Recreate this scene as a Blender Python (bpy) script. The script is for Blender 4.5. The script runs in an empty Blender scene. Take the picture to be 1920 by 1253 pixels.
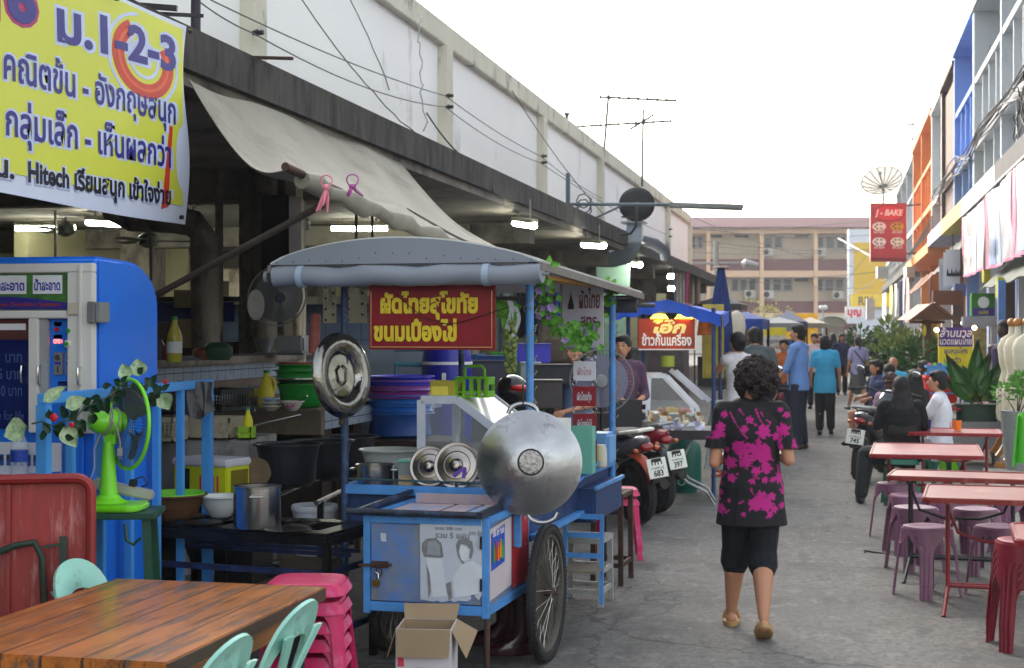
import bpy,bmesh,math,random
import numpy as np
from mathutils import Vector,Matrix,noise
R=math.radians
scene=bpy.context.scene
COL=scene.collection
rnd=random.Random(11)
TH=R(12.1);SP=2847.0;EYE=1.7
cam_d=bpy.data.cameras.new('camera');cam=bpy.data.objects.new('camera',cam_d);COL.objects.link(cam)
cam.location=(0,0,EYE);cam.rotation_euler=(R(90),0,TH)
cam_d.sensor_width=36;cam_d.lens=SP/1920*36;cam_d.shift_y=-6.5/1920
cam_d.clip_start=.05;cam_d.clip_end=600
cam_d.dof.use_dof=True;cam_d.dof.focus_distance=7.6;cam_d.dof.aperture_fstop=6.3
scene.camera=cam
wd=bpy.data.worlds.new('World');scene.world=wd;wd.use_nodes=True
nt=wd.node_tree;bg=nt.nodes['Background']
sky=nt.nodes.new('ShaderNodeTexSky');sky.sky_type='NISHITA';sky.sun_disc=False
SUN_EL,SUN_ROT=R(24),R(-35)
sky.sun_elevation=SUN_EL;sky.sun_rotation=SUN_ROT;sky.dust_density=4.0;sky.air_density=1.6;sky.ozone_density=1.0
hs=nt.nodes.new('ShaderNodeHueSaturation');hs.inputs['Saturation'].default_value=.38;hs.inputs['Value'].default_value=1.0
nt.links.new(sky.outputs[0],hs.inputs['Color']);nt.links.new(hs.outputs[0],bg.inputs[0]);bg.inputs[1].default_value=.15
sl=bpy.data.lights.new('sun','SUN');sl.energy=.9;sl.angle=R(35);sl.color=(1,.93,.84)
so=bpy.data.objects.new('sun',sl);COL.objects.link(so)
_sd=Vector((math.sin(SUN_ROT)*math.cos(SUN_EL),math.cos(SUN_ROT)*math.cos(SUN_EL),math.sin(SUN_EL)))
so.rotation_euler=_sd.to_track_quat('Z','Y').to_euler()
vs=scene.view_settings;vs.view_transform='Standard';vs.look='None';vs.gamma=1;vs.exposure=1.78
scene.cycles.max_bounces=6;scene.cycles.transparent_max_bounces=12;scene.cycles.sample_clamp_indirect=6
scene.cycles.use_denoising=True
_s,_c=math.sin(TH),math.cos(TH)
def W(px,py,D):
 lat=(px-960)/SP*D
 return Vector((-_s*D+_c*lat,_c*D+_s*lat,EYE-(py-620)/SP*D))
def G(px,py,z=0.):return W(px,py,(EYE-z)*SP/(py-620))
def onX(px,py,X):return W(px,py,X/(_c*(px-960)/SP-_s))
def lateral(px,D,z):p=W(px,620,D);return Vector((p.x,p.y,z))
def C(r,g,b):return tuple(((x/255+.055)/1.055)**2.4 if x>10 else x/255/12.92 for x in(r,g,b))+(1,)
MT={}
def mat(name,rgb,rough=.55,metal=0.,var=.12,sc=5.,bump=0.,bsc=60.,dirt=None,da=.5,dsc=3.,st=(1,1,1),emit=0.,trans=0.,coat=0.,alpha=1.,vcol=None,ior=1.45,sub=0.,world=False):
 if name in MT:return MT[name]
 m=bpy.data.materials.new(name);m.use_nodes=True;MT[name]=m
 n=m.node_tree.nodes;L=m.node_tree.links;P=n['Principled BSDF']
 tc=n.new('ShaderNodeTexCoord');mp=n.new('ShaderNodeMapping');mp.inputs['Scale'].default_value=st
 if world:
  ge=n.new('ShaderNodeNewGeometry');L.new(ge.outputs['Position'],mp.inputs[0])
 else:L.new(tc.outputs['Object'],mp.inputs[0])
 nz=n.new('ShaderNodeTexNoise');nz.inputs['Scale'].default_value=sc;nz.inputs['Detail'].default_value=6;nz.inputs['Roughness'].default_value=.62
 L.new(mp.outputs[0],nz.inputs['Vector'])
 rgb=tuple(rgb[:3])
 mr=n.new('ShaderNodeMapRange');mr.inputs['From Min'].default_value=.3;mr.inputs['From Max'].default_value=.7
 mr.inputs['To Min'].default_value=1-var;mr.inputs['To Max'].default_value=1+var;L.new(nz.outputs['Fac'],mr.inputs['Value'])
 mx=n.new('ShaderNodeVectorMath');mx.operation='SCALE';L.new(mr.outputs[0],mx.inputs['Scale'])
 if vcol:
  at=n.new('ShaderNodeAttribute');at.attribute_name=vcol;L.new(at.outputs['Color'],mx.inputs[0])
 else:mx.inputs[0].default_value=rgb
 out=mx.outputs[0]
 if dirt:
  d=n.new('ShaderNodeTexNoise');d.inputs['Scale'].default_value=dsc;d.inputs['Detail'].default_value=9;d.inputs['Roughness'].default_value=.72
  L.new(mp.outputs[0],d.inputs['Vector'])
  dr=n.new('ShaderNodeMapRange');dr.inputs['From Min'].default_value=.66-da*.3;dr.inputs['From Max'].default_value=.72-da*.1;L.new(d.outputs['Fac'],dr.inputs['Value'])
  mm=n.new('ShaderNodeMix');mm.data_type='RGBA';L.new(dr.outputs[0],mm.inputs['Factor']);L.new(out,mm.inputs['A']);mm.inputs['B'].default_value=tuple(dirt[:3])+(1,)
  out=mm.outputs['Result']
 L.new(out,P.inputs['Base Color'])
 rr=n.new('ShaderNodeMapRange');rr.inputs['To Min'].default_value=max(0,rough-.08);rr.inputs['To Max'].default_value=min(1,rough+.12);L.new(nz.outputs['Fac'],rr.inputs['Value'])
 L.new(rr.outputs[0],P.inputs['Roughness']);P.inputs['Metallic'].default_value=metal;P.inputs['IOR'].default_value=ior
 if coat:P.inputs['Coat Weight'].default_value=coat;P.inputs['Coat Roughness'].default_value=.12
 if sub:P.inputs['Subsurface Weight'].default_value=sub;P.inputs['Subsurface Radius'].default_value=(.02,.008,.004)
 if trans:P.inputs['Transmission Weight'].default_value=trans
 if alpha<1:P.inputs['Alpha'].default_value=alpha
 if emit:P.inputs['Emission Color'].default_value=rgb+(1,);P.inputs['Emission Strength'].default_value=emit
 if bump:
  b=n.new('ShaderNodeTexNoise');b.inputs['Scale'].default_value=bsc;b.inputs['Detail'].default_value=4;L.new(mp.outputs[0],b.inputs['Vector'])
  bp=n.new('ShaderNodeBump');bp.inputs['Strength'].default_value=bump;bp.inputs['Distance'].default_value=.01;L.new(b.outputs['Fac'],bp.inputs['Height']);L.new(bp.outputs[0],P.inputs['Normal'])
 return m
def tilemat(name,rgb,grout,size=.15,rough=.25,dirt=None,axis='YZ'):
 if name in MT:return MT[name]
 m=mat(name,rgb,rough,var=.1,sc=2,dirt=dirt,da=.35,dsc=2.5,world=True);n=m.node_tree.nodes;L=m.node_tree.links;P=n['Principled BSDF']
 src=P.inputs['Base Color'].links[0].from_socket
 ge=n.new('ShaderNodeNewGeometry');sp=n.new('ShaderNodeSeparateXYZ');L.new(ge.outputs['Position'],sp.inputs[0])
 ax=n.new('ShaderNodeMath');ax.operation='ADD';L.new(sp.outputs['X'],ax.inputs[0]);L.new(sp.outputs['Y'],ax.inputs[1])
 cb=n.new('ShaderNodeCombineXYZ');
 if axis=='YZ':L.new(ax.outputs[0],cb.inputs[0]);L.new(sp.outputs['Z'],cb.inputs[1])
 else:L.new(sp.outputs['X'],cb.inputs[0]);L.new(sp.outputs['Y'],cb.inputs[1])
 br=n.new('ShaderNodeTexBrick');br.offset=0;br.inputs['Scale'].default_value=1;br.inputs['Brick Width'].default_value=size;br.inputs['Row Height'].default_value=size
 br.inputs['Mortar Size'].default_value=.004;L.new(cb.outputs[0],br.inputs['Vector'])
 mm=n.new('ShaderNodeMix');mm.data_type='RGBA';L.new(br.outputs['Fac'],mm.inputs['Factor']);L.new(src,mm.inputs['A']);mm.inputs['B'].default_value=grout
 L.new(mm.outputs['Result'],P.inputs['Base Color']);return m
def glassmat(name='clear_glass',tint=(.9,.95,.95),alpha=.1,rough=.04):
 if name in MT:return MT[name]
 m=bpy.data.materials.new(name);m.use_nodes=True;MT[name]=m;P=m.node_tree.nodes['Principled BSDF']
 P.inputs['Base Color'].default_value=tuple(tint)+(1,);P.inputs['Roughness'].default_value=rough;P.inputs['Alpha'].default_value=alpha;P.inputs['Specular IOR Level'].default_value=.9
 return m
def basis(d):
 d=Vector(d).normalized();a=Vector((0,0,1))if abs(d.z)<.95 else Vector((1,0,0))
 u=a.cross(d).normalized();return u,d.cross(u).normalized(),d
class MB:
 def __init__(s):s.v=[];s.f=[];s.mi=[];s.M=Matrix();s.k=0
 def at(s,loc=(0,0,0),rot=(0,0,0),sc=1):
  from mathutils import Euler
  s.M=Matrix.Translation(Vector(loc))@Euler(rot).to_matrix().to_4x4()@Matrix.Scale(sc,4);return s
 def add(s,vs_,fs,k=None):
  o=len(s.v);M=s.M;s.v+=[M@Vector(p)for p in vs_];k=s.k if k is None else k
  for f in fs:s.f.append([i+o for i in f]);s.mi.append(k)
  return s
 def box(s,x0,y0,z0,x1,y1,z1,k=None):
  return s.add([(x0,y0,z0),(x1,y0,z0),(x1,y1,z0),(x0,y1,z0),(x0,y0,z1),(x1,y0,z1),(x1,y1,z1),(x0,y1,z1)],[(3,2,1,0),(4,5,6,7),(0,1,5,4),(1,2,6,5),(2,3,7,6),(3,0,4,7)],k)
 def cb(s,c,sz,k=None):return s.box(c[0]-sz[0]/2,c[1]-sz[1]/2,c[2]-sz[2]/2,c[0]+sz[0]/2,c[1]+sz[1]/2,c[2]+sz[2]/2,k)
 def bar(s,p0,p1,w,h=None,k=None,up=None):
  h=h or w;p0=Vector(p0);p1=Vector(p1);d=(p1-p0)
  if d.length<1e-6:return s
  a=Vector(up)if up else(Vector((0,0,1))if abs(d.normalized().z)<.95 else Vector((0,1,0)))
  u=a.cross(d).normalized()*w/2;v=d.cross(u).normalized()*h/2
  return s.add([p0-u-v,p0+u-v,p0+u+v,p0-u+v,p1-u-v,p1+u-v,p1+u+v,p1-u+v],[(3,2,1,0),(4,5,6,7),(0,1,5,4),(1,2,6,5),(2,3,7,6),(3,0,4,7)],k)
 def cyl(s,p0,p1,r0,r1=None,n=12,caps=True,k=None):
  r1=r0 if r1 is None else r1;p0=Vector(p0);p1=Vector(p1);u,w,d=basis(p1-p0);vs_=[]
  for p,r in((p0,r0),(p1,r1)):
   for i in range(n):a=2*math.pi*i/n;vs_.append(p+(u*math.cos(a)+w*math.sin(a))*r)
  fs=[(i,(i+1)%n,n+(i+1)%n,n+i)for i in range(n)]
  if caps:fs+=[tuple(range(n))[::-1],tuple(range(n,2*n))]
  return s.add(vs_,fs,k)
 def tube(s,pts,r,n=6,closed=False,k=None,caps=True):
  pts=[Vector(p)for p in pts];m=len(pts);vs_=[];pu=None
  rr=r if isinstance(r,(list,tuple))else[r]*m
  for i,p in enumerate(pts):
   a=pts[i-1]if(i>0 or closed)else p;b=pts[(i+1)%m]if(i<m-1 or closed)else p
   d=(b-a).normalized()if(b-a).length>1e-9 else Vector((0,0,1))
   if pu is None:u,w,_=basis(d)
   else:u=(pu-d*pu.dot(d));u=u.normalized()if u.length>1e-6 else basis(d)[0];w=d.cross(u)
   pu=u
   for j in range(n):t=2*math.pi*j/n;vs_.append(p+(u*math.cos(t)+w*math.sin(t))*rr[i])
  fs=[]
  for i in range(m if closed else m-1):
   q=(i+1)%m
   for j in range(n):fs.append((i*n+j,i*n+(j+1)%n,q*n+(j+1)%n,q*n+j))
  if not closed and caps:fs+=[tuple(range(n))[::-1],tuple(range((m-1)*n,m*n))]
  return s.add(vs_,fs,k)
 def lathe(s,prof,n=24,c=(0,0,0),ax=(0,0,1),k=None,sx=1.,sy=1.):
  u,w,d=basis(ax)
  if tuple(ax)==(0,0,1):u,w=Vector((1,0,0)),Vector((0,1,0))
  c=Vector(c);vs_=[]
  for r,z in prof:
   for i in range(n):a=2*math.pi*i/n;vs_.append(c+(u*math.cos(a)*sx+w*math.sin(a)*sy)*r+d*z)
  m=len(prof);fs=[(j*n+i,j*n+(i+1)%n,(j+1)*n+(i+1)%n,(j+1)*n+i)for j in range(m-1)for i in range(n)]
  if prof[0][0]>1e-5:fs.append(tuple(range(n))[::-1])
  if prof[-1][0]>1e-5:fs.append(tuple(range((m-1)*n,m*n)))
  return s.add(vs_,fs,k)
 def open_lathe(s,prof,n=24,c=(0,0,0),ax=(0,0,1),k=None,sx=1.,sy=1.):
  q=list(prof);return s.lathe([(0.00001,q[0][1])]+q+[(0.00001,q[-1][1])],n,c,ax,k,sx,sy)
 def ell(s,c,r,n=12,k=None,rot=None):
  vs_=[];m=max(6,n//2+2);Rm=rot.to_matrix()if rot is not None else None
  for j in range(1,m):
   ph=math.pi*j/m
   for i in range(n):
    a=2*math.pi*i/n;p=Vector((math.sin(ph)*math.cos(a)*r[0],math.sin(ph)*math.sin(a)*r[1],math.cos(ph)*r[2]))
    vs_.append((Rm@p if Rm else p)+Vector(c))
  for z in(1,-1):
   p=Vector((0,0,z*r[2]));vs_.append((Rm@p if Rm else p)+Vector(c))
  fs=[(j*n+i,(j+1)*n+i,(j+1)*n+(i+1)%n,j*n+(i+1)%n)for j in range(m-2)for i in range(n)]
  t=len(vs_)-2;fs+=[(t,i,(i+1)%n)for i in range(n)];o=(m-2)*n;fs+=[(t+1,o+(i+1)%n,o+i)for i in range(n)]
  return s.add(vs_,fs,k)
 def prism(s,poly,o,u,v,th,k=None):
  o=Vector(o);u=Vector(u);v=Vector(v);nn=u.cross(v).normalized()*th;n=len(poly)
  a=[o+u*p[0]+v*p[1]for p in poly]
  if th==0:return s.add(a,[tuple(range(n))],k)
  return s.add(a+[p+nn for p in a],[tuple(range(n))[::-1],tuple(range(n,2*n))]+[(i,(i+1)%n,n+(i+1)%n,n+i)for i in range(n)],k)
 def grid(s,fn,nu,nv,k=None,th=0.):
  P_=[[Vector(fn(i/nu,j/nv))for j in range(nv+1)]for i in range(nu+1)]
  vs_=[p for r in P_ for p in r];m=nv+1
  fs=[(i*m+j,(i+1)*m+j,(i+1)*m+j+1,i*m+j+1)for i in range(nu)for j in range(nv)]
  if th:
   nr=[]
   for i in range(nu+1):
    for j in range(m):
     a=P_[min(i+1,nu)][j]-P_[max(i-1,0)][j];b=P_[i][min(j+1,nv)]-P_[i][max(j-1,0)];q=a.cross(b);nr.append(q.normalized()if q.length>1e-9 else Vector((0,0,1)))
   N=len(vs_);vs_=vs_+[p-q*th for p,q in zip(vs_,nr)]
   fs2=[tuple(N+i for i in f)[::-1]for f in fs]
   e=[j for j in range(m)];bd=[(j,j+1)for j in range(nv)]+[(nu*m+j+1,nu*m+j)for j in range(nv)]+[((i+1)*m,i*m)for i in range(nu)]+[(i*m+nv,(i+1)*m+nv)for i in range(nu)]
   fs=fs+fs2+[(b,a,a+N,b+N)[::-1]for a,b in bd]
  return s.add(vs_,fs,k)
 def text(s,string,o,u,v,size,bold=0.,k=None,lift=0.,fit=None,align='L',shear=0.,sy=1.):
  vs_,fs,w=text_geo(string,bold)
  o=Vector(o);u=Vector(u).normalized();v=Vector(v).normalized();nn=u.cross(v)
  sx=size
  if fit:sx=fit/max(w,1e-6)
  off={'L':0,'C':-w*sx/2,'R':-w*sx}[align]
  return s.add([o+u*(x*sx+off+y*size*shear)+v*(y*size*sy)+nn*(lift+q*.0001)for x,y,q in vs_],fs,k)
 def build(s,name,m,parent=None,bevel=0.,ang=38,seg=2,flat=False):
  me=bpy.data.meshes.new(name)
  me.from_pydata([tuple(p)for p in s.v],[],s.f)
  ms=m if isinstance(m,(list,tuple))else[m]
  for q in ms:me.materials.append(q)
  if len(ms)>1:me.polygons.foreach_set('material_index',s.mi)
  if bevel:
   bm=bmesh.new();bm.from_mesh(me);bmesh.ops.remove_doubles(bm,verts=bm.verts,dist=1e-5)
   es=[e for e in bm.edges if len(e.link_faces)==2 and e.calc_face_angle(0)>R(35)]
   try:bmesh.ops.bevel(bm,geom=es,offset=bevel,segments=seg,affect='EDGES',clamp_overlap=True)
   except Exception:pass
   bm.to_mesh(me);bm.free()
  me.validate();me.update()
  if not flat:
   me.polygons.foreach_set('use_smooth',[True]*len(me.polygons));me.set_sharp_from_angle(angle=R(ang))
  o=bpy.data.objects.new(name,me);COL.objects.link(o)
  if parent is not None:o.parent=parent
  return o
_tc={};_tm={}
def text_geo(string,bold):
 key=(string,bold)
 if key in _tc:return _tc[key]
 cu=bpy.data.curves.new('t','FONT');cu.body=string;cu.offset=bold;cu.fill_mode='BOTH';cu.resolution_u=3;cu.dimensions='2D'
 ob=bpy.data.objects.new('t',cu);COL.objects.link(ob);bpy.context.view_layer.update()
 me=ob.evaluated_get(bpy.context.evaluated_depsgraph_get()).to_mesh()
 vs_=[(v.co.x,v.co.y)for v in me.vertices];fs=[tuple(p.vertices)for p in me.polygons]
 ob.to_mesh_clear();bpy.data.objects.remove(ob);bpy.data.curves.remove(cu)
 x0=min([a for a,b in vs_]or[0]);w=max([a for a,b in vs_]or[1])-x0
 if bold:text_geo(string,0.);x0,w=_tm[string];x0-=min(bold,.05);w+=2*min(bold,.05)
 else:_tm[string]=(x0,w)
 par=list(range(len(vs_)))
 def find(i):
  while par[i]!=i:par[i]=par[par[i]];i=par[i]
  return i
 for f in fs:
  for i in f[1:]:par[find(i)]=find(f[0])
 lev={}
 _tc[key]=([(a-x0,b,lev.setdefault(find(i),len(lev))%6)for i,(a,b)in enumerate(vs_)],fs,w);return _tc[key]
def tag(o,label=None,cat=None,group=None,kind=None):
 if label:o['label']=label
 if cat:o['category']=cat
 if group:o['group']=group
 if kind:o['kind']=kind
 return o
def thing(name,label,cat,loc=(0,0,0),rz=0.,group=None,rot=None):
 o=bpy.data.objects.new(name,None);COL.objects.link(o);o.location=loc;o.rotation_euler=rot or(0,0,rz);o.empty_display_size=.1
 return tag(o,label,cat,group)
def copy_tree(o,parent=None,label=None,loc=None,rz=None,group=None,scale=None):
 c=o.copy();COL.objects.link(c)
 if parent is not None:c.parent=parent
 if label:c['label']=label
 if group:c['group']=group
 if loc is not None:c.location=loc
 if rz is not None:c.rotation_euler=(0,0,rz)
 if scale is not None:c.scale=scale
 for ch in list(o.children):copy_tree(ch,c)
 return c
def rrect(w,h,r,n=5):
 pts=[]
 for cx,cy,a0 in((w/2-r,h/2-r,0),(-w/2+r,h/2-r,90),(-w/2+r,-h/2+r,180),(w/2-r,-h/2+r,270)):
  for i in range(n+1):a=R(a0+90*i/n);pts.append((cx+r*math.cos(a),cy+r*math.sin(a)))
 return pts
def ellp(cx,cy,rx,ry,n=24,a0=0,a1=360):return[(cx+rx*math.cos(R(a0+(a1-a0)*i/n)),cy+ry*math.sin(R(a0+(a1-a0)*i/n)))for i in range(n if a1-a0==360 else n+1)]
def sag(p0,p1,s,n=12,jit=0.):
 p0=Vector(p0);p1=Vector(p1)
 return[p0.lerp(p1,i/n)+Vector((rnd.uniform(-jit,jit),rnd.uniform(-jit,jit),-s*4*(i/n)*(1-i/n)+rnd.uniform(-jit,jit)))for i in range(n+1)]
X_,Y_,Z_=Vector((1,0,0)),Vector((0,1,0)),Vector((0,0,1))
BLK=mat('black_paint',C(28,28,30),.5,var=.3)
WHT=mat('white_paint',C(225,225,225),.5,var=.05)
CHROME=mat('chrome',C(210,210,212),.12,1.,var=.05)
STEEL=mat('stainless_steel',C(190,188,186),.22,1.,var=.1,sc=3)
DARKMETAL=mat('dark_sooty_metal',C(45,42,42),.45,.6,var=.4,sc=12,dirt=C(70,60,50),da=.3)
RUST=mat('rusty_steel',C(78,58,50),.7,.3,var=.35,sc=14,dirt=C(50,45,45))
WIRE=mat('wire_black',C(25,25,28),.6)
GREYMETAL=mat('galvanised_steel',C(150,152,155),.45,.7,var=.15,dirt=C(110,100,90),da=.2)
RUBBER=mat('tyre_rubber',C(38,37,37),.8,var=.2,bump=.2,bsc=80)
GLASS=glassmat()
def ground_mat():
 m=mat('street_concrete',C(114,111,107),.8,var=.25,sc=.9,world=True,bump=.35,bsc=70,dirt=C(80,77,75),da=.5,dsc=1.4)
 n=m.node_tree.nodes;L=m.node_tree.links;P=n['Principled BSDF'];src=P.inputs['Base Color'].links[0].from_socket
 ge=n.new('ShaderNodeNewGeometry')
 def layer(src,scale,lo,hi,colr,det=2,st=(1,1,1),w=1.):
  mp=n.new('ShaderNodeMapping');mp.inputs['Scale'].default_value=st;L.new(ge.outputs['Position'],mp.inputs[0])
  t=n.new('ShaderNodeTexNoise');t.inputs['Scale'].default_value=scale;t.inputs['Detail'].default_value=det;L.new(mp.outputs[0],t.inputs['Vector'])
  r=n.new('ShaderNodeMapRange');r.inputs['From Min'].default_value=lo;r.inputs['From Max'].default_value=hi;r.inputs['To Max'].default_value=w;L.new(t.outputs['Fac'],r.inputs['Value'])
  x=n.new('ShaderNodeMix');x.data_type='RGBA';L.new(r.outputs[0],x.inputs['Factor']);L.new(src,x.inputs['A']);x.inputs['B'].default_value=colr;L.new(x.outputs['Result'],P.inputs['Base Color']);return x.outputs['Result']
 s=layer(src,55,.4,.8,C(66,64,62),6,w=.75)
 s=layer(s,3.2,.56,.72,C(66,64,64),8,(1.6,.5,1),.7)
 s=layer(s,26,.70,.74,C(152,148,142),3,(1,.8,1),.8)
 s=layer(s,.35,.5,.7,C(124,121,117),5,(1,.6,1),.6)
 s=layer(s,24,.46,.62,C(78,76,73),7,(1,.6,1),.55);s=layer(s,9,.58,.66,C(134,131,126),8,(1,.6,1),.45);s=layer(s,1.1,.62,.7,C(70,68,66),7,(1,.4,1),.5)
 vo=n.new('ShaderNodeTexVoronoi');vo.feature='DISTANCE_TO_EDGE';vo.inputs['Scale'].default_value=.45;nd=n.new('ShaderNodeTexNoise');nd.inputs['Scale'].default_value=1.6;nd.inputs['Detail'].default_value=6;L.new(ge.outputs['Position'],nd.inputs['Vector'])
 va=n.new('ShaderNodeVectorMath');va.operation='MULTIPLY_ADD';L.new(nd.outputs['Color'],va.inputs[0]);va.inputs[1].default_value=(1.2,1.2,0);L.new(ge.outputs['Position'],va.inputs[2]);L.new(va.outputs[0],vo.inputs['Vector'])
 lt=n.new('ShaderNodeMath');lt.operation='LESS_THAN';L.new(vo.outputs['Distance'],lt.inputs[0]);lt.inputs[1].default_value=.0045;lm_=n.new('ShaderNodeMath');lm_.operation='MULTIPLY';L.new(lt.outputs[0],lm_.inputs[0]);L.new(nd.outputs['Fac'],lm_.inputs[1])
 xc=n.new('ShaderNodeMix');xc.data_type='RGBA';L.new(lm_.outputs[0],xc.inputs['Factor']);L.new(s,xc.inputs['A']);xc.inputs['B'].default_value=C(40,38,37);s=xc.outputs['Result']
 sp=n.new('ShaderNodeSeparateXYZ');L.new(ge.outputs['Position'],sp.inputs[0])
 nz=n.new('ShaderNodeTexNoise');nz.inputs['Scale'].default_value=2.2;nz.inputs['Detail'].default_value=6;L.new(ge.outputs['Position'],nz.inputs['Vector'])
 a=n.new('ShaderNodeMath');a.operation='MULTIPLY_ADD';L.new(nz.outputs['Fac'],a.inputs[0]);a.inputs[1].default_value=.09;L.new(sp.outputs['Y'],a.inputs[2])
 b=n.new('ShaderNodeMath');b.operation='PINGPONG';L.new(a.outputs[0],b.inputs[0]);b.inputs[1].default_value=1.87
 c=n.new('ShaderNodeMath');c.operation='LESS_THAN';L.new(b.outputs[0],c.inputs[0]);c.inputs[1].default_value=.008
 d=n.new('ShaderNodeMath');d.operation='MULTIPLY';L.new(c.outputs[0],d.inputs[0]);d.inputs[1].default_value=.75
 x=n.new('ShaderNodeMix');x.data_type='RGBA';L.new(d.outputs[0],x.inputs['Factor']);L.new(s,x.inputs['A']);x.inputs['B'].default_value=C(60,58,58);L.new(x.outputs['Result'],P.inputs['Base Color'])
 return m
GM=ground_mat()
b=MB();b.grid(lambda u,v:(-70+140*u,-8+290*v,0),20,30);tag(b.build('street',GM),kind='structure')
PV=tilemat('pavement_tile',C(150,108,92),C(120,110,104),.3,.5,C(110,90,82),'XY');CONC=mat('old_concrete',C(135,133,128),.85,var=.25,sc=2.5,world=True,bump=.3,bsc=30,dirt=C(72,74,68),da=.5,dsc=2)
b=MB();b.box(2.12,19.3,0.002,4.6,96,.2,0);tag(b.build('pavement',PV),kind='structure')
b=MB();b.box(1.93,19.0,0.002,2.118,96,.19,0);b.box(2.12,19.0,.002,4.6,19.298,.19,0)
b.box(2.55,2,.002,4.6,18.6,.19)
tag(b.build('kerb',CONC,bevel=.012),kind='structure')
b=MB();b.add([(1.45,14,.004),(2.54,14,.004),(2.54,18.98,.05),(1.7,18.98,.05)],[(0,1,2,3)]);tag(b.build('drain_slab',CONC),kind='structure')
WALLW=mat('whitewashed_wall',C(246,245,243),.8,var=.04,sc=.5,world=True,dirt=C(196,193,190),da=.15,dsc=.9,st=(1,1,.35))
CREAM=mat('cream_mouldy_plaster',C(208,204,186),.85,var=.1,sc=1.5,world=True,dirt=C(96,92,82),da=.34,dsc=2.2,st=(1,1,.5))
MOULD=mat('black_mould_concrete',C(66,63,60),.9,var=.5,sc=6,world=True,dirt=C(30,28,28),da=.62,dsc=5,st=(1,1,.3),bump=.6,bsc=14)
SOFFIT=mat('sooty_soffit',C(128,122,112),.9,var=.25,sc=1,world=True,dirt=C(70,66,62),da=.6,dsc=1.2)
OLIVE=mat('olive_interior_wall',C(172,168,130),.8,var=.12,sc=.8,world=True,dirt=C(120,114,88),da=.3,dsc=1)
mk=thing('market_building','long white market hall with mouldy cream parapet and open dark ground floor','building',(-5.2,13,0))
ox,oy=-5.2,13
def L_(mb):mb.at((-ox,-oy,0));return mb
YB=[-.8+6.83*i for i in range(9)]
YB[8]=54.2
b=L_(MB());b.box(-5.4,-3,3.4,-5.2,54.1,5.6);b.box(-12,53.9,3.4,-5.4,54.1,5.6);b.build('wall',WALLW,mk)
b=L_(MB());b.box(-5.45,-3.1,5.5,-5.1,54.2,5.8);b.build('coping',CREAM,mk,bevel=.01)
for y in[YB[i]for i in range(1,9)]:
 b=L_(MB());b.box(-5.199,y-.16,3.4,-5.07,y+.16,5.499);b.build('pilaster',CREAM,mk)
b=L_(MB());b.box(-15,-3,3.2,-3.64,26.8,3.45,0);b.build('canopy_slab',[MOULD],mk)
b=L_(MB());b.box(-15,28.4,3.15,-3.64,50,3.38,0);b.build('canopy_slab',[MOULD],mk)
b=L_(MB());b.box(-15,26.8,3.1,-5.2,28.4,3.3,0)
b.build('slab_gap',SOFFIT,mk)
for i in range(8):b=L_(MB());b.box(-15,YB[i]-.15,2.85,-3.95,YB[i]+.15,3.12 if i<5 else 3.149);b.build('beam',SOFFIT,mk)
b=L_(MB());b.box(-15,-3,3.122,-3.7,26.7,3.198);b.build('soffit',SOFFIT,mk)
b=L_(MB());b.box(-15.2,-3,0,-15,54,3.2);b.box(-15,53,0,-5.3,53.2,3.2);b.box(-15,-3.2,0,-5.3,-3,3.2)
b.box(-10.5,18,0,-10.3,23,3.1);b.box(-12,30,0,-8.5,30.2,3.1);b.box(-13,25.5,0,-11.6,26.1,3.1);b.box(-9.2,38,0,-5.4,38.2,3.1);b.build('interior_wall',OLIVE,mk)
GRIMY=mat('grimy_painted_concrete',C(134,126,114),.8,var=.3,sc=2,world=True,dirt=C(46,42,40),da=.65,dsc=2.4,st=(1,1,.4))
PEEL=mat('peeling_cream_board',C(190,180,155),.8,var=.15,sc=3,world=True,dirt=C(86,74,60),da=.45,dsc=4,st=(1,1,.3))
for i in range(1,8):
 for X in(-4.95,-9.5,-13.6):
  if X<-5 and i<2:continue
  b=L_(MB());b.box(X-.22,YB[i]-.25,0,X+.22,YB[i]+.25,3.1);b.build('column',GRIMY,mk)
y2=12.86
b=L_(MB());b.box(-4.72,y2-.34,1.3,-4.6,y2-.1,2.35);b.box(-4.71,y2-.33,2.35,-4.61,y2-.12,3.1);b.build('cladding_board',PEEL,mk)
b=L_(MB());b.cyl((-4.86,y2-.4,.9),(-4.86,y2-.4,3.1),.1,n=16);b.cyl((-5.25,y2-.5,1.3),(-5.25,y2-.5,3.1),.035);b.build('drain_pipe',GRIMY,mk)
b=L_(MB());b.cyl((-4.6,y2-.32,1.35),(-4.6,y2-.32,2.3),.035,n=10);b.build('drain_pipe',PEEL,mk)
b=L_(MB());b.tube([(-6.2,12.2,3.1),(-6.2,12.2,2.9),(-6.15,12.2,2.75),(-6.0,12.2,2.68),(-5.6,12.2,2.66),(-5.42,12.2,2.62),(-5.32,12.2,2.5),(-5.3,12.2,1.4)],.12,12);b.build('duct',GRIMY,mk)
b=L_(MB());b.box(-5.6,12.2,1.9,-5.3,12.4,2.05);b.box(-5.58,12.18,1.55,-5.34,12.4,1.8);b.build('meter_box',mat('yellowed_plastic',C(150,138,96),.5),mk)
b=L_(MB());b.box(-4.8,12.2,2.0,-4.55,12.5,2.85);b.build('switch_box',mat('dark_brown_box',C(38,32,32),.6),mk)
MINT=mat('mint_green_plaster',C(120,150,135),.8,var=.12,sc=1.4,world=True,dirt=C(80,84,80),da=.4)
b=L_(MB());b.box(-4.55,29.0,0,-3.95,29.4,3.14);b.box(-5.9,27.6,0,-5.2,27.8,3.1);b.build('mint_pillar',MINT,mk)
b=MB();b.box(-15,-3,.002,-4.75,53,.5);tag(b.build('market_floor',CONC),kind='structure')
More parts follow.
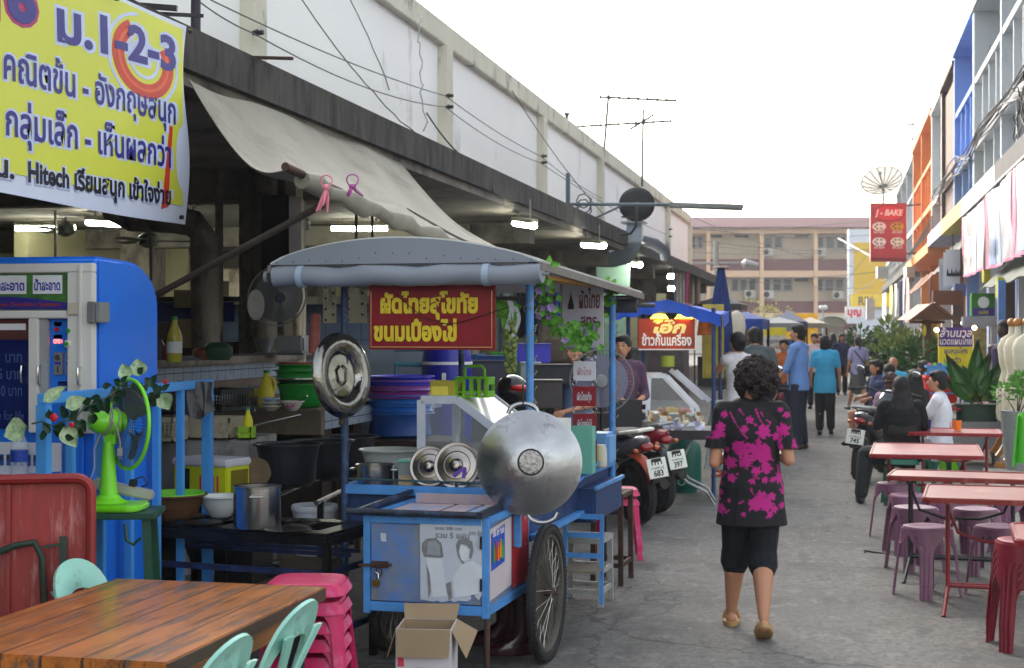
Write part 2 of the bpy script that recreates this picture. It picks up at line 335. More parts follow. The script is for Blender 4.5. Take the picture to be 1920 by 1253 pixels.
TILE=tilemat('pale_blue_tile',C(150,162,178),C(90,92,96),.155,.22,C(110,112,110))
TILED=tilemat('grey_blue_tile',C(106,122,150),C(70,78,92),.2,.3,C(82,86,96))
hw=thing('tiled_half_wall','pale blue tiled half wall with grimy ledge behind the water machine','wall',(-4.7,9,0))
b=MB().at((4.7,-9,0));b.box(-4.75,7,0,-4.6,12.6,1.44);b.box(-4.75,13.1,0,-4.6,17.5,1.44);b.build('wall',TILE,hw)
b=MB().at((4.7,-9,0));b.box(-5.05,7,1.44,-4.55,12.6,1.5);b.box(-5.05,13.1,1.44,-4.55,17.5,1.5);b.build('ledge',GRIMY,hw,bevel=.01)
b=MB().at((4.7,-9,0));b.box(-4.6,7,1.27,-4.5,17.5,1.32);b.build('ledge',mat('dirty_ledge',C(112,98,84),.8,var=.3,sc=6,dirt=C(60,50,45)),hw)
kb=thing('kitchen_partition','tall grey blue tiled kitchen partition behind the sink counter','wall',(-6,15.6,0))
b=MB().at((6,-15.6,0));b.box(-8.0,15.6,0,-4.1,15.75,2.0);b.build('wall',TILED,kb)
b=MB().at((6,-15.6,0));b.box(-8.0,15.3,1.98,-4.5,15.75,2.06);b.build('shelf',GRIMY,kb)
sk=thing('sink_counter','low tiled sink counter with grimy concrete top under the green tubs','counter',(-3.4,9.7,0))
b=MB().at((3.4,-9.7,0));b.box(-4.6,9.75,1.03,-3.38,13.4,1.15);b.build('top',TILE,sk,bevel=.006)
b=MB().at((3.4,-9.7,0));b.box(-4.6,9.7,1.152,-3.42,13.4,1.17);b.box(-4.6,9.68,1.0,-3.385,9.748,1.165);b.build('rim',mat('dirty_ledge',C(112,98,84)),sk)
b=MB().at((3.4,-9.7,0));b.box(-4.6,11.5,0,-3.75,11.7,1.03);b.box(-4.6,9.8,0,-4.45,13.3,1.03);b.box(-3.5,9.8,0,-3.42,10.0,1.03);b.build('support',mat('sooty_brick',C(62,52,46),.9,var=.4,sc=8,dirt=C(34,30,30),da=.6),sk)
TUBE=mat('fluorescent_tube',(1.,1.,.82),emit=20,var=0)
tube_places=[((30,427),(140,428)),((165,410),(242,424)),((310,470),(346,470)),((335,355),(386,356)),((286,545),(308,546)),((622,428),(726,428)),((486,463),(517,467)),((485,495),(502,495)),((965,410),(1002,427)),((1094,456),(1132,462)),((1252,517),(1263,518)),((1253,540),(1264,541)),((1188,492),(1200,498)),((330,548),(344,556))]
descr=['long lit fluorescent tube behind the ceiling fan at far left','lit fluorescent tube hanging just under the yellow banner','small lit fluorescent tube left of the grimy column','bright lit fluorescent tube beside the right edge of the banner','tiny lit fluorescent tube beside the blue machine top','long lit fluorescent tube above the cart roof','lit fluorescent tube right of the column below the tarp','tiny lit fluorescent tube at the left tip of the cart roof','lit tube with reflector under the canopy right of the tarp','distant lit tube under the canopy by the silver duct','far lit tube beside the hanging clothes, upper one','far lit tube beside the hanging clothes, lower one','lit tube by the mint green pillar','short lit tube crossed by the prop pole']
for(a,c2),ds in zip(tube_places,descr):
 ym=(a[1]+c2[1])/2;zz=3.0 if ym<500 else 2.95;D=(zz-EYE)*SP/(620-ym)
 if a[0]>900:D=min(D,3.9/abs((a[0]-1570)*3.434e-4))
 D=min(D,14.6/abs(a[0]-1570)/3.434e-4)
 p=W(a[0],ym,D);q=W(c2[0],ym+(c2[1]-a[1])*.3,D*(1.0 if abs(c2[1]-a[1])<5 else .95));c0=(p+q)/2
 t=thing('tube_light',ds,'tube light',c0,group='fluorescent tubes under the market ceiling')
 b=MB().at(-c0);b.cyl(p,q,.022*D/14+.008,n=8);b.build('tube',TUBE,t)
 b=MB().at(-c0);b.bar(p+Z_*.05,q+Z_*.05,.09,.05);b.bar(p.lerp(q,.2)+Z_*.06,p.lerp(q,.2)+Z_*.3,.012);b.bar(p.lerp(q,.8)+Z_*.06,p.lerp(q,.8)+Z_*.3,.012);b.build('housing',mat('tube_housing',C(150,148,130),.6),t)
fan_spots=[(123,432,19,'dark ceiling fan in front of the long tube at far left'),(278,452,17,'dark ceiling fan left of the grimy column'),(563,422,17,'dark ceiling fan between the column and the tarp'),(566,465,24,'smaller dark ceiling fan behind, just over the cart roof')]
f0=None
for px,py,D,ds in fan_spots:
 p=W(px,py,D)
 if f0 is None:
  f0=thing('ceiling_fan',ds,'ceiling fan',p,group='ceiling fans in the market')
  b=MB();b.lathe([(.02,.12),(.05,.1),(.11,.05),(.11,-.04),(.03,-.08)],14);b.cyl((0,0,.1),(0,0,.6),.014,n=8);b.build('motor',mat('dark_green_fan',C(40,46,42),.5),f0)
  for k in range(3):
   a=R(25+120*k);b=MB().at(rot=(R(8),0,a));b.box(.1,-.05,-.004,.62,.07,.004);b.build('blade',mat('dark_green_fan',C(40,46,42)),f0)
 else:copy_tree(f0,label=ds,loc=p)
hung=MB()
for px,D,y0,y1 in((188,18,425,540),(282,16,440,530),(421,13,380,560),(673,15,370,640),(724,15,370,560)):
 pass
for px,D,y1,ds in((668,15,470,'thin dark hanging rod behind the tarp, left one'),(698,15.5,470,'thin dark hanging rod behind the tarp, right one'),(364,15,470,'dark hanging rod just right of the banner'),(104,18,470,'dark hanging rod behind the blue machine'),(283,16,500,'dark hanging rod under the banner corner')):
 b=MB();p=W(px,y1,D);b.cyl(p-Z_*.15,(p.x,p.y,3.15),.016,n=8);tag(b.build('hanging_rod',DARKMETAL),ds,'rod','rods hanging from the market ceiling')
dk=thing('exhaust_duct','bulky silver exhaust duct bending up past the canopy end','duct',W(1150,500,27.2))
o0=W(1150,500,27.2);b=MB().at(-o0)
P_=[W(1060,478,28.5),W(1110,480,28),W(1150,478,27.5),W(1176,470,27.2),W(1187,452,27.1),W(1189,430,27.1),W(1189,405,27.1)]
b.tube(P_,[.19,.2,.23,.25,.23,.19,.18],4);b.build('duct',mat('dull_silver_sheet',C(150,162,178),.4,.5,var=.15,sc=2,dirt=C(100,105,110),da=.3),dk,ang=60)
b=MB().at(-o0)
for q in(W(1186,455,27.05),W(1189,418,27.05)):b.cb(q,(.42,.42,.03))
b.build('flange',GREYMETAL,dk)
b=MB();b.tube([W(1205,452,29),W(1228,458,29),W(1246,470,29.2),W(1248,484,29.3)],.11,10);tag(b.build('roof_pipe',mat('dark_grey_pipe',C(78,82,92),.6)),'thick dark grey pipe lying on the second canopy slab','pipe')
ds_=W(1194,380,25.5);t=thing('satellite_dish','small black satellite dish above the end of the canopy','satellite dish',ds_)
ax=(Vector((0,0,0))-Vector((ds_.x,ds_.y,-6))).normalized()
b=MB();b.open_lathe([(.01,0),(.12,.012),(.22,.045),(.3,.09),(.305,.1),(.29,.1),(.21,.055),(.11,.03),(.005,.02)],28,ax=-ax);b.build('reflector',mat('matt_black_dish',C(18,19,22),.6),t)
b=MB().at(-ds_);b.tube([ds_-Z_*.0,W(1194,400,25.3),W(1192,425,25.2),W(1183,438,25.2),W(1165,440,25.3)],.022,8);b.bar(W(1165,407,25.3),W(1200,407,25.3),.03);b.build('mast',BLK,t)
lm=W(1065,385,24);t=thing('lamp_bracket','grey fluorescent street light reaching from a short post across the sky','street light',lm)
b=MB().at(-lm);b.bar(W(1065,325,24),W(1065,388,24),.06);b.cyl(W(1065,383,24),W(1270,384,24),.026,n=8);b.cyl(W(1110,412,24),W(1170,384,24),.018,n=6);b.build('arm',mat('blue_grey_steel',C(92,104,112),.5,.4),t)
b=MB().at(-lm);p,q=W(1255,384,24),W(1393,388,24);b.bar(p,q,.14,.07);b.bar(p-Z_*.04,q-Z_*.05,.1,.02);b.build('lamp_housing',mat('dull_grey_housing',C(120,124,122),.6),t,bevel=.01)
ANT=mat('antenna_grey',C(70,72,72),.7)
def antenna(base,top,tiers,label):
 t=thing('tv_antenna',label,'antenna',base);b=MB().at(-Vector(base));b.cyl(base,top,.03,n=6);b.build('mast',ANT,t)
 for(p,q,n,ln)in tiers:
  b=MB().at(-Vector(base));p=Vector(p);q=Vector(q);b.cyl(p,q,.028,n=5)
  for i in range(n):c=p.lerp(q,i/(n-1));b.cyl(c-Y_*ln+X_*.02,c+Y_*ln-X_*.02,.016,n=4);b.bar(c-Z_*.04,c+Z_*.04,.03)
  b.build('boom',ANT,t)
antenna(W(1129,330,34),W(1141,178,34),[(W(1125,182,34),W(1268,189,34),9,.25)],'thin rooftop television antenna with one long boom, left one')
antenna(W(1204,350,37),W(1206,205,37),[(W(1077,238,37),W(1258,227,37),12,.22),(W(1182,242,37),W(1225,216,37),6,.15)],'thin rooftop television antenna with two crossed booms, right one')
antenna(W(1063,232,30),W(1063,212,30),[(W(1060,214,30),W(1066,214,30),2,.05)],'tiny antenna stub on the parapet')
b=MB();b.cyl(W(367,60,9.2),W(367,-40,9.2),.03,n=10);tag(b.build('steel_post',mat('dark_blue_steel',C(38,36,48),.5)),'dark steel post rising from the canopy behind the banner','post')
b=MB();b.bar(W(475,108,9.8),W(548,110,9.6),.022,.02);tag(b.build('iron_bracket',RUST),'rusty iron bar sticking out over the mouldy canopy','bracket')
b=MB();b.bar(W(255,10,8.6),W(332,16,8.6),.03);b.bar(W(300,26,8.6),W(380,30,8.8),.02);tag(b.build('iron_bracket',BLK),'blackened irons above the top edge of the banner','bracket')
def cable(label,pts,r=.008,name='cable',m=None,n=5,group='cables along the market wall'):
 b=MB();b.tube(pts,r,n);return tag(b.build(name,m or WIRE),label,'cable',group)
GW=mat('grey_cable',C(92,90,90),.6)
onw=lambda px,py:onX(px,py,-5.0)
cable('upper grey cable strung along the white wall',sag(onw(395,0),onw(835,180),.06)+sag(onw(835,180),onw(1012,292),.05)[1:]+sag(onw(1012,292),onw(1128,372),.05)[1:],.007,m=GW)
cable('lower grey cable strung along the white wall',sag(onw(376,5),onw(474,62),.02)+sag(onw(474,62),onw(835,201),.12)[1:]+sag(onw(835,201),onw(1012,305),.08)[1:]+sag(onw(1012,305),onw(1250,440),.1)[1:],.007,m=GW)
cable('thin cable slanting down the white wall to the canopy, left one',sag(onX(560,-10,-4.6),onX(778,248,-3.8),.1,16,.01),.006,m=GW)
cable('thin cable slanting down the white wall to the canopy, right one',sag(onX(650,-10,-4.6),onX(730,170,-4.2),-.05,8,.01),.006,m=GW)
cable('kinked cable hanging by the second pilaster',sag(onX(783,20,-4.9),onX(797,250,-3.8),.0,18,.04),.007,m=GW)
cable('cable looping from the wall down over the canopy',sag(onX(800,212,-4.8),onX(925,330,-3.7),.12,14)+[onX(925,360,-3.62)],.01)
cable('long thin cable from the parapet to the lamp bracket',sag(onX(960,170,-5.0),onX(1130,400,-3.8),.1,14),.007,m=GW)
cable('tangled cable coil at the lamp bracket',[W(1095+14*math.cos(i*.8),372+16*math.sin(i*.8)+i*1.3,24)for i in range(22)],.012,m=GW)
for px,py,ds in((474,62,'black cable insulator on the pilaster nearest the banner'),(836,180,'upper black insulator on the second pilaster'),(836,201,'lower black insulator on the second pilaster'),(1015,293,'upper black insulator on the third pilaster'),(1015,305,'lower black insulator on the third pilaster'),(1254,430,'upper black insulator on the farthest pilaster right of the dish'),(1254,444,'lower black insulator on the farthest pilaster right of the dish')):
 b=MB();p=onX(px,py,-5.06);b.cyl(p,p+X_*.1,.022,n=8);b.cyl(p+X_*.03,p+X_*.05,.032,n=8);tag(b.build('insulator',BLK),ds,'insulator','cable insulators on the pilasters')
def paint(name,c,**k):return mat(name,c,.75,var=.07,sc=.7,world=True,dirt=tuple(x*.55 for x in c[:3]),da=.36,dsc=1.2,st=(1,1,.4),**k)
GREYP=paint('pale_grey_paint',C(178,184,190));BLUEP=paint('sky_blue_paint',C(120,154,214));BROWNP=paint('chocolate_paint',C(86,62,52))
ORANGEP=paint('orange_paint',C(216,136,66));LIGHTP=paint('worn_white_paint',C(190,194,198));DARKP=mat('dark_opening',C(30,30,34),.6)
WIN=mat('dark_window_glass',C(48,56,66),.15,var=.3,sc=2)
def shophouse(label,y0,y1,m,nb=1,top=8.75,X=2.9,mid=True):
 t=thing('shophouse',label,'building',(X,y0,0));w=(y1-y0)/nb
 at=lambda:MB().at((-X,-y0,0));g=.003
 b=at();b.box(X+.75,y0+g,4.52,X+1.0,y1-g,top-.1);b.box(X+.9,y0+g,0,X+8,y0+.2,4.5);b.box(X+3.2,y0+.2,0,X+3.4,y1-g,4.2);b.build('wall',m,t)
 for i in range(nb+1):
  y=y0+g+i*w-(0 if i==0 else .2 if i==nb else .1);b=at();b.box(X,y,4.52,X+.749,y+.19,top-.12);b.build('pillar',m,t)
  b=at();b.box(X+.3,y,0,X+.6,y+.19,4.2);b.build('pillar',m,t)
 b=at();b.box(X-.05,y0+g,top-.119,X+1.2,y1-g,top);b.box(X+.01,y0+g,5.6,X+.74,y1-g,5.78)
 if mid:b.box(X+.02,y0+g,7.05,X+.73,y1-g,7.18)
 b.build('beam',m,t)
 if mid:
  for i in range(nb):
   for k in(1,2,3):
    y=y0+i*w+.1+k*(w-.2)/4
    b=at();b.box(X+.06,y-.04,5.781,X+.7,y+.04,7.049);b.build('fin',m,t)
   for k in(1.3,2.7):
    y=y0+i*w+.1+k*(w-.2)/4
    b=at();b.box(X+.06,y-.04,4.56,X+.7,y+.04,5.599);b.build('fin',m,t)
 for i in range(nb):
  b=at();b.box(X+.7,y0+(i+.15)*w,4.7,X+.748,y0+(i+.85)*w,5.55);b.box(X+.7,y0+(i+.15)*w,7.5,X+.748,y0+(i+.85)*w,8.4);b.build('window',WIN,t)
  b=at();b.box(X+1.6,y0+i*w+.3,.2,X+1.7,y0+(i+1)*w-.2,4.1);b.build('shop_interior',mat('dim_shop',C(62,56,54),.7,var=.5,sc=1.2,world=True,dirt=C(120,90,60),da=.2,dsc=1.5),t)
 return t
shophouse('pale grey shophouse nearest on the right with deep concrete fins',17.4,34.55,GREYP,3)
shophouse('bright blue shophouse with deep box fins',34.55,40.2,BLUEP,1)
t=shophouse('chocolate brown shophouse with a plain blank wall beside the blue one',40.2,45.0,BROWNP,1,8.6,mid=False)
shophouse('weathered white narrow shophouse between the brown and orange ones',45.0,49.6,LIGHTP,1,8.55,mid=False)
shophouse('orange shophouse with tall fins',49.6,61.6,ORANGEP,2,8.75)
shophouse('grey white shophouse beyond the orange one',61.6,78.6,GREYP,3,8.5)
shophouse('far dim shophouse at the end of the right row',78.6,96,LIGHTP,3,8.1)
b=MB();b.box(3.0,40.5,4.6,3.4,44.8,8.3);
tag(b.build('blank_panel',BROWNP),'flat chocolate brown cladding panel on the upper storey','panel')
seg=[(17.6,26.9,mat('grimy_dark_fascia',C(60,60,62),.8,var=.4,world=True,sc=2),'dark grimy'),(26.9,33.8,LIGHTP,'pale grey'),(33.8,40.7,paint('yellow_fascia',C(205,180,90)),'faded yellow'),(40.7,46.4,paint('lilac_fascia',C(170,180,215)),'pale lilac'),(46.4,61,ORANGEP,'orange'),(61,95,mat('grimy_dark_fascia',C(60,60,62)),'far dark')]
for y0,y1,m,ds in seg:
 b=MB();b.box(2.6,y0+.004,4.16 if y0<46 else 4.0,3.95,y1-.004,4.515 if y0<46 else 4.3);tag(b.build('shop_canopy',m),ds+' concrete canopy ledge over the shops','canopy')
AWN=mat('green_grey_awning',C(86,92,82),.8,var=.15,sc=3,world=True,dirt=C(80,82,76),da=.3)
def awning(p,label,m=AWN):
 b=MB();b.grid(lambda u,v:Vector(p[0]).lerp(Vector(p[1]),u).lerp(Vector(p[3]).lerp(Vector(p[2]),u),v)+Vector((0,0,-.05*math.sin(v*math.pi)+.02*math.sin(u*23))),24,6,th=.02);return tag(b.build('awning',m,ang=80),label,'awning')
awning([(2.95,18,3.1),(2.95,27,3.1),(2.35,27,2.4),(2.35,18,2.4)],'grey green awning hanging below the silver banners')
awning([(3.0,37,3.95),(3.0,43,3.95),(2.5,43,3.2),(2.5,37,3.2)],'small olive awning above the white posters')
awning([(3.0,48,3.6),(3.0,58,3.6),(2.3,58,2.9),(2.3,48,2.9)],'brown awning of the shop under the orange house',mat('brown_awning',C(120,74,50),.8))
VIN=mat('vinyl_banner_back',C(190,184,190),.22,var=.2,sc=2.5,world=True,dirt=C(190,150,180),da=.4,dsc=5,st=(1,1,.3),coat=.5,bump=1.,bsc=9);MAG=mat('magenta_print',C(170,50,110),.5);SKYB=mat('sky_blue_print',C(110,150,215),.5)
def hangbanner(y0,y1,z0,z1,label,X=2.42,seed=0,wr=.05,mats=None,strips=True):
 t=thing('vinyl_banner',label,'banner',(X,(y0+y1)/2,z1));oy_=(y0+y1)/2
 fn=lambda u,v:(noise.noise(Vector((u*5+seed,v*1.2,seed)))*wr+.03*math.sin(u*21+seed)*v,(y0-oy_)+(y1-y0)*u+.04*noise.noise(Vector((v*3,seed,0))),-(z1-z0)*v+.06*math.sin(u*math.pi)*(-.6))
 b=MB();b.grid(fn,40,20,th=-.006,k=0);b.build('sheet',(mats or VIN),t,ang=80)
 if strips:
  for(ua,ub,mm)in((0.0,.045,MAG),(.93,1.0,MAG),(.2+.3*rnd.random(),0,SKYB)):
   ub=ub or ua+.12
   b=MB();b.grid(lambda u,v:Vector(fn(ua+(ub-ua)*u,v*.97+.01))+Vector((-.012,0,0)),6,20,th=.004);b.build('printed_stripe',mm,t,ang=80)
  b=MB();b.grid(lambda u,v:Vector(fn(u,.965+.035*v))+Vector((-.012,0,0)),40,1,th=.003);b.build('hem',mat('pink_hem',C(196,96,140),.5),t,ang=80)
  b=MB();b.grid(lambda u,v:Vector(fn(.58+.1*u+.05*v,.35+.6*v))+Vector((-.011,0,0)),6,14,th=.003);b.build('printed_patch',mat('pale_blue_print',C(150,176,226),.4),t,ang=80)
 return t
b1=hangbanner(17.8,22.3,2.72,3.98,'shiny pinkish vinyl banner hung nearest at the right edge',seed=3)
b2=hangbanner(22.5,26.4,2.72,3.96,'middle vinyl banner of the three with violet folds',seed=7)
b3=hangbanner(26.6,31.2,2.75,3.93,'farthest vinyl banner of the three with a blue patch',seed=12)
for bb,tx in((b3,'เพ'),(b2,'181')):
 m_=MB();m_.text(tx,(-.09,.9,-1.05),-Y_,Z_,.38,bold=.03,fit=.7);m_.build('lettering',BLK,bb)
b=MB();b.cyl((2.42,17.5,4.0),(2.42,31.5,3.97),.025,n=8);tag(b.build('banner_pole',GREYMETAL),'long steel pole carrying the three vinyl banners','pole')
k=0
for(y0,y1,z0,z1,mm,ds)in((52,53.6,2.0,3.6,mat('pale_pink_cloth',C(205,170,165),.7),'pale pink printed hanging banner under the orange house'),(54.5,56,2.1,3.6,mat('lilac_cloth',C(170,165,190),.7),'lilac hanging banner beyond the pink one'),(58,59.5,2.4,3.6,mat('teal_cloth',C(120,140,150),.7),'grey teal hanging banner in the far row'),(62,63.5,2.3,3.6,mat('white_cloth',C(205,205,208),.7),'white hanging banner in the far row'),(67,70,2.2,3.7,mat('lime_cloth',C(190,200,90),.7),'lime yellow hanging banner far along the shops'),(76,82,2.0,3.6,mat('white_cloth',C(205,205,208),.7),'white awning cloth at the far end of the shops')):
 hangbanner(y0,y1,z0,z1,ds,X=2.3,seed=y0,mats=mm,strips=False)
POSTER=mat('white_poster',C(205,208,216),.5,var=.05)
for i,(px0,px1,y0,y1,D,ds)in enumerate(((1773,1800,468,535,33,'white hanging poster with dark temple skyline, nearest of three'),(1768,1790,474,540,34.5,'white hanging poster, middle of the three by the awning'),(1760,1780,486,546,36,'white hanging poster, farthest of the three'))):
 p=W(px0,y1,D);w=(px1-px0)/SP*D;h=(y1-y0)/SP*D;u=Vector((_c,_s,0));t=thing('hanging_poster',ds,'poster',p+Z_*h,group='white posters hanging under the canopy')
 b=MB();b.grid(lambda a,c2:u*(w*a)+Z_*(-h*c2)+Vector((_s,-_c,0))*(.04*math.sin(a*3+i)),10,6,th=.005);b.build('sheet',POSTER,t,ang=80)
 if i==0:
  b=MB();sky_=[(0,0),(w,0)]+[(w*(1-q/14),h*(.06+.18*abs(math.sin(q*2.3))*(q%2)))for q in range(15)]
  b.prism(sky_,Vector((_s,-_c,0))*.075-Z_*h*.75,u,Z_,.004);b.build('skyline_print',BLK,t)
  b=MB();b.cyl((w/2*_c,w/2*_s,0),(w/2*_c,w/2*_s,.35),.008,n=5);b.build('string',WIRE,t)
c0=W(1666,436,55);t=thing('bakery_sign','tall red J-BAKE sign with four food pictures projecting over the street','sign',c0,rz=TH)
w,h=68/SP*55,110/SP*55
b=MB();b.box(-w/2,.0,-h/2,w/2,.12,h/2);b.build('board',mat('crimson_sign',C(176,56,72),.4,var=.08),t,bevel=.01)
F=lambda poly,y,mm,nm,par=t:(lambda b_:(b_.prism(poly,(0,y,0),X_,Z_,.006),b_.build(nm,mm,par)))(MB())
F(ellp(0,h*.33,w*.45,h*.14,30),-.008,mat('dark_red_print',C(120,20,36),.4),'oval_border');F(ellp(0,h*.33,w*.42,h*.125,30),-.016,mat('crimson_light_print',C(205,40,70),.4),'oval')
b=MB();b.text('J - BAKE',(0,-.024,h*.29),X_,Z_,.3,bold=.03,fit=w*.74,align='C',shear=.2);b.text('Tel 08-9719-1738',(0,-.01,-h*.475),X_,Z_,.1,bold=.02,fit=w*.62,align='C');b.build('lettering',mat('white_print',C(235,230,230),.5),t)
for cx,cz,mm,dc in((-.26,.1,(235,230,225),(110,30,30)),(.24,.1,(200,160,60),(60,40,40)),(-.26,-.16,(235,235,235),(90,50,40)),(.24,-.16,(230,240,230),(60,140,70))):
 F(ellp(w*cx,h*cz,w*.19,h*.075,20),-.008,mat('plate_print_%d%d'%(mm[0],mm[2]),C(*mm),.4),'food_picture')
 b=MB()
 for q in range(6):a=q*1.05;b.prism(ellp(w*cx+math.cos(a)*w*.11,h*cz+math.sin(a)*h*.04,w*.035,h*.014,8),(0,-.012-q*.002,0),X_,Z_,.001)
 b.build('food_print',mat('food_print_%d'%dc[0],C(*dc),.5),t)
 b=MB();b.text('เค้ก คุกกี้',(w*cx,-.01,h*cz-h*.115),X_,Z_,.12,bold=.02,fit=w*.28,align='C');b.build('lettering',mat('white_print',C(235,230,230)),t)
F([(-w/2,-h/2),(w/2,-h/2),(w/2,-h*.43),(-w/2,-h*.43)],-.007,mat('dark_red_print',C(120,20,36)),'footer')
b=MB();b.cyl((w/2-.3,.06,h/2-.1),(w/2+.9,.06,h/2-.02),.03,n=6);b.cyl((w/2-.3,.06,-h/2+.3),(w/2+.6,.06,-h/2+.3),.03,n=6);b.build('bracket',RUST,t)
p=W(1656,350,73);t=thing('mesh_satellite_dish','large wire mesh satellite dish on the far roof above the red sign','satellite dish',p)
b=MB();ax=Vector((-.2,-.72,.68)).normalized();uu,ww,_d=basis(ax)
for q in range(16):a=q*math.pi/8;b.tube([ax*(.42*(r_/.98)**2)+(uu*math.cos(a)+ww*math.sin(a))*r_ for r_ in(.02,.35,.7,.98)],.022,4)
b.tube([ax*.42+(uu*math.cos(a)+ww*math.sin(a))*.98 for a in[q*math.pi/16 for q in range(32)]],.03,4,closed=True)
b.build('rib',mat('dish_frame',C(58,52,50),.7),t)
b=MB();b.open_lathe([(.01,0),(.35,.054),(.7,.214),(.97,.41),(.97,.412),(.7,.218),(.35,.058),(.012,.004)],24,ax=ax);b.build('mesh',mat('wire_mesh',C(84,72,68),.8,alpha=.5),t)
b=MB();b.cyl((0,0,-1.2),(0,0,.05),.05);b.cyl(ax*.1,ax*.85,.03);b.cyl(ax*.8,ax*.95,.08);b.build('mast',GREYMETAL,t)
antenna(W(1711,300,66),W(1712,230,66),[(W(1700,234,66),W(1724,232,66),6,.25),(W(1704,262,66),W(1722,258,66),4,.2)],'small antenna on the roof ridge near the orange house')
antenna(W(1696,320,80),W(1697,262,80),[(W(1685,275,80),W(1706,277,80),5,.2)],'small antenna farther back above the mesh dish')
rn=random.Random(5)
for q in range(9):
 z=5.6+rn.uniform(-.12,.2);pts=[]
 for i in range(12):
  y=19+i*2.6;pts.append(Vector((2.78+rn.uniform(-.06,.06),y,z-.05*math.sin(i*2.1+q)+rn.uniform(-.06,.06)-(.3 if i%4==2 else 0)*rn.random())))
 cable('black cable in the sagging bundle along the right facade',pts,.014,group='cable bundle on the right facade')
for q in range(16):
 y=20.5+rn.random()*4;r_=.2+rn.random()*.25;cz=5.3+rn.uniform(-.3,.35)
 cable('loose coil of black cable hanging on the grey shophouse',[Vector((2.7+rn.uniform(-.05,.05),y+r_*math.cos(a*.7)*(1+.2*rn.random()),cz+r_*1.2*math.sin(a*.7)-.2))for a in range(10)],.011,group='cable coils on the right facade')
for q in range(4):cable(('topmost','second','third','lowest')[q]+' cable sagging along the far right shophouses',sag((2.6,44,4.9-.1*q),(2.5,92,4.6+.2*q),.4,20),.02,group='far street cables')
for(a,c2,s_),ds in zip((((1240,420,60),(1640,440,95),.3),((1240,440,60),(1700,462,80),.4),((1290,455,70),(1640,470,95),.3),((1310,520,70),(1660,508,80),.2),((1240,500,60),(1640,540,95),.3),((1660,430,90),(1560,560,95),.1),((1290,430,80),(1640,412,90),.2),((1580,560,90),(1700,470,70),.3),((1300,408,80),(1600,500,95),.3),((1260,470,60),(1610,466,95),.25)),('rising slightly right over the upper windows','slanting past the red sign over the upper windows','sagging over the upper balcony band','crossing the lower windows','falling from the duct to the yellow building','falling steeply from the red sign foot','rising to the right under the roof band','rising steeply beside the yellow building','falling across the middle floor','level across the lower edge of the upper windows')):
 cable('thin cable before the far building, '+ds,sag(W(*a),W(*c2),s_,14),.018,m=GW,group='cables across the street end')
D0=114.;px2=lambda px:(px-1290)/SP*D0;zz=lambda y:EYE+(620-y)/SP*D0
fb=thing('school_building','three storey cream building with maroon tiled roof band closing the street','building',tuple(W(1290,620,D0).xy)+(0,),rz=TH)
MAROON=mat('maroon_roof_tile',C(100,58,68),.8,var=.15,sc=3);PEACH=mat('peach_plaster',C(210,176,146),.8,var=.05);CRM=mat('cream_render',C(186,172,152),.8,var=.08);MAR2=mat('maroon_brick_band',C(105,66,68),.8,var=.1)
x0,x1=px2(1180),px2(1660)
b=MB();b.box(x0,1.2,0,x1,9,zz(427));b.build('wall',CRM,fb)
b=MB();b.add([(x0-1,-1,zz(428)),(x1+1,-1,zz(428)),(x1+1,3,zz(402)),(x0-1,3,zz(402)),(x0-1,9.5,zz(428)),(x1+1,9.5,zz(428))],[(0,1,2,3),(3,2,5,4),(0,3,4),(1,5,2)])
for i in range(90):xx=x0+(x1-x0)*i/90;b.bar((xx,-1,zz(427.6)),(xx,2.9,zz(401.8)),.05)
b.build('roof',MAROON,fb)
b=MB();b.box(x0,-.3,zz(438),x1,1.198,zz(428));b.build('beam',PEACH,fb)
b=MB();b.box(x0,-.3,zz(520),x1,1.198,zz(508));b.build('beam',PEACH,fb)
b=MB();b.box(x0,-.32,zz(590),x1,1.198,zz(587));b.build('beam',PEACH,fb)
for ya,yb in((507.9,486),(586.9,565)):b=MB();b.box(x0,-.15,zz(ya),x1,.05,zz(yb));b.build('balcony_band',MAR2,fb)
for px in(1226,1327,1427,1528,1600):
 b=MB();b.box(px2(px)-.14,-.4,0,px2(px)+.14,.2,zz(438));b.build('column',PEACH,fb)
for(pa,pb,ya,yb,n)in((1296,1323,465,441,2),(1435,1474,465,442,2),(1532,1592,466,441,3),(1374,1423,546,521,3),(1431,1492,546,521,3),(1531,1590,546,521,3)):
 b=MB();b.box(px2(pa),1.1,zz(ya),px2(pb),1.19,zz(yb));f=b.build('window',mat('grey_frame',C(150,145,140),.6),fb)
 b=MB();wd_=(px2(pb)-px2(pa))/n
 for i in range(n):b.box(px2(pa)+i*wd_+.14,1.06,zz(ya)+.1,px2(pa)+(i+1)*wd_-.14,1.099,zz(yb)-.1)
 b.build('pane',WIN,f)
for pa,ya in((1345,440),(1395,440),(1508,440),(1508,523)):
 b=MB();b.box(px2(pa)-.5,1.1,zz(ya+4),px2(pa)+.5,1.19,zz(ya-1));b.build('vent',DARKP,fb)
ac0=None
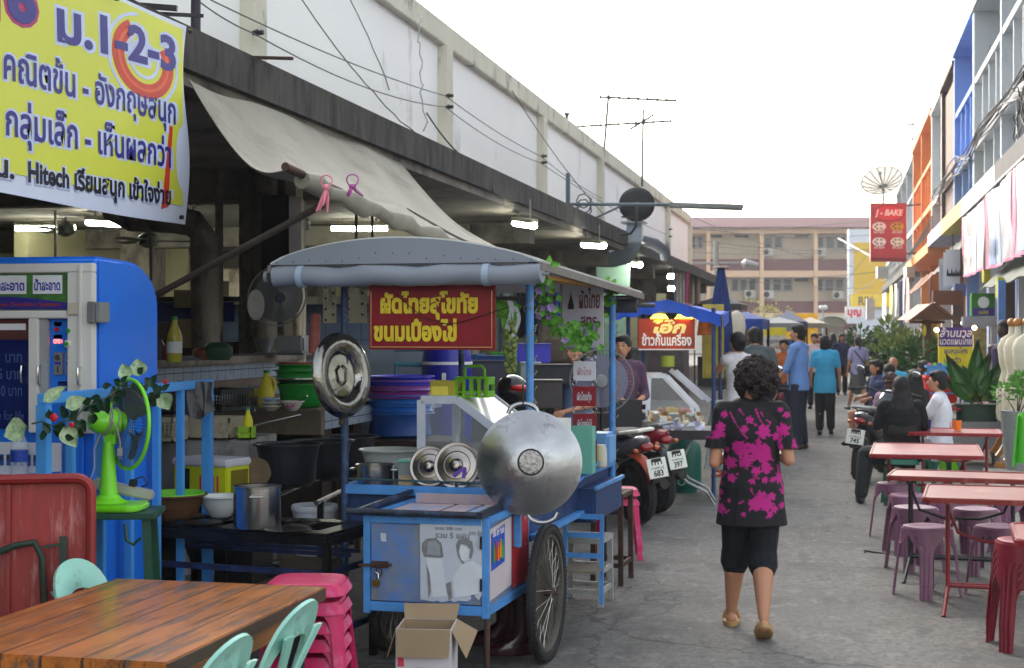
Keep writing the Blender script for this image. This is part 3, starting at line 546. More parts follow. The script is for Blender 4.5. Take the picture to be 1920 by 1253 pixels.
for px,y,ds in((1442,472,'middle of the upper floor'),(1542,472,'right end of the upper floor'),(1409,551,'left of the middle column below'),(1443,552,'right of the middle column below'),(1575,553,'right end of the lower floor'),(1256,551,'far left of the lower floor')):
 loc=fb.location+Vector((_c,_s,0))*px2(px)+Vector((_s,-_c,0))*-.3*0+Z_*zz(y);loc=Vector((loc.x,loc.y,zz(y)))+Vector((_s,-_c,0))*.8*-1+Vector((_s,-_c,0))*.0
 loc=Vector((fb.location.x,fb.location.y,zz(y)))+Vector((_c,_s,0))*px2(px)+Vector((-_s,_c,0))*.62
 if ac0 is None:
  ac0=thing('air_conditioner','outdoor air conditioner unit, '+ds,'air conditioner',loc,rz=TH,group='air conditioners on the far building')
  b=MB();b.box(-.42,.0,-.3,.42,.45,.3);b.build('casing',mat('ac_white',C(200,198,190),.5),ac0,bevel=.02)
  b=MB();b.lathe([(.0,-.03),(.2,-.03),(.22,0)],16,c=(-.12,0,0),ax=(0,1,0));b.build('fan_grille',DARKP,ac0)
 else:copy_tree(ac0,label='outdoor air conditioner unit, '+ds,loc=loc)
b=MB();b.box(x0,-.6,0,px2(1527),-.35,zz(590.5));
b.box(px2(1590),-.6,0,x1,-.35,zz(590.5));b.prism([(px2(1527),zz(612)),(px2(1527),zz(590.5)),(px2(1590),zz(590.5)),(px2(1590),zz(612))]+[(px2(1558)+1.2*math.cos(R(a)),zz(612)+.75*math.sin(R(a)))for a in range(0,181,15)],(0,-.35,0),X_,Z_,.25)
b.build('arcade',mat('ivory_arcade',C(205,196,184),.8),fb)
b=MB();b.prism(ellp(px2(1558),zz(612),1.2,.75,20,0,180),(0,-.2,0),X_,Z_,.05);b.build('arch_opening',mat('olive_arch',C(110,105,80)),fb)
for i,(y,z,ds)in enumerate(((24.2,4.53,'nearest on the grey shophouse ledge'),(31.5,4.53,'at the far side of the grey shophouse'),(42.5,4.53,'below the brown cladding panel'),(47.5,4.6,'on the weathered white house'),(64,4.4,'beyond the orange shophouse'))):
 c_=copy_tree(ac0,label='outdoor air conditioner unit '+ds,loc=(3.35,y,z+.32),rz=R(-90),group='air conditioners on the right shophouses')
yb0=thing('yellow_shop_building','yellow shop building with white frame and grey RIY lettering','building',tuple(W(1592,620,104).xy)+(0,),rz=TH)
p3=lambda px:(px-1592)/SP*104;z3=lambda y:EYE+(620-y)/SP*104
b=MB();b.box(0,0,0,p3(1700),.6,z3(430));b.build('wall',mat('white_frame_paint',C(205,212,222),.7),yb0)
b=MB();b.box(p3(1601),-.1,z3(550),p3(1690),-.002,z3(455));b.build('panel',mat('yellow_render',C(215,176,38),.7,var=.05),yb0)
b=MB();b.box(p3(1595),-.4,z3(576),p3(1690),-.003,z3(551));b.build('sign_board',mat('bright_yellow_board',C(238,200,50),.6),yb0)
b=MB();b.text('RIY',(p3(1607),-.41,z3(572)),X_,Z_,.8,bold=.03,fit=1.0);b.build('lettering',mat('grey_print',C(110,96,50)),yb0)
p=W(1602,585,98);t=thing('shop_sign','small white sign with pink red lettering under the yellow building','sign',p,rz=TH)
b=MB();b.box(-.6,0,-.35,.65,.1,.35);b.build('board',mat('white_print',C(235,230,230)),t);b=MB();b.text('บุญ',(-.45,-.01,-.2),X_,Z_,.6,bold=.05,fit=.9);b.build('lettering',mat('pink_red_print',C(215,60,90)),t)
p=W(1596,632,97);t=thing('shop_sign','dark red narrow sign board low at the street end','sign',p,rz=TH)
b=MB();b.box(-.5,0,-.9,.35,.1,.85);b.build('board',mat('maroon_brick_band',C(105,66,68)),t);b=MB();b.text('KONI',(-.4,-.01,.25),X_,Z_,.3,bold=.02,fit=.65);b.build('lettering',WHT,t)
def lamp_head(p0,pts,label):
 t=thing('street_lamp',label,'street lamp',p0)
 b=MB().at(-Vector(p0));b.cyl(p0,W(*pts[0]),.11,n=10);b.cyl(W(*pts[1]),W(*pts[2]),.05,n=8);b.build('pole',mat('pale_concrete_pole',C(128,130,130),.7),t)
 b=MB().at(-Vector(p0));a=W(*pts[2]);b.tube([a,a.lerp(W(*pts[3]),.2),W(*pts[3])],[.06,.2,.12],8);b.build('lamp_housing',GREYMETAL,t)
lamp_head(W(1343,650,60),[(1343,452,60),(1290,494,60),(1390,494,60),(1421,499,60)],'grey street lamp with drop shaped head before the cream building')
b=MB();g0=W(1543,660,92);t=thing('globe_lamp','white globe lamp post at the end of the street','street lamp',(g0.x,g0.y,0));g1=W(1543,580,92)
b=MB().at((-g0.x,-g0.y,0));b.cyl((g0.x,g0.y,0),(g1.x,g1.y,g1.z),.05,n=8);b.build('pole',GREYMETAL,t)
for d in(-.1,.14):b=MB().at((-g0.x,-g0.y,0));b.ell(g1+X_*d+Z_*.1,(.15,.15,.15),12);b.build('globe',WHT,t)
p=W(1590,448,95);t=thing('street_lamp','thin angled street light arm in front of the yellow building','street lamp',p)
b=MB().at(-p);b.bar(W(1572,447,95),W(1634,481,85),.09,.06);b.build('arm',GREYMETAL,t)
BX=-3.6;bo=onX(345,60,BX);t=thing('vinyl_banner','large yellow Thai tuition banner with blue lettering hung from the canopy edge','banner',bo)
ya=onX(-260,0,BX).y;yb_=onX(349,60,BX).y;zt=3.42;zb=2.3
def bw(u,v):
 return-.03*(u>.93)*(u-.93)/.07*math.sin(v*7)
b=MB().at(-bo);b.grid(lambda u,v:(BX+bw(u,v)*.5,ya+(yb_-ya)*u-.012*math.sin(v*6)*(u**8),zt+(zb-zt)*v+.03*math.sin(u*math.pi*2)*.3),60,24,th=.002)
b.build('sheet',mat('white_vinyl',C(212,218,238),.35,var=.04),t,ang=80)
YEL=mat('lemon_vinyl',C(212,216,72),.4,var=.05,sc=1.5)
BP=lambda px,py,l=.0:onX(px,py,BX)+X_*l
b=MB().at(-bo);yy0,yy1=onX(-260,0,BX).y,onX(341,60,BX).y;b.grid(lambda u,v:(BX+.003+0*bw((yy0+(yy1-yy0)*u-ya)/(yb_-ya),.03+v*.9)*.5,yy0+(yy1-yy0)*u,zt-.03+(zb+.1-zt+.03)*v),60,24,th=.003);b.build('yellow_print',YEL,t,ang=80)
NAVY=mat('navy_print',C(44,38,130),.4,var=.05);WPR=mat('pale_lilac_print',C(196,206,240),.4);REDP=mat('tomato_print',C(205,62,44),.4);RED2=mat('orange_red_print',C(225,100,60),.4);BKP=mat('black_print',C(24,20,40),.4)
def ring(px,py,r0,r1,a0,a1,mm,l,sx=.8):
 c0=BP(px,py);s_=(onX(px+10,py,BX).y-onX(px-10,py,BX).y)/20;sz=.00282
 b=MB().at(-bo);b.grid(lambda u,v:c0+X_*l+Y_*(r0+(r1-r0)*v)*s_*sx*math.cos(R(a0+(a1-a0)*u))+Z_*(r0+(r1-r0)*v)*sz*math.sin(R(a0+(a1-a0)*u)),40,1,th=.002);b.build('ring_print',mm,t)
def strip(pts,w,mm,l):
 b=MB().at(-bo);P_=[BP(*p)for p in pts];b.grid(lambda u,v:P_[int(round(u*(len(P_)-1)))]+X_*l+Z_*(v-.5)*w,len(P_)-1,1,th=.002);b.build('band_print',mm,t)
ring(268,112,30,36,0,360,WPR,.0055);ring(268,112,45,72,120,395,REDP,.0050);ring(268,112,54,60,120,395,RED2,.0056);ring(268,112,78,84,100,400,WPR,.0054)
strip([(-120,-90),(40,-40),(150,8),(240,42),(290,70),(318,105)],.085,REDP,.0046);strip([(-120,-86),(40,-36),(150,12),(240,46),(290,76),(312,108)],.02,RED2,.0052);strip([(-120,-66),(40,-14),(150,32),(222,66)],.035,WPR,.0049)
b=MB().at(-bo);P_=[BP(316,236,.0048),BP(322,238,.0048),BP(313,388,.0048),BP(301,392,.0048)];b.grid(lambda u,v:P_[0].lerp(P_[3],v).lerp(P_[1].lerp(P_[2],v),u),1,6,th=.002);b.build('band_print',REDP,t)
def line(s_,p0,p1,size,bold,mm=NAVY,ob=.06,sy=1.):
 a,c2=BP(*p0),BP(*p1);u=c2-a
 for bd,m_,l in((bold+ob,WPR,.0065),(bold,mm,.0085)):
  b=MB().at(-bo);ex=.0
  b.text(s_,a-u.normalized()*ex,u,Z_-u.normalized()*u.normalized().z,size,bold=bd,lift=l,fit=u.length*(1+(.02 if bd>bold else 0)),sy=sy);b.build('lettering',m_,t)
line('ม.1-2-3',(105,74),(328,134),.255,.035)
line('คณิตข้น - อังกฤษสนุก',(4,146),(327,233),.165,.02,sy=1.15)
line('กลุ่มเล็ก - เห็นผลกว่า',(8,252),(318,314),.165,.02,sy=1.15)
line('น.',(-12,328),(24,335),.13,.035,BKP)
line('Hitech เรียนสนุก เข้าใจง่าย',(50,340),(318,384),.118,.035,BKP,sy=1.1)
for s_,p0,p1 in(('16',(-30,20),(66,46)),):
 a,c2=BP(*p0),BP(*p1);u=c2-a
 for bd,m_,l in((.1,mat('magenta_print',C(170,50,110)),.0065),(.04,NAVY,.0085)):
  b=MB().at(-bo);b.text(s_,a,u,Z_,.3,bold=bd,lift=l,fit=u.length);b.build('lettering',m_,t)
b=MB().at(-bo)
for px,py in((345,60),(328,408),(205,-2)):b.cyl(BP(px,py,.03),BP(px,py,.05),.012,n=8)
b.build('eyelet',DARKMETAL,t)
A_=onX(354,150,-3.62);B_=onX(745,296,-3.75);C1=W(566,330,7.5);D1=W(850,452,9.3);E1=W(948,470,11.3)
tp=thing('tarpaulin_awning','dirty beige tarpaulin stretched from the canopy down to a pole, with a slit','awning',A_)
TARP=mat('beige_tarpaulin',C(132,127,114),.7,var=.14,sc=2.5,world=True,dirt=C(104,95,82),da=.5,dsc=1.3,bump=.25,bsc=18)
def tarp(u,v):
 top=A_.lerp(B_,u)+Vector((0,0,-.05*math.sin(u*15)*.3));bot=C1.lerp(D1,min(1,u/.75))if u<.75 else D1.lerp(E1,(u-.75)/.25)
 p=top.lerp(bot,v);p+=Vector((0,0,-.22*math.sin(v*math.pi)*(1-.5*u)*(1-.3*v)))
 p+=Vector((-.03,0,.045))*noise.noise(Vector((u*4,v*1.5,2)))*1.5+Vector((0,0,.025))*math.sin(u*26+v*6)*v*(1-v)*2
 if u<.02:p+=Vector((0,.06,0))*math.sin(v*math.pi)
 p.z-=.06*math.sin(v*math.pi)*math.sin(u*40)*max(0,u-.5)
 return p
b=MB().at(-A_);b.grid(tarp,90,36,th=.004);b.build('sheet',TARP,tp,ang=80)
b=MB().at(-A_);sl_=[tarp(.72+.16*i/8,.62+.3*i/8)+Z_*.012+X_*.004 for i in range(9)]
b.grid(lambda u,v:sl_[int(round(u*8))]+Vector((.0,.10,.01))*(v-.5)*math.sin(u*math.pi),8,2,th=.006);b.build('slit',mat('dark_slit',C(20,18,16),.9),tp)
b=MB().at(-A_);b.tube([C1.lerp(D1,i/14)+Vector((0,0,-.02+.012*math.sin(i*2.3)))for i in range(15)],[.045+.012*math.sin(i*1.7)for i in range(15)],10);b.build('rolled_hem',TARP,tp,ang=80)
b=MB().at(-A_);dr=(D1-C1).normalized();b.cyl(C1-dr*.17+Z_*.01,C1+dr*.5,.022,n=12);b.build('pole',RUST,tp)
b=MB();q0=W(606,384,7.9);q1=W(270,566,8.6);b.cyl(q0,q1,.019,n=10);tag(b.build('prop_pole',mat('dark_wood_pole',C(70,56,52),.7,var=.3,sc=10)),'dark slanting pole propping the tarpaulin awning','pole')
def ribbon(p0,label,colr,n,L0):
 b=MB()
 for i in range(n):
  dx=rnd.uniform(-.05,.05);dy=rnd.uniform(-.03,.03);pts=[Vector(p0),Vector(p0)+Vector((dx*.3,dy,-L0*.4)),Vector(p0)+Vector((dx,dy,-L0*(.7+.3*rnd.random())))]
  b.tube(pts,[.006,.009,.005],5)
 b.ell(p0,(.02,.02,.016),8);b.tube([Vector(p0)+Vector((.03*math.cos(a),.01*math.sin(a*2),.03+.03*math.sin(a)))for a in np.linspace(0,6.28,12)],.004,5)
 tag(b.build('plastic_string',mat('string_%d'%colr[0],C(*colr),.5)),label,'string')
ribbon(W(612,352,7.4),'pink plastic string tied under the awning pole end',(222,130,150),6,.12)
ribbon(W(661,350,7.5),'violet and pink string knotted on the rolled awning hem',(170,90,150),4,.05)
MX,MY=-3.394,6.554
vm=thing('water_vending_machine','blue drinking water vending machine with white front and coin slots','vending machine',(MX,MY,0))
BLUE=mat('machine_blue',C(26,112,222),.35,var=.08,coat=.3,dirt=C(20,78,165),da=.25,dsc=2);OFFW=mat('machine_offwhite',C(212,209,206),.3,var=.05,coat=.3)
mx=lambda px:(px-182)*.0025;mz=lambda py:1.7+(620-py)*.0025
prof=[(0,.0),(.66,.0),(.66,1.82)]+[(.66-.32*(1-math.cos(R(a))),1.82+.22*math.sin(R(a)))for a in range(15,91,15)]+[(.0,2.05)]
b=MB();b.prism(prof,(-1.1,.001,0),Y_,Z_,1.1);b.build('body',BLUE,vm,bevel=.02,seg=3)
def mbx(nm,px0,py0,px1,py1,y0,y1,mm,par=vm,bev=.004):
 b=MB();b.box(mx(px0),y0,mz(py1),mx(px1),y1,mz(py0));return b.build(nm,mm,par,bevel=bev)
b=MB()
b.box(mx(-250),-.045,mz(511),mx(181),0,mz(494));b.box(mx(130),-.045,mz(812),mx(181),0,mz(511.2));b.box(mx(-250),-.045,mz(597),mx(129.8),0,mz(583));b.box(mx(50),-.045,mz(812),mx(70),0,mz(597.2));b.box(mx(-250),-.02,mz(583),mx(129.8),0,mz(511.2))
b.build('fascia',OFFW,vm,bevel=.004)
b=MB();b.box(mx(155),-.06,mz(812),mx(163),-.046,mz(496));b.build('moulding',OFFW,vm,bevel=.005)
sg=mbx('sign_panel',-200,513,129,581,-.03,-.021,mat('leaf_green_print',C(70,120,60),.3,var=.5,sc=12))
b=MB();b.grid(lambda u,v:(mx(-200+328*u),-.033,mz(581-(8+16*math.sin(u*2.6)**2)*v-1)),30,1,th=.002);b.build('wave_print',mat('navy_print',C(44,38,130)),sg)
for a,c2 in((-30,44),(58,118)):
 f=mbx('sticker',a,516,c2,551,-.038,-.0345,mat('paper_white',C(215,215,220),.6),sg,0)
 b=MB();b.text('น้ำสะอาด',(mx(a+3),-.0385,mz(544)),X_,Z_,.062,bold=.03,fit=(c2-a-6)*.0025,lift=.001);b.build('lettering',mat('royal_blue_ink',C(50,50,160),.5),f)
b=MB();b.text('Clean Drinking System',(mx(-30),-.0345,mz(574)),X_,Z_,.026,bold=.02,fit=.36,lift=.001);b.build('lettering',mat('brick_red_ink',C(150,50,30),.5),sg)
f=mbx('door',-250,598,49.5,806,-.02,-.001,mat('midnight_window',C(14,28,84),.15,var=.5,sc=3),bev=.006)
mbx('label',-20,607,40,619,-.024,-.0205,mat('paper_white',C(215,215,220)),f,0)
mbx('door_trim',-250,599,49,637,-.0215,-.0202,mat('brown_strip',C(82,42,38),.4),f,0)
for i,s_ in enumerate(('1 บาท','5 บาท','10 บาท')):
 b=MB();b.text(s_,(mx(-18),-.021,mz(680+i*32)),X_,Z_,.07,bold=.01,fit=.125,lift=.001);b.build('lettering',mat('dim_blue_ink',C(60,84,140),.5),f)
b=MB();b.text('Pure for life',(mx(-40),-.021,mz(789)),X_,Z_,.06,fit=.19,lift=.001);b.build('lettering',mat('dim_blue_ink',C(60,84,140)),f)
cp=mbx('control_panel',86,601,129.5,812,.005,.02,mat('panel_blue_print',C(24,66,150),.3,var=.35,sc=10))
mbx('recess_side',70.2,598,86,812,-.03,-.001,mat('machine_grey',C(150,152,158),.4))
def disc(px,py,r,mm,par,nm='button',y=.0):b=MB();b.cyl((mx(px),y,mz(py)),(mx(px),y-.012,mz(py)),r,n=16);b.build(nm,mm,par,bevel=.002)
RL=mat('red_button',C(190,24,30),.3);GL=mat('green_button',C(30,140,60),.3)
disc(100,618,.011,RL,cp);disc(133,620,.010,GL,cp,y=-.046);disc(132,645,.017,mat('ivory_plastic',C(220,220,205),.4),cp,y=-.046);disc(132,645,.011,GL,cp,y=-.058)
mbx('plate',93,604,109,612,.001,.0049,RL,cp,0);mbx('plate',92,628,110,635,.001,.0049,mat('yellow_plate',C(170,150,40),.4),cp,0)
b=MB();b.text('OPEN',(mx(92),.002,mz(644)),X_,Z_,.026,bold=.02,fit=.046,lift=.001);b.build('led_display',mat('led_red',(1,.06,.04),emit=4),cp)
for a in(95,119):
 f=mbx('coin_slot',a,661,a+18,703,-.012,.004,GREYMETAL,cp,.002)
 b=MB();b.cyl((mx(a+9),-.013,mz(671)),(mx(a+9),-.018,mz(671)),.014,n=14);b.build('coin_dial',STEEL,f)
 mbx('label',a+3,679,a+15,684,-.0155,-.0125,mat('royal_blue_ink',C(50,50,160)),f,0);mbx('slot',a+8,688,a+10,699,-.0155,-.0125,BLK,f,0)
mbx('sticker',101,716,127,724,.001,.0049,mat('pale_blue_sticker',C(150,185,220),.4),cp,0)
b=MB();b.text('ทอนเหรียญ',(mx(103),.0005,mz(722)),X_,Z_,.014,bold=.02,fit=.05);b.build('lettering',mat('royal_blue_ink',C(50,50,160)),cp)
for px,y0,y1,d_ in((36,685,719,-.02),(73,686,722,-.03),(161,688,722,-.062)):
 b=MB();b.tube([(mx(px),d_,mz(y0)),(mx(px),d_-.025,mz(y0+2)),(mx(px),d_-.03,mz((y0+y1)/2)),(mx(px),d_-.025,mz(y1-2)),(mx(px),d_,mz(y1))],.005,8);b.build('handle',CHROME,vm)
f=mbx('latch',175,566,190,606,-.07,-.046,GREYMETAL);mbx('latch',190.2,567,198,605,-.06,.05,mat('dull_grey_housing',C(120,124,122)))
mbx('corner_cup',132,568,156,591,-.056,-.0455,mat('milky_plastic',C(190,182,168),.3))
lw=mbx('lower_label',-200,832,111,905,-.012,-.001,mat('paper_white',C(215,215,220)),bev=0)
b=MB()
for i in range(9):a=-30+i*14;b.box(mx(a),-.016,mz(876),mx(a+8),-.0125,mz(855))
b.build('icon_print',mat('blue_icon_print',C(40,90,160),.5),lw)
b=MB()
for i in range(9):a=-30+i*14;b.box(mx(a+2),-.02,mz(866),mx(a+6),-.0165,mz(857))
b.build('icon_print',BLK,lw)
b=MB();b.grid(lambda u,v:(mx(-200+310*u),-.0165-.004*v*0,mz(905-(6+14*u*u)*v)),20,1,th=.003);b.build('wave_print',BLUE,lw)
mbx('dispensing_shelf',-250,905,120,925,-.16,-.001,BLUE,bev=.01)
mbx('outlet_box',122,780,158,990,-.05,-.001,BLUE,bev=.015)
p=Vector((MX+mx(42),MY-.09,mz(905)));t=thing('water_bottle','clear plastic water bottle with blue cap and label standing in front of the blue machine','bottle',p)
b=MB();b.open_lathe([(.036,.0),(.04,.01),(.036,.03),(.04,.05),(.037,.07),(.04,.09),(.04,.16),(.041,.18),(.03,.21),(.015,.235),(.013,.25)],20);b.build('body',glassmat('bottle_plastic',(.75,.85,.95),.3,.05),t)
b=MB();b.open_lathe([(.0415,.10),(.0415,.155)],20);b.build('label',mat('water_label_blue',C(34,70,170),.4,var=.4,sc=20),t)
b=MB();b.cyl((0,0,.25),(0,0,.272),.015,n=14);b.build('cap',mat('cap_blue',C(20,50,170),.4),t)
def bottle(p,h,r,label,body,cap,lab=None,name='bottle',glass=False,liquid=None):
 t=thing(name,label,'bottle',p)
 b=MB();b.open_lathe([(r*.9,0),(r,h*.03),(r,h*.55),(r*.8,h*.66),(r*.4,h*.82),(r*.34,h*.92)],16);b.build('body',body,t)
 b=MB();b.open_lathe([(r*.4,h*.92),(r*.4,h*.99),(r*.2,h)],12);b.build('cap',cap,t)
 if lab:b=MB();b.open_lathe([(r*1.02,h*.2),(r*1.02,h*.45)],16);b.build('label',lab,t)
 return t
YB2=mat('yellow_plastic',C(215,200,40),.35,var=.1);PAPER=mat('paper_white',C(215,215,220));GRN=mat('bottle_green',C(30,130,50),.4)
p=W(327,668,9.6);bottle(Vector((p.x,p.y,1.5)),.29,.048,'bottle with yellow liquid, white label and green cap on the tiled ledge',mat('oil_yellow',C(176,166,60),.2,var=.3),GRN,PAPER)
p=W(350,672,9.9);b=MB();b.open_lathe([(.05,0),(.12,.015),(.125,.018),(.05,.006)],20,c=(p.x,p.y,1.505));tag(b.build('plate',mat('pale_blue_ceramic',C(150,170,200),.2)),'pale blue plate lying on the tiled ledge','plate')
for px,r_,h_,colr,ds in((296,.05,.14,(60,50,52),'dark glass jar on the tiled ledge next to the blue machine'),(385,.08,.09,(120,56,34),'brown clay bowl on the tiled ledge'),(408,.1,.12,(24,74,50),'dark green bundle on the tiled ledge by the column'),(312,.04,.1,(100,30,30),'small red jar behind the yellow bottle')):
 p=W(px,672,10.2);b=MB();b.open_lathe([(r_*.8,0),(r_,h_*.3),(r_,h_*.7),(r_*.6,h_*.95),(r_*.5,h_)],14,c=(p.x,p.y,1.502));tag(b.build('jar',mat('jar_%d'%colr[0],C(*colr),.4,var=.3)),ds,'jar')
p=W(340,600,13.5);t=thing('stall_shelf','dim shelf unit with a blue cloth strip inside the market','shelf',Vector((p.x,p.y,.5)))
b=MB();b.box(-.35,0,0,.5,.4,1.1);b.build('cabinet',mat('dim_brown_cabinet',C(60,46,40),.7,var=.3),t);b=MB();b.box(-.35,-.02,1.28,.5,0,1.45);b.build('cloth_strip',mat('dim_blue_cloth',C(30,50,130),.8),t)
b=MB();b.box(-.3,-.1,1.102,.2,.2,1.27);b.build('box',mat('dim_grey_box',C(105,100,92),.6),t);b=MB();b.box(-.4,-.05,1.46,.55,.45,1.5);b.build('top',BLK,t)
p0,p1=W(82,748,6.45),W(394,722,8.35);z1=1.41;p0.z=p1.z=z1
fe=thing('blue_railing','light blue painted metal railing beside the water machine','railing',(p0.x,p0.y,0));fo=Vector((p0.x,p0.y,0));LB=mat('light_blue_enamel',C(74,152,225),.35,var=.08,dirt=C(50,90,130),da=.15,dsc=12)
def pf(tt,z):return Vector((p0.x+(p1.x-p0.x)*tt,p0.y+(p1.y-p0.y)*tt,z))-fo
b=MB();b.bar(pf(-.01,z1),pf(1.0,z1),.045,.045);b.build('top_rail',LB,fe,bevel=.004)
b=MB();b.bar(pf(0,.25),pf(1.,.25),.035);b.build('bottom_rail',LB,fe,bevel=.004)
for i,tt in enumerate((.0,.13,.29,.45,.62,.78,.98)):
 b=MB();b.bar(pf(tt,.0),pf(tt,z1-.023),.05 if i in(0,6)else .036,up=(0,1,0));b.build('bar',LB,fe,bevel=.003)
b=MB();q=W(394,722,8.35);q.z=0;r2=W(312,718,8.0);r2.z=0
LEAF=mat('garland_leaf',C(96,140,78),.5,var=.4,sc=30);LEAF2=mat('variegated_leaf',C(168,190,150),.5,var=.35,sc=40,dirt=C(90,130,70),da=.5,dsc=30);DLEAF=mat('dark_rose_leaf',C(24,58,34),.45,var=.3,sc=20);ROSE=mat('red_rose',C(196,24,46),.5)
def leaf(b,c,d,n_,L0,w,cup=.15,k=None,wavy=0.):
 c=Vector(c);d=Vector(d).normalized();n_=Vector(n_);n_=(n_-d*n_.dot(d)).normalized();s_=d.cross(n_)
 def fn(u,v):ww=math.sin(math.pi*min(1,u**.75))*w;x=(v-.5)*2;return c+d*(u*L0)+s_*(x*ww)+n_*(cup*L0*(x*x*.5-u*u*.8+wavy*math.sin(u*14+x*3)))
 b.grid(fn,5,4,k)
gl=thing('rose_garland','artificial garland of pale green leaves and red roses wound on the blue railing','garland',(p0.x,p0.y,z1));go=Vector((p0.x,p0.y,z1));rg=random.Random(3)
gpts=[W(*q)for q in((100,800,6.3),(118,790,6.3),(140,785,6.38),(160,762,6.45),(185,755,6.55),(215,735,6.7),(250,720,6.95),(275,745,7.05),(300,735,7.2),(78,790,6.3),(60,795,6.25))]
b=MB().at(-go);b.tube(gpts[9:11][::-1]+gpts[0:9],.004,5);b.build('stem',DLEAF,gl)
b=MB().at(-go)
for px,py,D,L0,w,a in((52,800,6.25,.11,.055,200),(84,755,6.3,.11,.03,40),(120,800,6.3,.1,.04,-60),(240,712,6.9,.08,.035,110),(262,706,7.0,.085,.045,100),(300,738,7.2,.09,.045,-60),(150,752,6.9,.07,.04,150),(125,765,6.35,.09,.035,30)):
 leaf(b,W(px,py,D),(math.cos(R(a))*.97,math.cos(R(a))*.2,math.sin(R(a))),(-_s*-1*.6,-.8,.3),L0,w,.25,wavy=.12)
b.build('pale_leaves',LEAF2,gl,ang=80)
b=MB().at(-go)
for i in range(70):
 q=gpts[rg.randrange(0,9)].lerp(gpts[rg.randrange(0,9)],.12)+Vector((rg.uniform(-.05,.05),rg.uniform(-.04,.03),rg.uniform(-.06,.05)));a=rg.random()*6.28
 leaf(b,q,(math.cos(a),.3*rg.uniform(-1,1),math.sin(a)),(rg.uniform(-.3,.5),-1,rg.uniform(-.3,.5)),rg.uniform(.035,.06),rg.uniform(.014,.022),.15)
b.build('dark_leaves',DLEAF,gl,ang=80)
b=MB().at(-go)
for px,py,D in((102,783,6.26),(135,797,6.3),(216,738,6.9),(268,741,7.05),(311,716,7.3)):
 for j in range(5):a=j*1.26;b.ell(W(px,py,D)+Vector((math.cos(a)*.006,-.005,math.sin(a)*.006)),(.012 if px<120 else .007,)*3,8)
b.build('rose',ROSE,gl)
LIME=mat('lime_green_plastic',C(118,214,30),.28,var=.04,coat=.4);DG=mat('dark_green_steel',C(26,72,54),.45,var=.3,dirt=C(60,60,50),da=.2)
fp=W(216,955,6.75);fz=fp.z
st=thing('green_stool','tall dark green steel stool carrying the lime fan','stool',(fp.x,fp.y,0),rz=R(18))
b=MB();b.box(-.2,-.15,fz-.03,.2,.17,fz-.004);b.build('seat',DG,st,bevel=.004)
for sx in(-1,1):
 for sy in(-1,1):b=MB();b.bar((sx*.15,sy*.11,fz-.03),(sx*.19,sy*.15,0),.035,.03);b.build('leg',DG,st)
b=MB();b.bar((-.16,-.13,.45),(.16,-.13,.45),.02);b.bar((-.16,.13,.4),(.16,.13,.4),.02);b.tube([(.06,-.13,fz-.05),(.07,-.14,fz-.12),(.1,-.14,fz-.14),(.13,-.14,fz-.11)],.008,6);b.build('brace',DG,st)
fan=thing('desk_fan','lime green electric fan seen from behind with grey cord wound round its motor','electric fan',(fp.x,fp.y,fz),rz=R(10))
b=MB();b.prism(rrect(.27,.25,.06),(0,0,0),X_,Y_,.028);b.lathe([(.1,.028),(.06,.045),(.042,.07)],20,c=(-.03,0,0));b.build('base',LIME,fan,bevel=.008)
b=MB();b.lathe([(.042,.05),(.033,.16),(.026,.26),(.024,.3)],16,c=(-.03,0,0));b.build('stem',LIME,fan)
hd=Vector((-.02,0,.39));fa=Vector((.73,.66,-.04)).normalized()
b=MB();b.lathe([(.0,-.105),(.028,-.1),(.05,-.075),(.056,-.03),(.056,.03),(.04,.06),(.0,.062)],20,c=hd,ax=fa);b.build('motor_housing',LIME,fan)
b=MB()
for j in range(8):b.bar(hd+Vector((-.09+.0,-.04,-.03+j*.009))+Vector((0,-.0,0)),hd+Vector((-.06,-.052,-.03+j*.009)),.003)
b.build('vent',DG,fan)
b=MB();b.cb(tuple(hd+Vector((.0,0,-.075))),(.05,.035,.05));b.cyl(hd+Vector((0,0,.05)),hd+Vector((0,0,.085)),.008,n=8);b.build('pivot',LIME,fan)
hc=hd+fa*.085-Z_*.012;u_,w_,_d=basis(fa);RR=.2
b=MB();b.tube([hc+(u_*math.cos(a)+w_*math.sin(a))*RR for a in np.linspace(0,2*math.pi,48,endpoint=False)],.009,8,closed=True);b.build('guard_rim',LIME,fan)
b=MB()
for i in range(72):
 a=i*math.pi/36;e=u_*math.cos(a)+w_*math.sin(a);e2=u_*math.cos(a+.25)+w_*math.sin(a+.25)
 b.tube([hc-fa*.055+e*.05,hc-fa*.06+e2*.12,hc+e2*RR],.0011,3,caps=False);b.tube([hc+fa*.05+e*.04,hc+fa*.055+e2*.12,hc+e2*RR],.0011,3,caps=False)
for r_ in(.06,.11,.16):b.tube([hc-fa*.057+(u_*math.cos(a)+w_*math.sin(a))*r_ for a in np.linspace(0,6.28,30,endpoint=False)],.0012,3,closed=True)
b.build('wire_guard',mat('dark_wire',C(40,60,60),.4),fan)
b=MB()
for k in range(3):
 a0=k*2.094
 b.grid(lambda u,v:hc+fa*(.02*math.sin((v-.5)*2.6))+(u_*math.cos(a0+(v-.5)*1.5*(.6+.4*u))+w_*math.sin(a0+(v-.5)*1.5*(.6+.4*u)))*(.03+.13*u),5,8,th=.002)
b.build('blades',mat('smoky_blade',C(96,98,104),.3,alpha=.8),fan,ang=80)
b=MB();CR=mat('grey_cord',C(150,150,140),.5)
for q in(-.03,-.02,.012):b.tube([hd+fa*(q+.012*math.sin(a))+(u_*math.cos(a)+w_*math.sin(a))*.06 for a in np.linspace(0,6.28,20,endpoint=False)],.0035,5,closed=True)
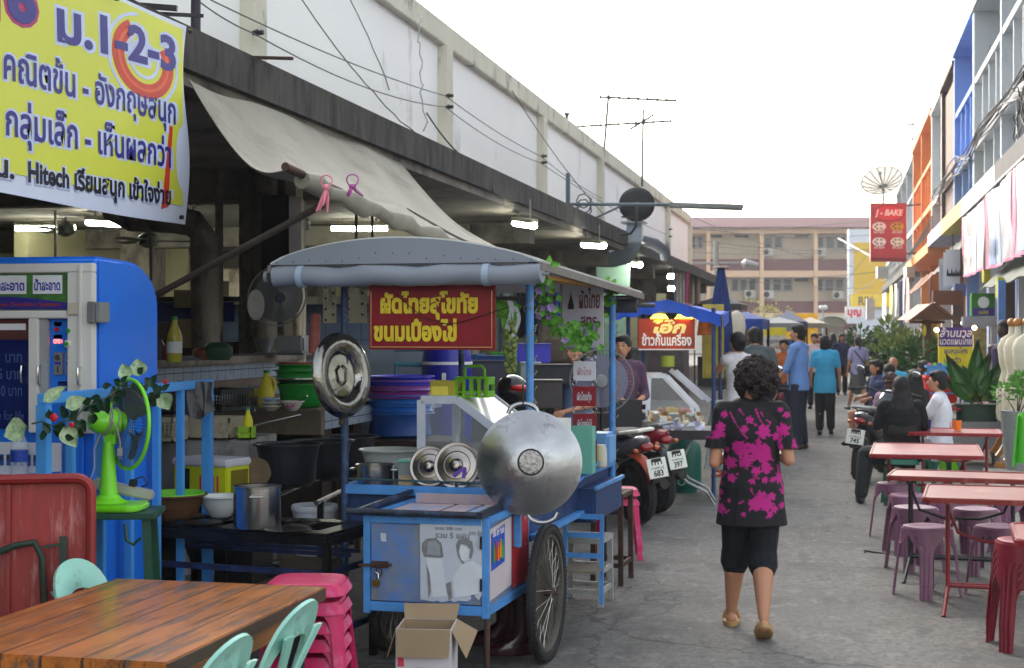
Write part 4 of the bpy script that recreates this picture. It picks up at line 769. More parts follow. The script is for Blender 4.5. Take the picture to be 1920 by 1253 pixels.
b.tube([hd+Vector((.015,-.06,.02)),hd+Vector((.05,-.07,-.03)),hd+Vector((.06,-.06,-.09)),hd+Vector((.06,-.06,-.11))],.0035,5);b.tube([hd+Vector((-.03,-.05,-.05)),hd+Vector((-.06,-.05,-.12)),hd+Vector((-.055,-.06,-.2)),hd+Vector((-.09,-.08,-.33)),hd+Vector((-.1,-.1,-.39))],.0035,5)
b.build('cord',CR,fan);b=MB().at(tuple(hd+Vector((.06,-.06,-.13))));b.cb((0,0,0),(.022,.018,.035));b.cyl((.005,0,-.017),(.005,0,-.035),.002);b.cyl((-.005,0,-.017),(-.005,0,-.035),.002);b.build('plug',CR,fan,bevel=.003)
p=W(250,925,6.9);t=thing('power_strip','grey multi socket power strip with black plug behind the fan base','power strip',p,rot=(0,R(12),R(10)))
b=MB();b.box(-.19,-.03,-.015,.09,.03,.03);b.build('body',mat('pale_grey_plastic',C(168,165,158),.4),t,bevel=.008);b=MB();b.cb((-.01,0,.045),(.03,.03,.03));b.tube([(-.01,0,.06),(.02,.02,.08),(.05,.02,.05),(.02,.05,.03)],.004,5);b.build('plug',BLK,t)
p=W(78,1000,6.0);t=thing('folded_red_table','folded table standing on edge with scratched red painted underside','table',(p.x,p.y,0),rot=(R(-4),0,R(24)))
RED=mat('scratched_red_paint',C(150,42,40),.45,var=.25,sc=3,dirt=C(188,124,120),da=.42,dsc=2.2,st=(9,1,1.3));REDR=mat('dull_red_paint',C(140,36,36),.4,var=.2,dirt=C(80,40,36),da=.25)
b=MB();b.prism(rrect(.95,.94,.06,6),(-.29,.02,.64),X_,Z_,-.015);b.build('panel',RED,t)
b=MB();b.tube([(-.29+x,-.01,.64+z)for x,z in rrect(.95,.94,.06,6)],.02,8,closed=True);b.build('rim',REDR,t)
b=MB();b.box(-.14,-.005,.2,-.125,.004,1.1);b.box(-.3,-.03,.18,-.24,.004,1.08);b.build('batten',REDR,t)
GT=mat('rusty_green_tube',C(44,62,52),.6,.2,var=.3,sc=15,dirt=C(80,54,44),da=.5,dsc=8)
b=MB();b.tube([(-.2,-.03,.35),(-.2,-.035,.75),(-.18,-.04,.82),(-.1,-.04,.85),(-.03,-.04,.86),(.0,-.04,.8),(.02,-.03,.35)],.014,8);b.bar((-.26,-.03,.2),(-.26,-.03,.8),.028);b.bar((.08,-.03,.3),(.08,-.03,.88),.03,.02);b.bar((-.2,-.03,.55),(.02,-.03,.62),.01);b.bar((.0,-.03,.84),(.08,-.03,.85),.03,.01);b.build('folding_leg',GT,t)
def woodmat():
 m=mat('orange_varnished_wood',C(182,106,46),.3,var=.3,sc=2,dirt=C(120,74,44),da=.4,dsc=2.6,st=(3,.9,1),coat=.25)
 n=m.node_tree.nodes;L=m.node_tree.links;P=n['Principled BSDF'];s=P.inputs['Base Color'].links[0].from_socket;tc=n.new('ShaderNodeTexCoord')
 def lay(s,st,sc,lo,hi,colr,w,det=6):
  mp=n.new('ShaderNodeMapping');mp.inputs['Scale'].default_value=st;L.new(tc.outputs['Object'],mp.inputs[0]);q=n.new('ShaderNodeTexNoise');q.inputs['Scale'].default_value=sc;q.inputs['Detail'].default_value=det;q.inputs['Roughness'].default_value=.65;q.inputs['Distortion'].default_value=.4;L.new(mp.outputs[0],q.inputs['Vector'])
  r=n.new('ShaderNodeMapRange');r.inputs['From Min'].default_value=lo;r.inputs['From Max'].default_value=hi;r.inputs['To Max'].default_value=w;L.new(q.outputs['Fac'],r.inputs['Value'])
  x=n.new('ShaderNodeMix');x.data_type='RGBA';L.new(r.outputs[0],x.inputs['Factor']);L.new(s,x.inputs['A']);x.inputs['B'].default_value=colr;return x.outputs['Result']
 s=lay(s,(14,.8,8),3.2,.52,.66,C(86,52,34),.85);s=lay(s,(9,.8,4),2.4,.53,.63,C(92,84,78),.85,8);s=lay(s,(12,1.2,4),5,.58,.7,C(222,140,66),.8)
 sp=n.new('ShaderNodeSeparateXYZ');L.new(tc.outputs['Object'],sp.inputs[0]);k=n.new('ShaderNodeMath');k.operation='PINGPONG';L.new(sp.outputs['X'],k.inputs[0]);k.inputs[1].default_value=.066
 kk=n.new('ShaderNodeMath');kk.operation='LESS_THAN';L.new(k.outputs[0],kk.inputs[0]);kk.inputs[1].default_value=.0042
 x=n.new('ShaderNodeMix');x.data_type='RGBA';L.new(kk.outputs[0],x.inputs['Factor']);L.new(s,x.inputs['A']);x.inputs['B'].default_value=C(74,50,36);L.new(x.outputs['Result'],P.inputs['Base Color']);return m
WOOD=woodmat();fr=G(612,1100,.76);nr=G(313,1243,.76);fl=G(245,1085,.76)
t=thing('wooden_table','orange brown worn plank table in the near left corner','table',(fr.x,fr.y,0),rz=math.atan2((fr-nr).y,(fr-nr).x)-R(90));LN=(fr-nr).length
b=MB();b.box(-.84,-LN,.71,0,0,.76);b.build('tabletop',WOOD,t,bevel=.005)
b=MB();b.box(-.8,-LN+.04,.64,-.04,-.04,.709);b.build('apron',mat('wood_apron',C(150,92,46),.5,var=.2),t)
for x in(-.08,-.78):
 for y in(-.1,-LN+.1):b=MB();b.bar((x,y,0),(x,y,.64),.05,up=(0,1,0));b.build('leg',BLK,t)
MINTP=mat('mint_plastic',C(150,205,190),.35,var=.08,sc=4,dirt=C(98,128,112),da=.4,dsc=6)
def make_chair(label,loc,rz,m=MINTP):
 t=thing('plastic_chair',label,'chair',loc,rz=rz,group='mint plastic chairs at the wooden table')
 b=MB();b.prism(rrect(.4,.4,.07),(0,0,.42),X_,Y_,.025);b.build('seat',m,t,bevel=.008)
 for sx in(-1,1):
  for sy in(-1,1):b=MB();b.bar((sx*.16,sy*.16,.42),(sx*.21,sy*.22-.0,0),.045,.035);b.build('leg',m,t,bevel=.006)
 def arch(s_,r_,lean=0.):
  w=s_*.215;pts=[]
  for i in range(17):
   a=math.pi*i/16;x=-w*math.cos(a)*(1.0 if True else 1);z=.44+(.4*s_+.0)*(math.sin(a)**.32);pts.append((x,-.19-.12*(z-.44)/.36-.02*math.cos(a)**2*-1,z))
  return pts
 b=MB();pts=arch(1.,.02);n_=len(pts)
 b.grid(lambda u,v:Vector(pts[int(round(u*(n_-1)))]).lerp(Vector(arch(.72,.02)[int(round(u*(n_-1)))]),v)+Vector((0,.012*math.sin(v*math.pi),0)),n_-1,4,th=.012)
 b.build('backrest_frame',m,t,ang=60)
 for sx in(-1,1):
  b=MB();b.grid(lambda u,v:Vector((sx*(.02+.1*u**1.4)+(v-.5)*(.07-.02*math.sin(u*3.1)),-.2-.115*u+.01*math.sin(v*math.pi),.44+.3*u)),10,3,th=.01*sx);b.build('back_slat',m,t,ang=60)
 b=MB();b.box(-.18,-.215,.445,.18,-.19,.49);b.build('back_rail',m,t,bevel=.006)
 return t
ch=make_chair('mint green plastic chair with dirty back at the far end of the wooden table side',(-1.98,4.6,0),R(90))
copy_tree(ch,label='mint green plastic chair cut by the bottom edge, nearest beside the wooden table',loc=(-1.98,4.03,0),rz=R(90))
copy_tree(ch,label='clean mint plastic chair behind the left edge of the wooden table, only its top showing',loc=(-2.6,5.42,-.03),rz=R(-90))
def make_stool(name,label,group,m,loc,round_=True,H=.45,rz=0.):
 t=thing(name,label,'stool',loc,rz=rz,group=group);ex=2.6 if round_ else 5
 sup=lambda a,r:r/(abs(math.cos(a))**ex+abs(math.sin(a))**ex)**(1/ex)
 rr=lambda z:.142+.05*(H-z)/H
 n=48;prof=[(.0,H-.006),(.3,H-.006),(.5,H-.004),(.88,H),(.97,H-.004),(1.0,H-.016)]
 vs_=[(math.cos(2*math.pi*i/n)*sup(2*math.pi*i/n,.142)*max(r,1e-4),math.sin(2*math.pi*i/n)*sup(2*math.pi*i/n,.142)*max(r,1e-4),z)for r,z in prof for i in range(n)]
 fs=[(j*n+i,j*n+(i+1)%n,(j+1)*n+(i+1)%n,(j+1)*n+i)for j in range(1,len(prof)-1)for i in range(n)]+[tuple(range(n,2*n))]
 b=MB();b.add(vs_,fs)
 def skirt(u,v):
  a=2*math.pi*u;d_=abs(((a-math.pi/4)%(math.pi/2)+math.pi/4)%(math.pi/2)-math.pi/4);d_=abs((a+math.pi/4)%(math.pi/2)-0);d_=abs(((a)%(math.pi/2))-math.pi/4)/(math.pi/4)
  zb=H-.05-(.075 if round_ else 0)*max(0,1-(1-min(1,1.25*(1-d_)))**2);z=H-.016+(zb-H+.016)*v;r=sup(a,rr(z)+(0 if round_ else .012*v));return(math.cos(a)*r,math.sin(a)*r,z)
 b.grid(skirt,64,4,th=.006);b.build('seat',m,t,ang=50)
 for q in range(4):
  a0=math.pi/4+q*math.pi/2
  def lg(u,v):
   z=(H-.11)*(1-v);hw=(.24 if round_ else .15)-(.06 if round_ else .03)*v+.16*max(0,1-v*5)**2;a=a0+(u-.5)*2*hw;rib=.005*(abs(math.sin(u*math.pi*3))>.5)if round_ else-.004;r=sup(a,rr(z))+rib
   return(math.cos(a)*r,math.sin(a)*r,z)
  b=MB();b.grid(lg,18,10,th=.006);b.build('leg',m,t,ang=50)
 return t
PINK=mat('magenta_plastic',C(196,28,92),.35,var=.15,sc=4,dirt=C(205,110,150),da=.4,dsc=6)
sx_,sy_=W(577,1100,5.95).xy
pk=make_stool('plastic_stool','top stool of the pink stack behind the wooden table','pink stools stacked behind the wooden table',PINK,(sx_,sy_,.28),False,rz=R(10))
for i,ds in enumerate(('second stool from the top of the pink stack','third stool from the top of the pink stack','fourth stool from the top of the pink stack','lowest stool of the pink stack behind the wooden table')):copy_tree(pk,label=ds,loc=(sx_,sy_,.28-.07*(i+1)))
FR=G(613,1001,.7);BR=G(675,981,.7);FL=W(268,1000,7.85);FL.z=.7
ang=math.atan2((FR-FL).y,(FR-FL).x);t=thing('stove_table','sooty black angle iron table with gas burners','table',(FR.x,FR.y,0),rz=ang);sto=t
SOOT=mat('greasy_black_steel',C(34,32,32),.3,.5,var=.5,sc=14,dirt=C(58,52,48),da=.4,dsc=9);LW=(FR-FL).length;DP=.52
b=MB();b.box(-LW,0,.685,0,.1,.7);b.box(-LW,DP-.1,.685,0,DP,.7);b.box(-LW,.1,.684,-LW+.1,DP-.1,.699);b.box(-.66,.1,.684,-.56,DP-.1,.699);b.box(-.1,.1,.684,0,DP-.1,.699);b.build('tabletop',SOOT,t)
BF=mat('blue_chipped_frame',C(34,48,92),.5,var=.5,sc=20,dirt=C(30,28,30),da=.8,dsc=12)
b=MB();b.bar((-LW,.01,.66),(0,.01,.66),.03,.045);b.bar((0,0,.66),(0,DP,.66),.03,.045);b.bar((-LW,DP,.66),(0,DP,.66),.03,.045);b.build('frame',SOOT,t)
b=MB();b.bar((-LW,.01,.5),(0,.01,.5),.02,.03);b.bar((0,0,.5),(0,DP,.5),.02,.03);b.bar((-LW,.25,.56),(0,.25,.56),.02);b.bar((-LW,.4,.56),(-.02,.4,.56),.02);b.bar((-LW,.01,.2),(0,.01,.2),.03);b.bar((0,0,.2),(0,DP,.2),.03);b.build('lower_rail',BF,t)
for x in(0,-LW):
 for y in(0,DP):b=MB();b.bar((x,y,0),(x,y,.66),.035,up=(0,1,0));b.build('leg',SOOT,t)
for x,y in((-.33,.26),(-.82,.26)):
 b=MB();b.tube([(x+.11*math.cos(a),y+.11*math.sin(a),.705)for a in np.linspace(0,6.28,20,endpoint=False)],.009,6,closed=True);b.lathe([(.03,.66),(.06,.68),(.05,.7),(.01,.705)],16,c=(x,y,0))
 for q in range(4):a=q*1.57+.4;b.bar((x+.04*math.cos(a),y+.04*math.sin(a),.712),(x+.14*math.cos(a),y+.14*math.sin(a),.712),.012)
 b.build('burner',SOOT,t)
def onstove(px,py,D,z=None):p=W(px,py,D);return Vector((p.x,p.y,z if z is not None else p.z))
def pot(label,p,r,h,m=STEEL,lid=False,handles=True,rim=True,name='cooking_pot',cat='pot',ha=0.):
 t=thing(name,label,cat,p,rz=ha)
 b=MB();b.lathe([(.0001,.002),(r*.96,.0),(r,.012),(r,h),(r*1.05,h+.004),(r*1.05,h+.008),(r*.96,h+.004),(r*.95,.02),(.0001,.015)],36);b.build('body',m,t,ang=50)
 if handles:
  for sx in(-1,1):b=MB();b.tube([(sx*r,-.035,h*.8),(sx*(r+.03),-.03,h*.82),(sx*(r+.035),0,h*.82),(sx*(r+.03),.03,h*.82),(sx*r,.035,h*.8)],.005,6);b.build('handle',m,t)
 if lid:b=MB();b.lathe([(r*1.03,h+.012),(r*.8,h+.03),(.03,h+.045),(.0001,h+.046)],30);b.cyl((0,0,h+.04),(0,0,h+.07),.015);b.build('lid',m,t)
 return t
p=onstove(482,980,7.62,.715);pot('tall stainless stockpot on the stove table',p,.118,.2,ha=R(-70))
def bowl(label,p,r,h,m,name='plastic_bowl',cat='bowl',foot=.5,sx=1.,rimw=.012,n=36):
 b=MB().at(p);b.lathe([(.0001,.003),(r*foot,0),(r*(foot+.15),h*.12),(r*.9,h*.62),(r,h),(r+rimw,h+.003),(r+rimw,h-.006),(r+.001,h-.006),(r*.97,h-.01),(r*.86,h*.6),(r*foot,h*.08),(.0001,h*.07)],n,sx=sx);o=b.build(name,m,None,ang=60);return tag(o,label,cat)
WICK=mat('brown_wicker',C(96,62,34),.6,var=.35,sc=30,bump=.8,bsc=90,st=(1,1,3))
bowl('brown woven basket under the lime tray on the stove table',onstove(325,968,7.95,.715),.165,.13,WICK,'wicker_basket','basket',.6)
bowl('lime green sieve tray resting on the brown basket',onstove(322,930,7.95,.805),.16,.045,mat('lime_sieve',C(120,210,60),.35),'sieve_tray','tray',.75)
bowl('white plastic bowl beside the stockpot',onstove(413,960,8.0,.715),.1,.115,mat('milk_white_plastic',C(205,208,205),.35),foot=.45)
b=MB();p=onstove(378,982,7.8,.71);b.lathe([(.1,0),(.105,.008),(.0001,.014)],24,c=p);tag(b.build('pot_lid',SOOT),'blackened flat lid lying on the burner left of the stockpot','lid')
p=onstove(540,990,7.5,.712);b=MB();b.lathe([(.1,0),(.12,.01),(.11,.012),(.0001,.006)],24,c=p);tag(b.build('pan',SOOT),'flat sooty pan right of the stockpot','pan')
b=MB();p=onstove(575,985,7.95,.715);b.lathe([(.0001,.002),(.08,0),(.095,.07),(.1,.072),(.09,.012),(.0001,.012)],24,c=p)
p=W(395,905,8.7);t=thing('foam_box','white foam box printed in bright yellow and green behind the basket','box',(p.x,p.y,p.z),rz=R(-14));PZ=p.z
YP=mat('acid_yellow_print',C(206,214,30),.5,var=.1)
b=MB();b.box(-.185,-.1,-.09,.185,.12,.1);b.build('body',YP,t,bevel=.006)
b=MB();b.box(-.195,-.11,.101,.195,.13,.145);b.build('lid',mat('foam_white',C(214,212,222),.7,var=.05),t,bevel=.01)
b=MB();b.box(-.13,-.103,-.07,-.07,-.1005,.085);b.build('picture_print',mat('dark_green_print',C(16,44,36),.5),t)
b=MB()
for i in range(5):b.box(.0+i*.03,-.103,-.07,.012+i*.03,-.1005,.05)
b.box(-.16,-.1125,.11,-.1,-.1105,.13);b.build('print',mat('pink_red_print',C(215,60,90)),t)
b=MB();b.box(.186,-.06,-.05,.188,.1,.08);b.build('print',mat('olive_print',C(120,110,20)),t)
b=MB();b.at((p.x,p.y,0));b.box(-.25,-.12,0,.3,.2,PZ-.092);tag(b.build('steel_crate',SOOT),'sooty steel crate under the yellow printed foam box','crate')
for px,D,ds,colr in((396,8.6,'clear glass bottle standing under the stove table',(170,175,165)),(345,8.6,'small clear bottle under the stove table at left',(150,155,150))):
 p=W(px,1090,D);bottle(Vector((p.x,p.y,p.z)),.2,.04,ds,glassmat('dusty_glass',(.8,.82,.8),.45,.1),DARKMETAL,PAPER,'glass_bottle')
b=MB();p=W(390,1094,8.6);b.box(p.x-.5,p.y-.2,0,p.x+.6,p.y+.25,p.z-.001);tag(b.build('low_wooden_box',mat('dirty_timber',C(92,80,66),.8,var=.3)),'low dirty timber box under the stove table','box')
CO=W(915,620,7.15);CO.z=0;CR_=R(-3.5)
def cl(px,py,y):
 u=(px-960)/SP;x=(u*(7.15+.963*y)+.113-.269*y)/(.963+.27*u);return Vector((x,y,EYE-(py-620)/SP*(7.15+.963*y-.27*x)))
CM=Matrix.Translation(CO)@Matrix.Rotation(CR_,4,'Z')
def cw(v):return CM@Vector(v)
CB=mat('chipped_blue_paint',C(78,142,208),.45,var=.2,sc=6,dirt=C(92,92,96),da=.32,dsc=9);CB2=mat('worn_blue_grey_sheet',C(132,136,142),.5,.2,var=.15,sc=10,dirt=C(76,132,212),da=.85,dsc=3.8)
CBD=mat('dark_blue_paint',C(36,62,108),.45,var=.3,dirt=C(30,36,48),da=.4,dsc=8);VNL=mat('blue_grey_vinyl',C(136,142,154),.5,var=.06,sc=1.5,dirt=C(112,116,126),da=.2)
ct=thing('food_cart','blue two wheeled street food cart with grey vinyl roof and torn posters','food cart',CO,rz=CR_)
b=MB();b.box(-.585,.03,.375,-.03,.72,.385);b.box(-.61,.03,.39,-.6,.72,.8);b.box(-.012,.03,.39,-.006,.72,.8);b.box(-.6,.72,.39,-.02,.73,.8);b.box(-.6,.03,.70,-.02,.7,.71);b.build('storage_box',CB2,ct)
b=MB()
for x in(-.61,-.015):b.bar((x,.015,.34),(x,.015,.81),.034,up=(0,1,0));b.bar((x,.74,.34),(x,.74,.81),.03,up=(0,1,0))
for z in(.375,.8):b.bar((-.593,.0125,z),(-.032,.0125,z),.03,.045);
for x in(-.61,-.013):b.bar((x,.033,.375),(x,.722,.375),.045,.03,up=(1,0,0));b.bar((x,.033,.8),(x,.722,.8),.04,.03)
b.build('box_frame',CB,ct,bevel=.003)
b=MB();b.box(-.588,.006,.402,-.036,.02,.772);d_=b.build('door',CB2,ct,bevel=.002)
b=MB()
for z in(.5,.7):b.cyl((-.033,-.006,z-.03),(-.033,-.006,z+.03),.006,n=8)
b.build('hinge',DARKMETAL,d_)
b=MB();b.bar((-.645,-.012,.572),(-.48,-.012,.578),.012);b.box(-.58,-.006,.56,-.5,.004,.592);b.tube([(-.54+.014*math.cos(a),-.016,.545+.024*math.sin(a))for a in np.linspace(0,6.28,14,endpoint=False)],.004,5,closed=True);b.build('bolt',RUST,d_)
b=MB();b.at((-.553,-.022,.49),(0,R(20),0));b.cb((0,0,0),(.036,.018,.032));b.build('padlock',mat('brass',C(170,130,60),.3,.9),d_,bevel=.004)
b=MB();b.tube([(-.562,-.022,.505),(-.565,-.022,.53),(-.556,-.022,.542),(-.543,-.022,.536),(-.54,-.022,.51)],.0035,6);b.build('shackle',STEEL,d_)
def pcl(px,py,dy=0):q=cl(px,py,.0);return(q.x,q.z)
PG=mat('faded_poster_paper',C(190,196,208),.6,var=.06,sc=8);PD=mat('faded_grey_ink',C(128,126,128),.6,var=.25,sc=30);PM_=mat('pale_grey_ink',C(158,162,172),.6)
rg=random.Random(9)
edge=[pcl(796,969),pcl(905,968),pcl(906,1040),pcl(905,1112),pcl(898,1126),pcl(891,1120),pcl(887,1107),pcl(882,1112),pcl(883,1124)]+[pcl(876-i*8,1129+rg.uniform(-3,1))for i in range(9)]+[pcl(788,1124),pcl(788,1050),pcl(787,985)]
b=MB();b.prism(edge,(0,.004,0),X_,Z_,.0035);po=b.build('poster',PG,d_)
def pp(poly,mm,nm,y):b=MB();b.prism([pcl(*q)for q in poly],(0,y,0),X_,Z_,.001);return b.build(nm,mm,po)
pp([(792,1018),(800,1010),(818,1009),(828,1020),(832,1044),(826,1046),(795,1044),(791,1030)],PD,'foot_print',-.0008)
pp([(803,1016),(818,1014),(825,1026),(826,1042),(800,1040)],PM_,'foot_print',-.002)
pp([(800,1060),(806,1075),(808,1108),(804,1122),(802,1090)],PD,'foot_print',-.0008)
pp([(836,1095),(846,1090),(848,1122),(842,1126)],PD,'foot_print',-.0008)
pp([(858,1042),(855,1022),(860,1012),(875,1009),(886,1016),(888,1034),(884,1048),(879,1046),(882,1030),(874,1022),(864,1020),(861,1034),(864,1048),(872,1056),(868,1058)],PD,'figure_outline',-.0008)
FW=mat('bleached_figure',C(212,216,224),.6)
pp([(866,1058),(886,1052),(904,1064),(904,1112),(874,1118),(852,1120),(849,1082)],FW,'figure_print',-.0004);pp([(862,1022),(874,1024),(880,1032),(879,1050),(866,1052),(861,1036)],FW,'figure_print',-.0004);pp([(799,1046),(828,1048),(834,1085),(838,1118),(812,1120),(806,1078)],FW,'foot_print',-.0004)
b=MB()
for i in range(8):c_=[pcl(794+i*.6,1016+i*3.4),pcl(829+i*.3,1017+i*3.4)];b.bar((c_[0][0],-.0032,c_[0][1]),(c_[1][0],-.0032,c_[1][1]),.0008,.002)
b.build('toe_lines',PD,po)
b=MB();
for s_,p_,q_,sz in(('สะสม 500 บาท',(816,993),(866,990),.02),('รวม 5 แสน',(816,1008),(880,1004),.036),('บาท ลุ้น',(880,1003),(904,1001),.026)):
 a_,c_=pcl(*p_),pcl(*q_);b.text(s_,(a_[0],-.0008,a_[1]),X_,Z_,sz,bold=.03,fit=c_[0]-a_[0],lift=.0003)
b.build('lettering',PD,po)
b=MB()
for cx,cy,r_ in((882,978,7),(900,1022,9),(893,972,5),(866,976,6)):
 c_=pcl(cx,cy)
 for k_ in(1,.55):b.tube([(c_[0]+r_*k_*.0025*math.cos(a),.0,c_[1]+r_*k_*.0025*math.sin(a))for a in np.linspace(0,6.28,18,endpoint=False)],.0012,4,closed=True)
b.build('swirl_print',PM_,po)
b=MB();b.prism([pcl(713,1000),pcl(723,1000),pcl(724,1016),pcl(714,1015)],(0,.004,0),X_,Z_,.002);b.build('sticker',PG,d_)
b=MB();b.add([(.003,.02,.42),(.003,.40,.44),(.003,.40,.78),(.003,.02,.76)],[(0,1,2,3)]);sp_=b.build('side_poster',mat('dirty_white_poster',C(196,182,188),.6,var=.08,dirt=C(130,60,80),da=.25),ct)
b=MB();b.add([(.0055,.04,.56),(.0055,.27,.575),(.0055,.27,.76),(.0055,.04,.735)],[(0,1,2,3)]);sq=b.build('drink_advert',mat('cobalt_print',C(40,84,190),.4,var=.1),sp_)
for i,(y,colr)in enumerate(((.075,(60,150,60)),(.11,(205,50,40)),(.15,(235,120,30)),(.19,(235,150,40)),(.225,(70,160,60)))):
 b=MB();b.prism([(-.014,0),(.014,0),(.014,.05),(.006,.075),(.006,.09),(-.006,.09),(-.006,.075),(-.014,.05)],(.0075,y,.595+.01*(i%2)),Y_,Z_,.002);b.build('bottle_print',mat('soda_print_%d'%i,C(*colr),.4),sq)
b=MB();b.text('เย็น ซ่า ชื่นใจ',(.0075,.055,.72),Y_,Z_,.04,bold=.03,fit=.19,lift=.001,shear=.2);b.build('lettering',mat('white_print',C(235,230,230)),sq)
b=MB();b.add([(.003,.41,.42),(.003,.72,.42),(.003,.72,.80),(.003,.41,.80)],[(0,1,2,3)]);b.build('side_poster',mat('red_cola_poster',C(176,34,50),.5,var=.3,sc=5,dirt=C(210,200,205),da=.35,dsc=5),ct)
b=MB()
for i,x in enumerate((-.56,-.44,-.3,-.16)):b.box(x,.2,.812,x+.115,.5,.816+.001*i)
b.box(-.59,.66,.8,-.03,.672,.85)
b.build('torn_paper',mat('torn_flyer',C(196,170,172),.6,var=.1,sc=9,dirt=C(130,168,215),da=.55,dsc=5),ct)
b=MB();b.cyl((-.70,-.03,.83),(-.03,-.03,.83),.017,n=10);b.bar((-.03,-.045,.83),(-.03,.72,.84),.03);b.bar((-.66,-.03,.83),(-.64,.74,.85),.02);b.build('push_rail',mat('worn_dark_bar',C(50,56,72),.4,.4,var=.6,sc=20,dirt=C(70,120,180),da=.35,dsc=8),ct)
b=MB();b.box(-1.03,.78,.60,0,2.85,.63);b.box(-1.03,.78,.84,0,2.85,.852);b.build('deck',CBD,ct)
b=MB()
for y in(.765,2.86):b.bar((-1.04,y,.85),(.01,y,.85),.035,.05)
for x in(-1.035,.005):b.bar((x,.783,.85),(x,2.842,.85),.05,.035,up=(1,0,0))
b.bar((.005,.783,.62),(.005,2.842,.62),.04,.03);b.bar((.04,1.5,.80),(.04,2.6,.93),.012);b.build('body_rail',CB,ct,bevel=.003)
b=MB();b.box(-1.02,.79,.631,-.02,2.84,.835);b.build('body_panel',CBD,ct)
b=MB();b.tube([(-1.0,.755,.905),(-.02,.755,.9)],.006,6);b.cyl((-.4,.755,.875),(-.4,.755,.903),.005,n=6);b.build('guard_rod',mat('teal_rod',C(50,78,86),.5),ct)
for x,y,z0,z1 in((0,.765,.875,2.0),(-1.03,.765,.42,2.0),(0,2.85,.55,1.93),(-1.03,2.85,.55,1.93)):
 b=MB();b.cyl((x,y,z0),(x,y,z1),.021,n=12);b.build('pole',CB if x>-.5 else mat('pole_dark_blue',C(44,62,92),.4,var=.5,sc=20,dirt=C(90,130,170),da=.3,dsc=14),ct)
b=MB();b.cyl((-.01,.02,0),(-.01,.02,.34),.014,n=8);b.build('prop_leg',RUST,ct)
b=MB();b.bar((.02,.45,.62),(.02,.45,.84),.035);b.build('bracket',CB,ct,bevel=.003)
def wheel(x,y,parent):
 t=thing('wheel',None,None,(x,y,.352));t.parent=parent
 b=MB();Rw=.352;n=56;prof=[(.300,-.014),(.308,-.021),(.33,-.023),(.346,-.017),(.352,-.006),(.352,.006),(.346,.017),(.33,.023),(.308,.021),(.300,.014)]
 b.lathe([(r,z)for r,z in prof]+[prof[0]],72,ax=(1,0,0))
 for i in range(90):
  a=i*2*math.pi/90
  for q in(-1,1):r0=.343;b.at(rot=(a,0,0));b.cb((q*.016,0,r0),(.012,.012,.012))
 b.at();b.build('tyre',RUBBER,t)
 b=MB();b.lathe([(.283,-.012),(.299,-.014),(.299,.014),(.283,.012),(.283,-.012)],48,ax=(1,0,0));b.build('rim',mat('dull_rim',C(120,116,110),.45,.7,var=.3),t)
 b=MB()
 for i in range(36):
  a=i*math.pi/18;s_=1 if i%2 else-1;a2=a+(.5 if(i//2)%2 else-.5)
  b.cyl((s_*.03,.025*math.cos(a2),.025*math.sin(a2)),(0,.288*math.cos(a),.288*math.sin(a)),.0017,n=4,caps=False)
 b.build('spokes',mat('spoke_wire',C(170,165,158),.35,.9),t)
 b=MB();b.lathe([(.0001,-.05),(.012,-.05),(.014,-.035),(.03,-.032),(.03,-.026),(.02,-.02),(.02,.02),(.03,.026),(.03,.032),(.012,.04),(.01,.06),(.0001,.06)],20,ax=(1,0,0));b.build('hub',RUST,t)
 return t
wheel(.105,.72,ct);wheel(-.73,.72,ct)
b=MB();b.cyl((-.76,.72,.352),(.15,.72,.352),.012,n=8);b.bar((.06,.72,.352),(.06,.72,.62),.03);b.bar((-.68,.72,.352),(-.68,.72,.62),.03);b.build('axle',RUST,ct)
b=MB();rz_=lambda y:2.045-.034*(y-.5)
arc=[(-1.345,.0)]+[(-1.345+1.465*i/16,.132*math.sin(math.pi*(i/16)**.92)**.75)for i in range(1,16)]+[(.12,0)]
b.prism([(x,z)for x,z in arc],(0,.50,rz_(.5)),X_,Z_,-.012);b.build('front_valance',VNL,ct)
b=MB();b.grid(lambda u,v:(-1.345+1.465*v,.513+2.75*u,rz_(.5+2.75*u)+.132*math.sin(math.pi*v**.92)**.75*(1-u*.9)-.004 if 0<v<1 else rz_(.5+2.75*u)),16,24,th=.012);b.build('roof_sheet',mat('weathered_roof_sheet',C(200,200,196),.5,var=.08,dirt=C(150,146,140),da=.3),ct,ang=60)
b=MB();b.bar((.125,.5,rz_(.5)-.022),(.125,3.26,rz_(3.26)-.022),.02,.04);b.bar((-1.35,.5,rz_(.5)-.022),(-1.35,3.26,rz_(3.26)-.022),.02,.04);b.bar((-1.33,3.25,rz_(3.25)-.03),(.11,3.25,rz_(3.25)-.03),.03);b.build('roof_edge',mat('dirty_grey_edge',C(120,114,108),.7,var=.2),ct)
b=MB();b.box(-.03,.75,1.965,.10,3.0,1.985);b.build('yellow_batten',mat('ochre_plywood',C(170,124,40),.6,var=.2),ct)
b=MB();rp=[(-1.33+1.46*i/20,.515+.008*math.sin(i*1.4),rz_(.5)-.062+.006*math.sin(i))for i in range(21)];b.tube(rp,[.052+.003*math.sin(i*2.1)for i in range(21)],14);b.build('rolled_curtain',VNL,ct)
for px in(564,912):q=cl(px,517,.5);b=MB();b.cyl((q.x-.017,.515,rz_(.5)-.062),(q.x+.017,.515,rz_(.5)-.062),.0585,n=16);b.build('strap',mat('pale_strap',C(160,176,196),.5),ct)
b=MB();b.cyl((-1.36,.515,1.983),(-1.38,.515,1.983),.03,n=12);b.cyl((.13,.52,1.983),(.165,.52,1.983),.008);b.build('roller_end',mat('dull_grey_housing',C(120,124,122)),ct)
